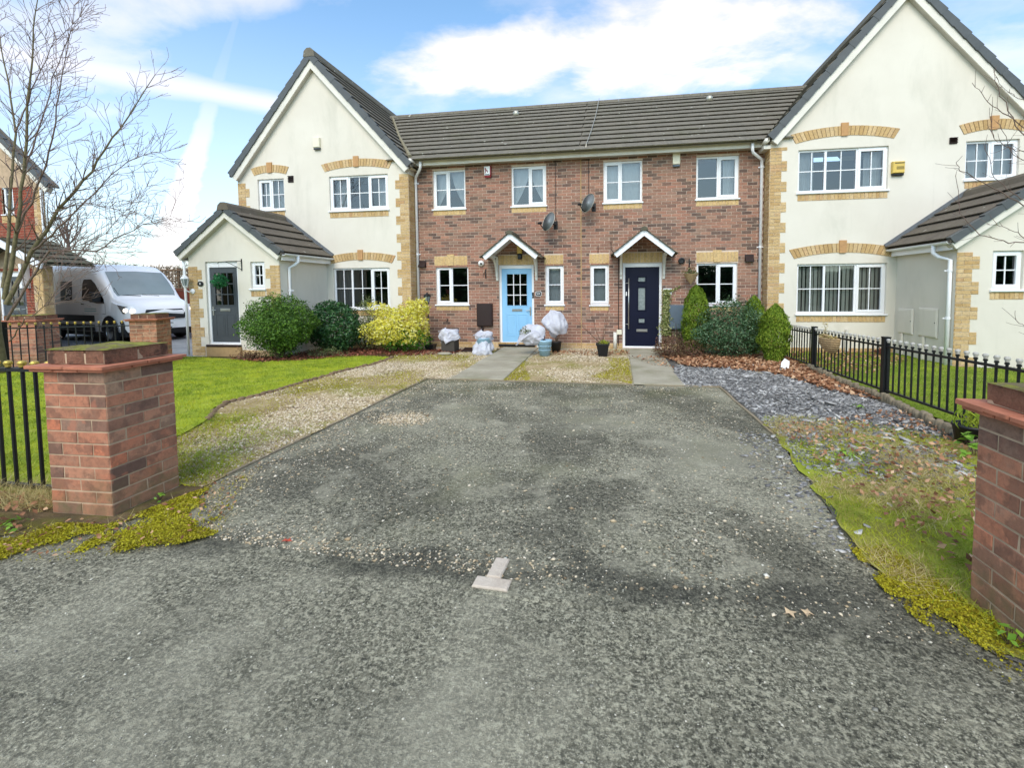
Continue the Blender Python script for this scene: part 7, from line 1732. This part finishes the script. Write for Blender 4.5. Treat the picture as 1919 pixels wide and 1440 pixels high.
shrub('ground_shrub', 'small reddish dead shrub at the foot of the right gable', (5.45, -0.75, 0.12), (0.2, 0.16, 0.14), 260, 0.04, 'dead_leaf_dark', 0.5, 2.0, 0.02, 0.4, inner=0.9)
def leaf_on_ground(label, c, mat, s=0.05, rot=0.0, n=5):
    m = MB(); v = [(0, 0, 0.006)]; 
    for k in range(n * 2): a = math.pi * 2 * k / (n * 2); q = s * (1.0 if k % 2 == 0 else 0.42); v.append((q * math.cos(a), q * math.sin(a) * 0.8, 0.004 + 0.010 * (k % 3) / 2))
    m.add([Matrix.Translation((c[0], c[1], 0.006)) @ Matrix.Rotation(rot, 4, 'Z') @ Vector(q) for q in v], [(0, k + 1, (k + 1) % (n * 2) + 1) for k in range(n * 2)])
    tag(m.build('fallen_leaf', mat), label, 'leaf', 'single leaves on the asphalt')
leaf_on_ground('red star shaped leaf on the left of the drive', (-1.93, -8.77), 'red_leaf', 0.035)
leaf_on_ground('tan torn leaf on the asphalt right of centre, left of a pair', (0.78, -8.98), 'tan_leaf', 0.04, 0.4, 4); leaf_on_ground('tan torn leaf on the asphalt right of centre, right of a pair', (0.86, -8.965), 'tan_leaf', 0.035, 1.2, 4)
# things on window sills
t = thing('bear_ornament', 'orange teddy ornament behind the lower left brick house window', 'ornament', (-4.35, 0.2, 1.15))
m = MB(); m.ball((-4.33, 0.22, 1.42), 0.075); m.ball((-4.39, 0.22, 1.48), 0.028); m.ball((-4.27, 0.22, 1.48), 0.028); m.build('head', 'flower_red', t, True); m = MB(); m.ball((-4.33, 0.24, 1.26), 0.085, 10, 6, (1, 0.8, 1.2)); m.build('body', 'brown_paper', t, True)
t = thing('flower_vase', 'pink flowers behind the left gable ground floor window', 'flowers', (-6.2, GY + 0.3, 1.2)); P, N = shell(90, (-6.15, GY + 0.22, 1.42), (0.09, 0.06, 0.07), 2.0, 0, 0.3, 0.6); V, F_ = leaves(P, N, 0.05, 0.8, 0.6); np_obj('blooms', V, F_, 'flower_red', t); m = MB(); m.tube([(-6.15, GY + 0.22, 1.05), (-6.15, GY + 0.22, 1.4)], 0.02, 6); m.build('stem', 'stem', t)
t = thing('sill_plant', 'house plant behind the right ground floor window of the brick house', 'house plant', (2.5, 0.25, 1.1)); P, N = shell(160, (2.52, 0.25, 1.34), (0.14, 0.08, 0.2), 2.0, 0, 0.3, 0.9); V, F_ = leaves(P, N, 0.06, 0.5, 0.7); np_obj('foliage', V, F_, 'leaf_olive', t); m = MB(); m.lathe([(0.06, 1.06), (0.08, 1.18)], 12, Matrix.Translation((2.52, 0.25, 0))); m.build('pot', 'cream_plastic', t)

# ------------------------------------------------------------------ white van
VX = Vector((0.972, -0.235, 0)); VY = Vector((0.235, 0.972, 0))           # forward, left side of the van (far side)
FWH = Vector((-15.45, 0.62, -0.09))                                        # where the near front wheel stands
VM = Matrix((VX, VY, Vector((0, 0, 1)))).transposed().to_4x4(); VM.translation = FWH - VX * 4.55 + VY * 0.92
van = thing('van', 'white panel van with black lettered panel and lit headlights', 'van', tuple(VM.translation))
VL, HW = 5.55, 1.0
def topz(x): return float(np.interp(x, [0, 0.12, 0.5, 3.0, 3.55, 3.9, 4.25, 4.62, 4.72, 5.0, 5.3, 5.46, 5.55], [2.38, 2.46, 2.50, 2.50, 2.44, 2.26, 1.92, 1.47, 1.38, 1.30, 1.20, 1.10, 0.92]))
def halfw(x): return float(np.interp(x, [0, 0.1, 4.2, 5.0, 5.35, 5.55], [0.94, 1.0, 1.0, 0.96, 0.88, 0.74]))
def sect(x):
    zt = topz(x); w = halfw(x); zb = 0.34 if x < 5.3 else 0.34 + (x - 5.3) * 0.3
    c = min(0.34, 0.16 + 0.1 * (zt > 2)); pts = [(w * 0.96, zb), (w, zb + 0.12), (w, 0.95 if zt > 1.1 else (zb + zt) / 2)]
    za = min(1.30, zt - 0.12)
    pts.append((w * 0.995, za)); pts.append((w * 0.97 if zt < 1.6 else w * 0.955, max(za + 0.02, zt - c)))
    for k in range(1, 5): a = math.pi / 2 * k / 4; pts.append(((w * (0.955 if zt > 1.6 else 0.97) - c * 0.8) + c * 0.8 * math.cos(a), zt - c + c * math.sin(a)))
    pts.append((0.0, zt + 0.03))
    return pts
xs_ = [0, 0.06, 0.15, 0.5, 1.2, 2.0, 2.8, 3.2, 3.55, 3.75, 3.9, 4.05, 4.2, 4.35, 4.5, 4.62, 4.72, 4.85, 5.0, 5.15, 5.3, 5.4, 5.48, 5.53, 5.55]
body = MB(); ns = None; V = []; F_ = []
for x in xs_:
    s = sect(x); ring = [(x, -a, b) for a, b in s] + [(x, a, b) for a, b in s[-2::-1]]; ns = len(ring); V += [VM @ Vector(p) for p in ring]
for i in range(len(xs_) - 1):
    for j in range(ns - 1): a = i * ns + j; F_.append((a, a + 1, a + ns + 1, a + ns))
F_.append(tuple(range(ns))); F_.append(tuple(range(len(V) - 1, len(V) - ns - 1, -1)))
body.add(V, F_); vb = body.build('body', 'van_paint', van, True)
md = vb.modifiers.new('edges', 'EDGE_SPLIT'); md.split_angle = R(38)
def vpatch(name, pts, off, mat, parent=van):
    m = MB(); m.add([VM @ Vector((x, y + (-off if y < 0 else off), z)) for x, y, z in pts], [tuple(range(len(pts)))]); return m.build(name, mat, parent)
# windscreen follows the body surface
ws = MB(); V = []; F_ = []; nx_, ny_ = 8, 12
for i in range(nx_ + 1):
    x = 3.93 + (4.62 - 3.93) * i / nx_; zt = topz(x); w = halfw(x)
    for j in range(ny_ + 1):
        u = -1 + 2 * j / ny_; ww = (w * 0.955 - 0.10) * (0.90 + 0.10 * i / nx_); y = u * ww; c = 0.26
        edge = max(0, abs(y) - (w * 0.955 - c * 0.8)) / (c * 0.8); z = zt + 0.03 * (1 - abs(u)) - c * (1 - math.sqrt(max(0, 1 - min(1, edge) ** 2)))
        V.append(VM @ Vector((x + 0.012, y, z + 0.012)))
for i in range(nx_):
    for j in range(ny_): a = i * (ny_ + 1) + j; F_.append((a, a + 1, a + ny_ + 2, a + ny_ + 1))
ws.add(V, F_); ws.build('windscreen', 'glass_screen', van, True)
def sidew(z, x):
    w = halfw(x); zt = topz(x); za = min(1.30, zt - 0.12); return -(w * (0.995 - 0.04 * max(0, (z - za)) / max(0.2, zt - 0.34 - za)))
def vside(name, pts, mat, off=0.012):
    m = MB(); m.add([VM @ Vector((x, sidew(z, min(x, 4.2)) - off, z)) for x, z in pts], [tuple(range(len(pts)))]); return m.build(name, mat, van)
vside('side_window', [(3.02, 1.38), (3.06, 1.86), (3.14, 2.0), (3.58, 2.0), (3.80, 1.86), (4.28, 1.38), (4.34, 1.24), (3.9, 1.24), (3.5, 1.30), (3.12, 1.34)], 'glass_screen_dark', 0.006)
vside('side_trim', [(0.9, 0.36), (3.75, 0.36), (3.75, 0.56), (0.9, 0.56)], 'van_black', 0.02); vside('rub_strip', [(0.3, 0.66), (3.75, 0.66), (3.75, 0.86), (0.3, 0.86)], 'van_black', 0.016)
vside('wheel_arch', [(4.55 + 0.47 * math.cos(a), 0.36 + 0.50 * math.sin(a)) for a in [math.pi * k / 14 for k in range(15)]], 'van_black', 0.010)
vside('wheel_arch', [(1.2 + 0.47 * math.cos(a), 0.36 + 0.50 * math.sin(a)) for a in [math.pi * k / 14 for k in range(15)]], 'van_black', 0.010)
vside('lettered_panel', [(1.70, 1.32), (2.42, 1.32), (2.42, 1.95), (1.70, 1.95)], 'text_black', 0.008)
for (bd, sz, x, z, sx) in (('se', 0.36, 2.21, 1.63, 1.15), ('e-car', 0.17, 2.16, 1.42, 1.05)):
    me = text_mesh(bd, sz, 0.001); me.materials.clear(); me.materials.append(MAT['text_white'])
    link('lettering', me, van, VM @ Matrix.Translation((x, sidew(z, x) - 0.014, z)) @ Matrix.Rotation(R(90), 4, 'X') @ Matrix.Diagonal((sx, 1, 1, 1)))
for z in (0.98, 1.05): vside('slogan_line', [(3.15, z), (3.85, z), (3.85, z + 0.028), (3.15, z + 0.028)], 'text_teal', 0.006)
vside('door_handle', [(2.98, 1.20), (3.16, 1.20), (3.16, 1.235), (2.98, 1.235)], 'van_black', 0.014)
m = MB(); m.tube([VM @ Vector((4.66, -0.2, 1.45)), VM @ Vector((4.60, -0.75, 1.50)), VM @ Vector((4.42, -0.78, 1.72))], 0.012, 5); m.tube([VM @ Vector((4.66, 0.3, 1.45)), VM @ Vector((4.62, -0.15, 1.49))], 0.012, 5); m.build('wiper', 'van_black', van)
for pts in ([(3.02, 0.90), (4.36, 0.90), (4.36, 0.912), (3.02, 0.912)], [(4.36, 0.90), (4.372, 0.90), (4.372, 1.24), (4.36, 1.24)], [(2.93, 0.62), (2.942, 0.62), (2.942, 2.02), (2.93, 2.02)], [(2.93, 0.62), (2.935, 0.62), (2.935, 2.02), (2.93, 2.02)], [(2.60, 0.60), (2.605, 0.60), (2.605, 2.3), (2.60, 2.3)]): vside('shut_line', pts, 'van_black', 0.005)
m = MB(); m.cbox(4.02, 4.20, -1.24, -1.02, 1.28, 1.60, 0.03, VM); m.box(4.05, 4.12, -1.03, -0.95, 1.30, 1.36, VM); mi = m.build('wing_mirror', 'van_black', van)
def vfront(name, pts, mat, off=0.012):
    """panel on the nose, given as (y, z)"""
    def fx(y, z): 
        xx = 5.56
        while xx > 4.6 and (halfw(xx) < abs(y) + 0.004 or topz(xx) + 0.0 < z): xx -= 0.01
        return xx
    m = MB(); m.add([VM @ Vector((fx(y, z) + off, y, z)) for y, z in pts], [tuple(range(len(pts)))]); return m.build(name, mat, van)
vfront('grille', [(-0.52, 0.72), (0.52, 0.72), (0.58, 0.84), (0.50, 1.03), (-0.50, 1.03), (-0.58, 0.84)], 'van_black', 0.02)
bp = MB(); V = []; F_ = []
for (zz, o) in ((0.26, 0.0), (0.34, 0.05), (0.58, 0.06), (0.68, 0.02)):
    for k in range(13): u = -1 + 2 * k / 12; V.append(VM @ Vector((5.50 + o - 0.42 * abs(u) ** 2.6, u * 0.99, zz)))
for i in range(3):
    for k in range(12): a = i * 13 + k; F_.append((a, a + 1, a + 14, a + 13))
bp.add(V, F_); bp.build('bumper', 'van_black', van, True)
m = MB(); m.box(5.565, 5.575, -0.26, 0.26, 0.46, 0.57, VM); m.build('number_plate', 'white_plastic', van)
for s in (-1, 1):
    o = MB(); V = [VM @ Vector(p) for p in ((5.44, s * 0.60, 0.88), (5.20, s * 0.955, 0.92), (5.00, s * 0.99, 1.20), (5.24, s * 0.90, 1.14), (5.46, s * 0.62, 1.04))]; o.add(V, [(0, 1, 2, 3, 4)]); hl_ = o.build('headlight', 'lamp_lens', van)
    e = MB(); e.ball(VM @ Vector((5.40, s * 0.78, 0.985)), 0.085, 12, 8); e.ball(VM @ Vector((5.26, s * 0.90, 1.02)), 0.065, 12, 8); e.build('bulb', 'headlamp', hl_, True)
for (x, s) in ((4.55, -1), (4.55, 1), (1.2, -1), (1.2, 1)):
    T = VM @ Matrix.Translation((x, s * 0.92, 0.345)) @ Matrix.Rotation(R(90) * (1 if s < 0 else -1), 4, 'X')
    w = MB(); w.lathe([(0.20, -0.10), (0.30, -0.105), (0.34, -0.07), (0.345, 0.0), (0.34, 0.07), (0.30, 0.105), (0.215, 0.10), (0.20, 0.06)], 32, T); wh = w.build('wheel', 'tyre', van, True)
    r_ = MB(); r_.lathe([(0.213, 0.085), (0.205, 0.095), (0.19, 0.06), (0.15, 0.04), (0.09, 0.075), (0.05, 0.085), (0.001, 0.085)], 24, T); r_.build('rim', 'rim', wh, True)
    for k in range(8): a = k * math.pi / 4; h_ = MB(); h_.ball(T @ Vector((0.145 * math.cos(a), 0.145 * math.sin(a), 0.05)), 0.022, 6, 4); h_.build('hole', 'van_black', wh)
m = MB(); m.box(0.2, 5.2, -0.9, 0.9, 0.20, 0.36, VM); m.build('underside', 'van_black', van)

# ------------------------------------------------------------------ far background on the left
t = thing('wooden_fence', 'red brown close board fence behind the van', 'fence', (-16.2, 4.2, 0))
x = -18.4
while x < -12.0:
    m = MB(); m.box(x, x + 0.14, 4.0 + random.uniform(0, .012), 4.03, -0.15, 1.53 + random.uniform(-.01, .01)); m.build('board', 'fence_red', t); x += 0.145
m = MB(); m.box(-18.4, -12.0, 3.97, 4.06, 1.55, 1.60); m.build('capping', 'fence_red', t)
t = thing('trellis_fence', 'brown garden wall fence with a trellis top behind the van', 'fence', (-19.3, 6.2, 0))
x = -23.5
while x < -15.2:
    m = MB(); m.box(x, x + 0.145, 6.2, 6.23, -0.15, 1.62); m.build('board', 'fence_brown', t); x += 0.15
m = MB(); m.box(-23.5, -15.2, 6.17, 6.26, 2.42, 2.49); m.build('top_rail', 'fence_brown', t); m = MB(); m.box(-23.5, -15.2, 6.17, 6.26, 1.60, 1.66); m.build('mid_rail', 'fence_brown', t)
x = -23.5
while x < -15.2:
    m = MB(); m.box(x, x + 0.035, 6.2, 6.215, 1.661, 2.419); m.build('lath', 'fence_brown', t); x += 0.16
for z in (1.8, 1.95, 2.1, 2.25): m = MB(); m.box(-23.5, -15.2, 6.216, 6.231, z, z + 0.035); m.build('lath', 'fence_brown', t)
for x in (-23.5, -21.4, -19.3, -17.2): m = MB(); m.box(x, x + 0.09, 6.26, 6.35, -0.15, 2.55); m.build('post', 'fence_brown', t)
n = 9000; P = np.column_stack([rng.uniform(-42, -17, n), rng.uniform(12.5, 15, n), np.zeros(n)]); hgt = 2.7 + 0.9 * vnoise(P, 0.22, 3, 3) + 0.3 * vnoise(P, 1.1, 5, 1) + 0.03 * np.clip(-P[:, 0] - 22, 0, 20); P[:, 2] = -0.1 + hgt * rng.random(n) ** 0.6
V, F_ = leaves(P, rng.normal(0, 1, (n, 3)), 0.5, 0.05, 0.5, 1.0); tag(np_obj('hedge', V, F_, 'hedge_twig'), 'tangled bare hedge beyond the fences behind the van', 'hedge', None, 'stuff')
for k, (x, y, h, lab) in enumerate(((-33.0, 9.0, 8.2, 'far bare tree left of the telegraph pole'), (-30.5, 10.0, 7.0, 'far bare tree right of the telegraph pole'))):
    t = thing('bare_tree', lab, 'tree', (x, y, 0), 'far bare trees'); m = MB(); m.tube([(x, y, -0.2), (x + 0.1, y, h * 0.4), (x, y, h * 0.75)], [0.14, 0.1, 0.05], 7); m.build('trunk', 'twig', t); c = MB(); r3 = random.Random(40 + k)
    for i in range(26): a = r3.uniform(0, 6.28); z = h * r3.uniform(0.3, 0.78); limb(c, (x, y, z), (math.cos(a), math.sin(a), 1.1), h * r3.uniform(0.12, 0.3), 0.035, 1, r3, 0.15, 0.12, 0.012)
    c.build('crown', 'twig', t)
t = thing('telegraph_pole', 'grey telegraph pole behind the bare tree', 'pole', (-31.8, 9.5, 0)); m = MB(); m.tube([(-31.8, 9.5, -0.2), (-31.75, 9.5, 8.6)], [0.16, 0.12], 10); m.build('shaft', 'wood_edge', t, True); m = MB(); m.lathe([(0.13, 8.58), (0.14, 8.62), (0.001, 8.75)], 10, Matrix.Translation((-31.75, 9.5, 0))); m.build('cap', 'lead', t)

# unseen hedge and wall added behind the camera so lower panes reflect something dark
n = 26000; P = np.column_stack([rng.uniform(-30, 30, n), -23.5 + rng.normal(0, 0.35, n), np.zeros(n)]); P[:, 2] = (2.6 + 0.9 * vnoise(P, 0.35, 8, 2)) * rng.random(n) ** 0.8
V, F_ = leaves(P, np.tile([0, 1.0, 0.3], (n, 1)), 0.34, 0.6, 0.7); tag(np_obj('hedge', V, F_, 'leaf_laurel'), 'added unseen hedge behind the camera, a dark reflection for the windows', 'hedge', None, 'stuff')
m = MB(); m.box(-30, 30, -24.2, -23.6, -0.2, 2.5); tag(m.build('reflection_wall', 'fence_brown'), 'added unseen wall behind the camera, backing the hedge in window reflections', 'wall')
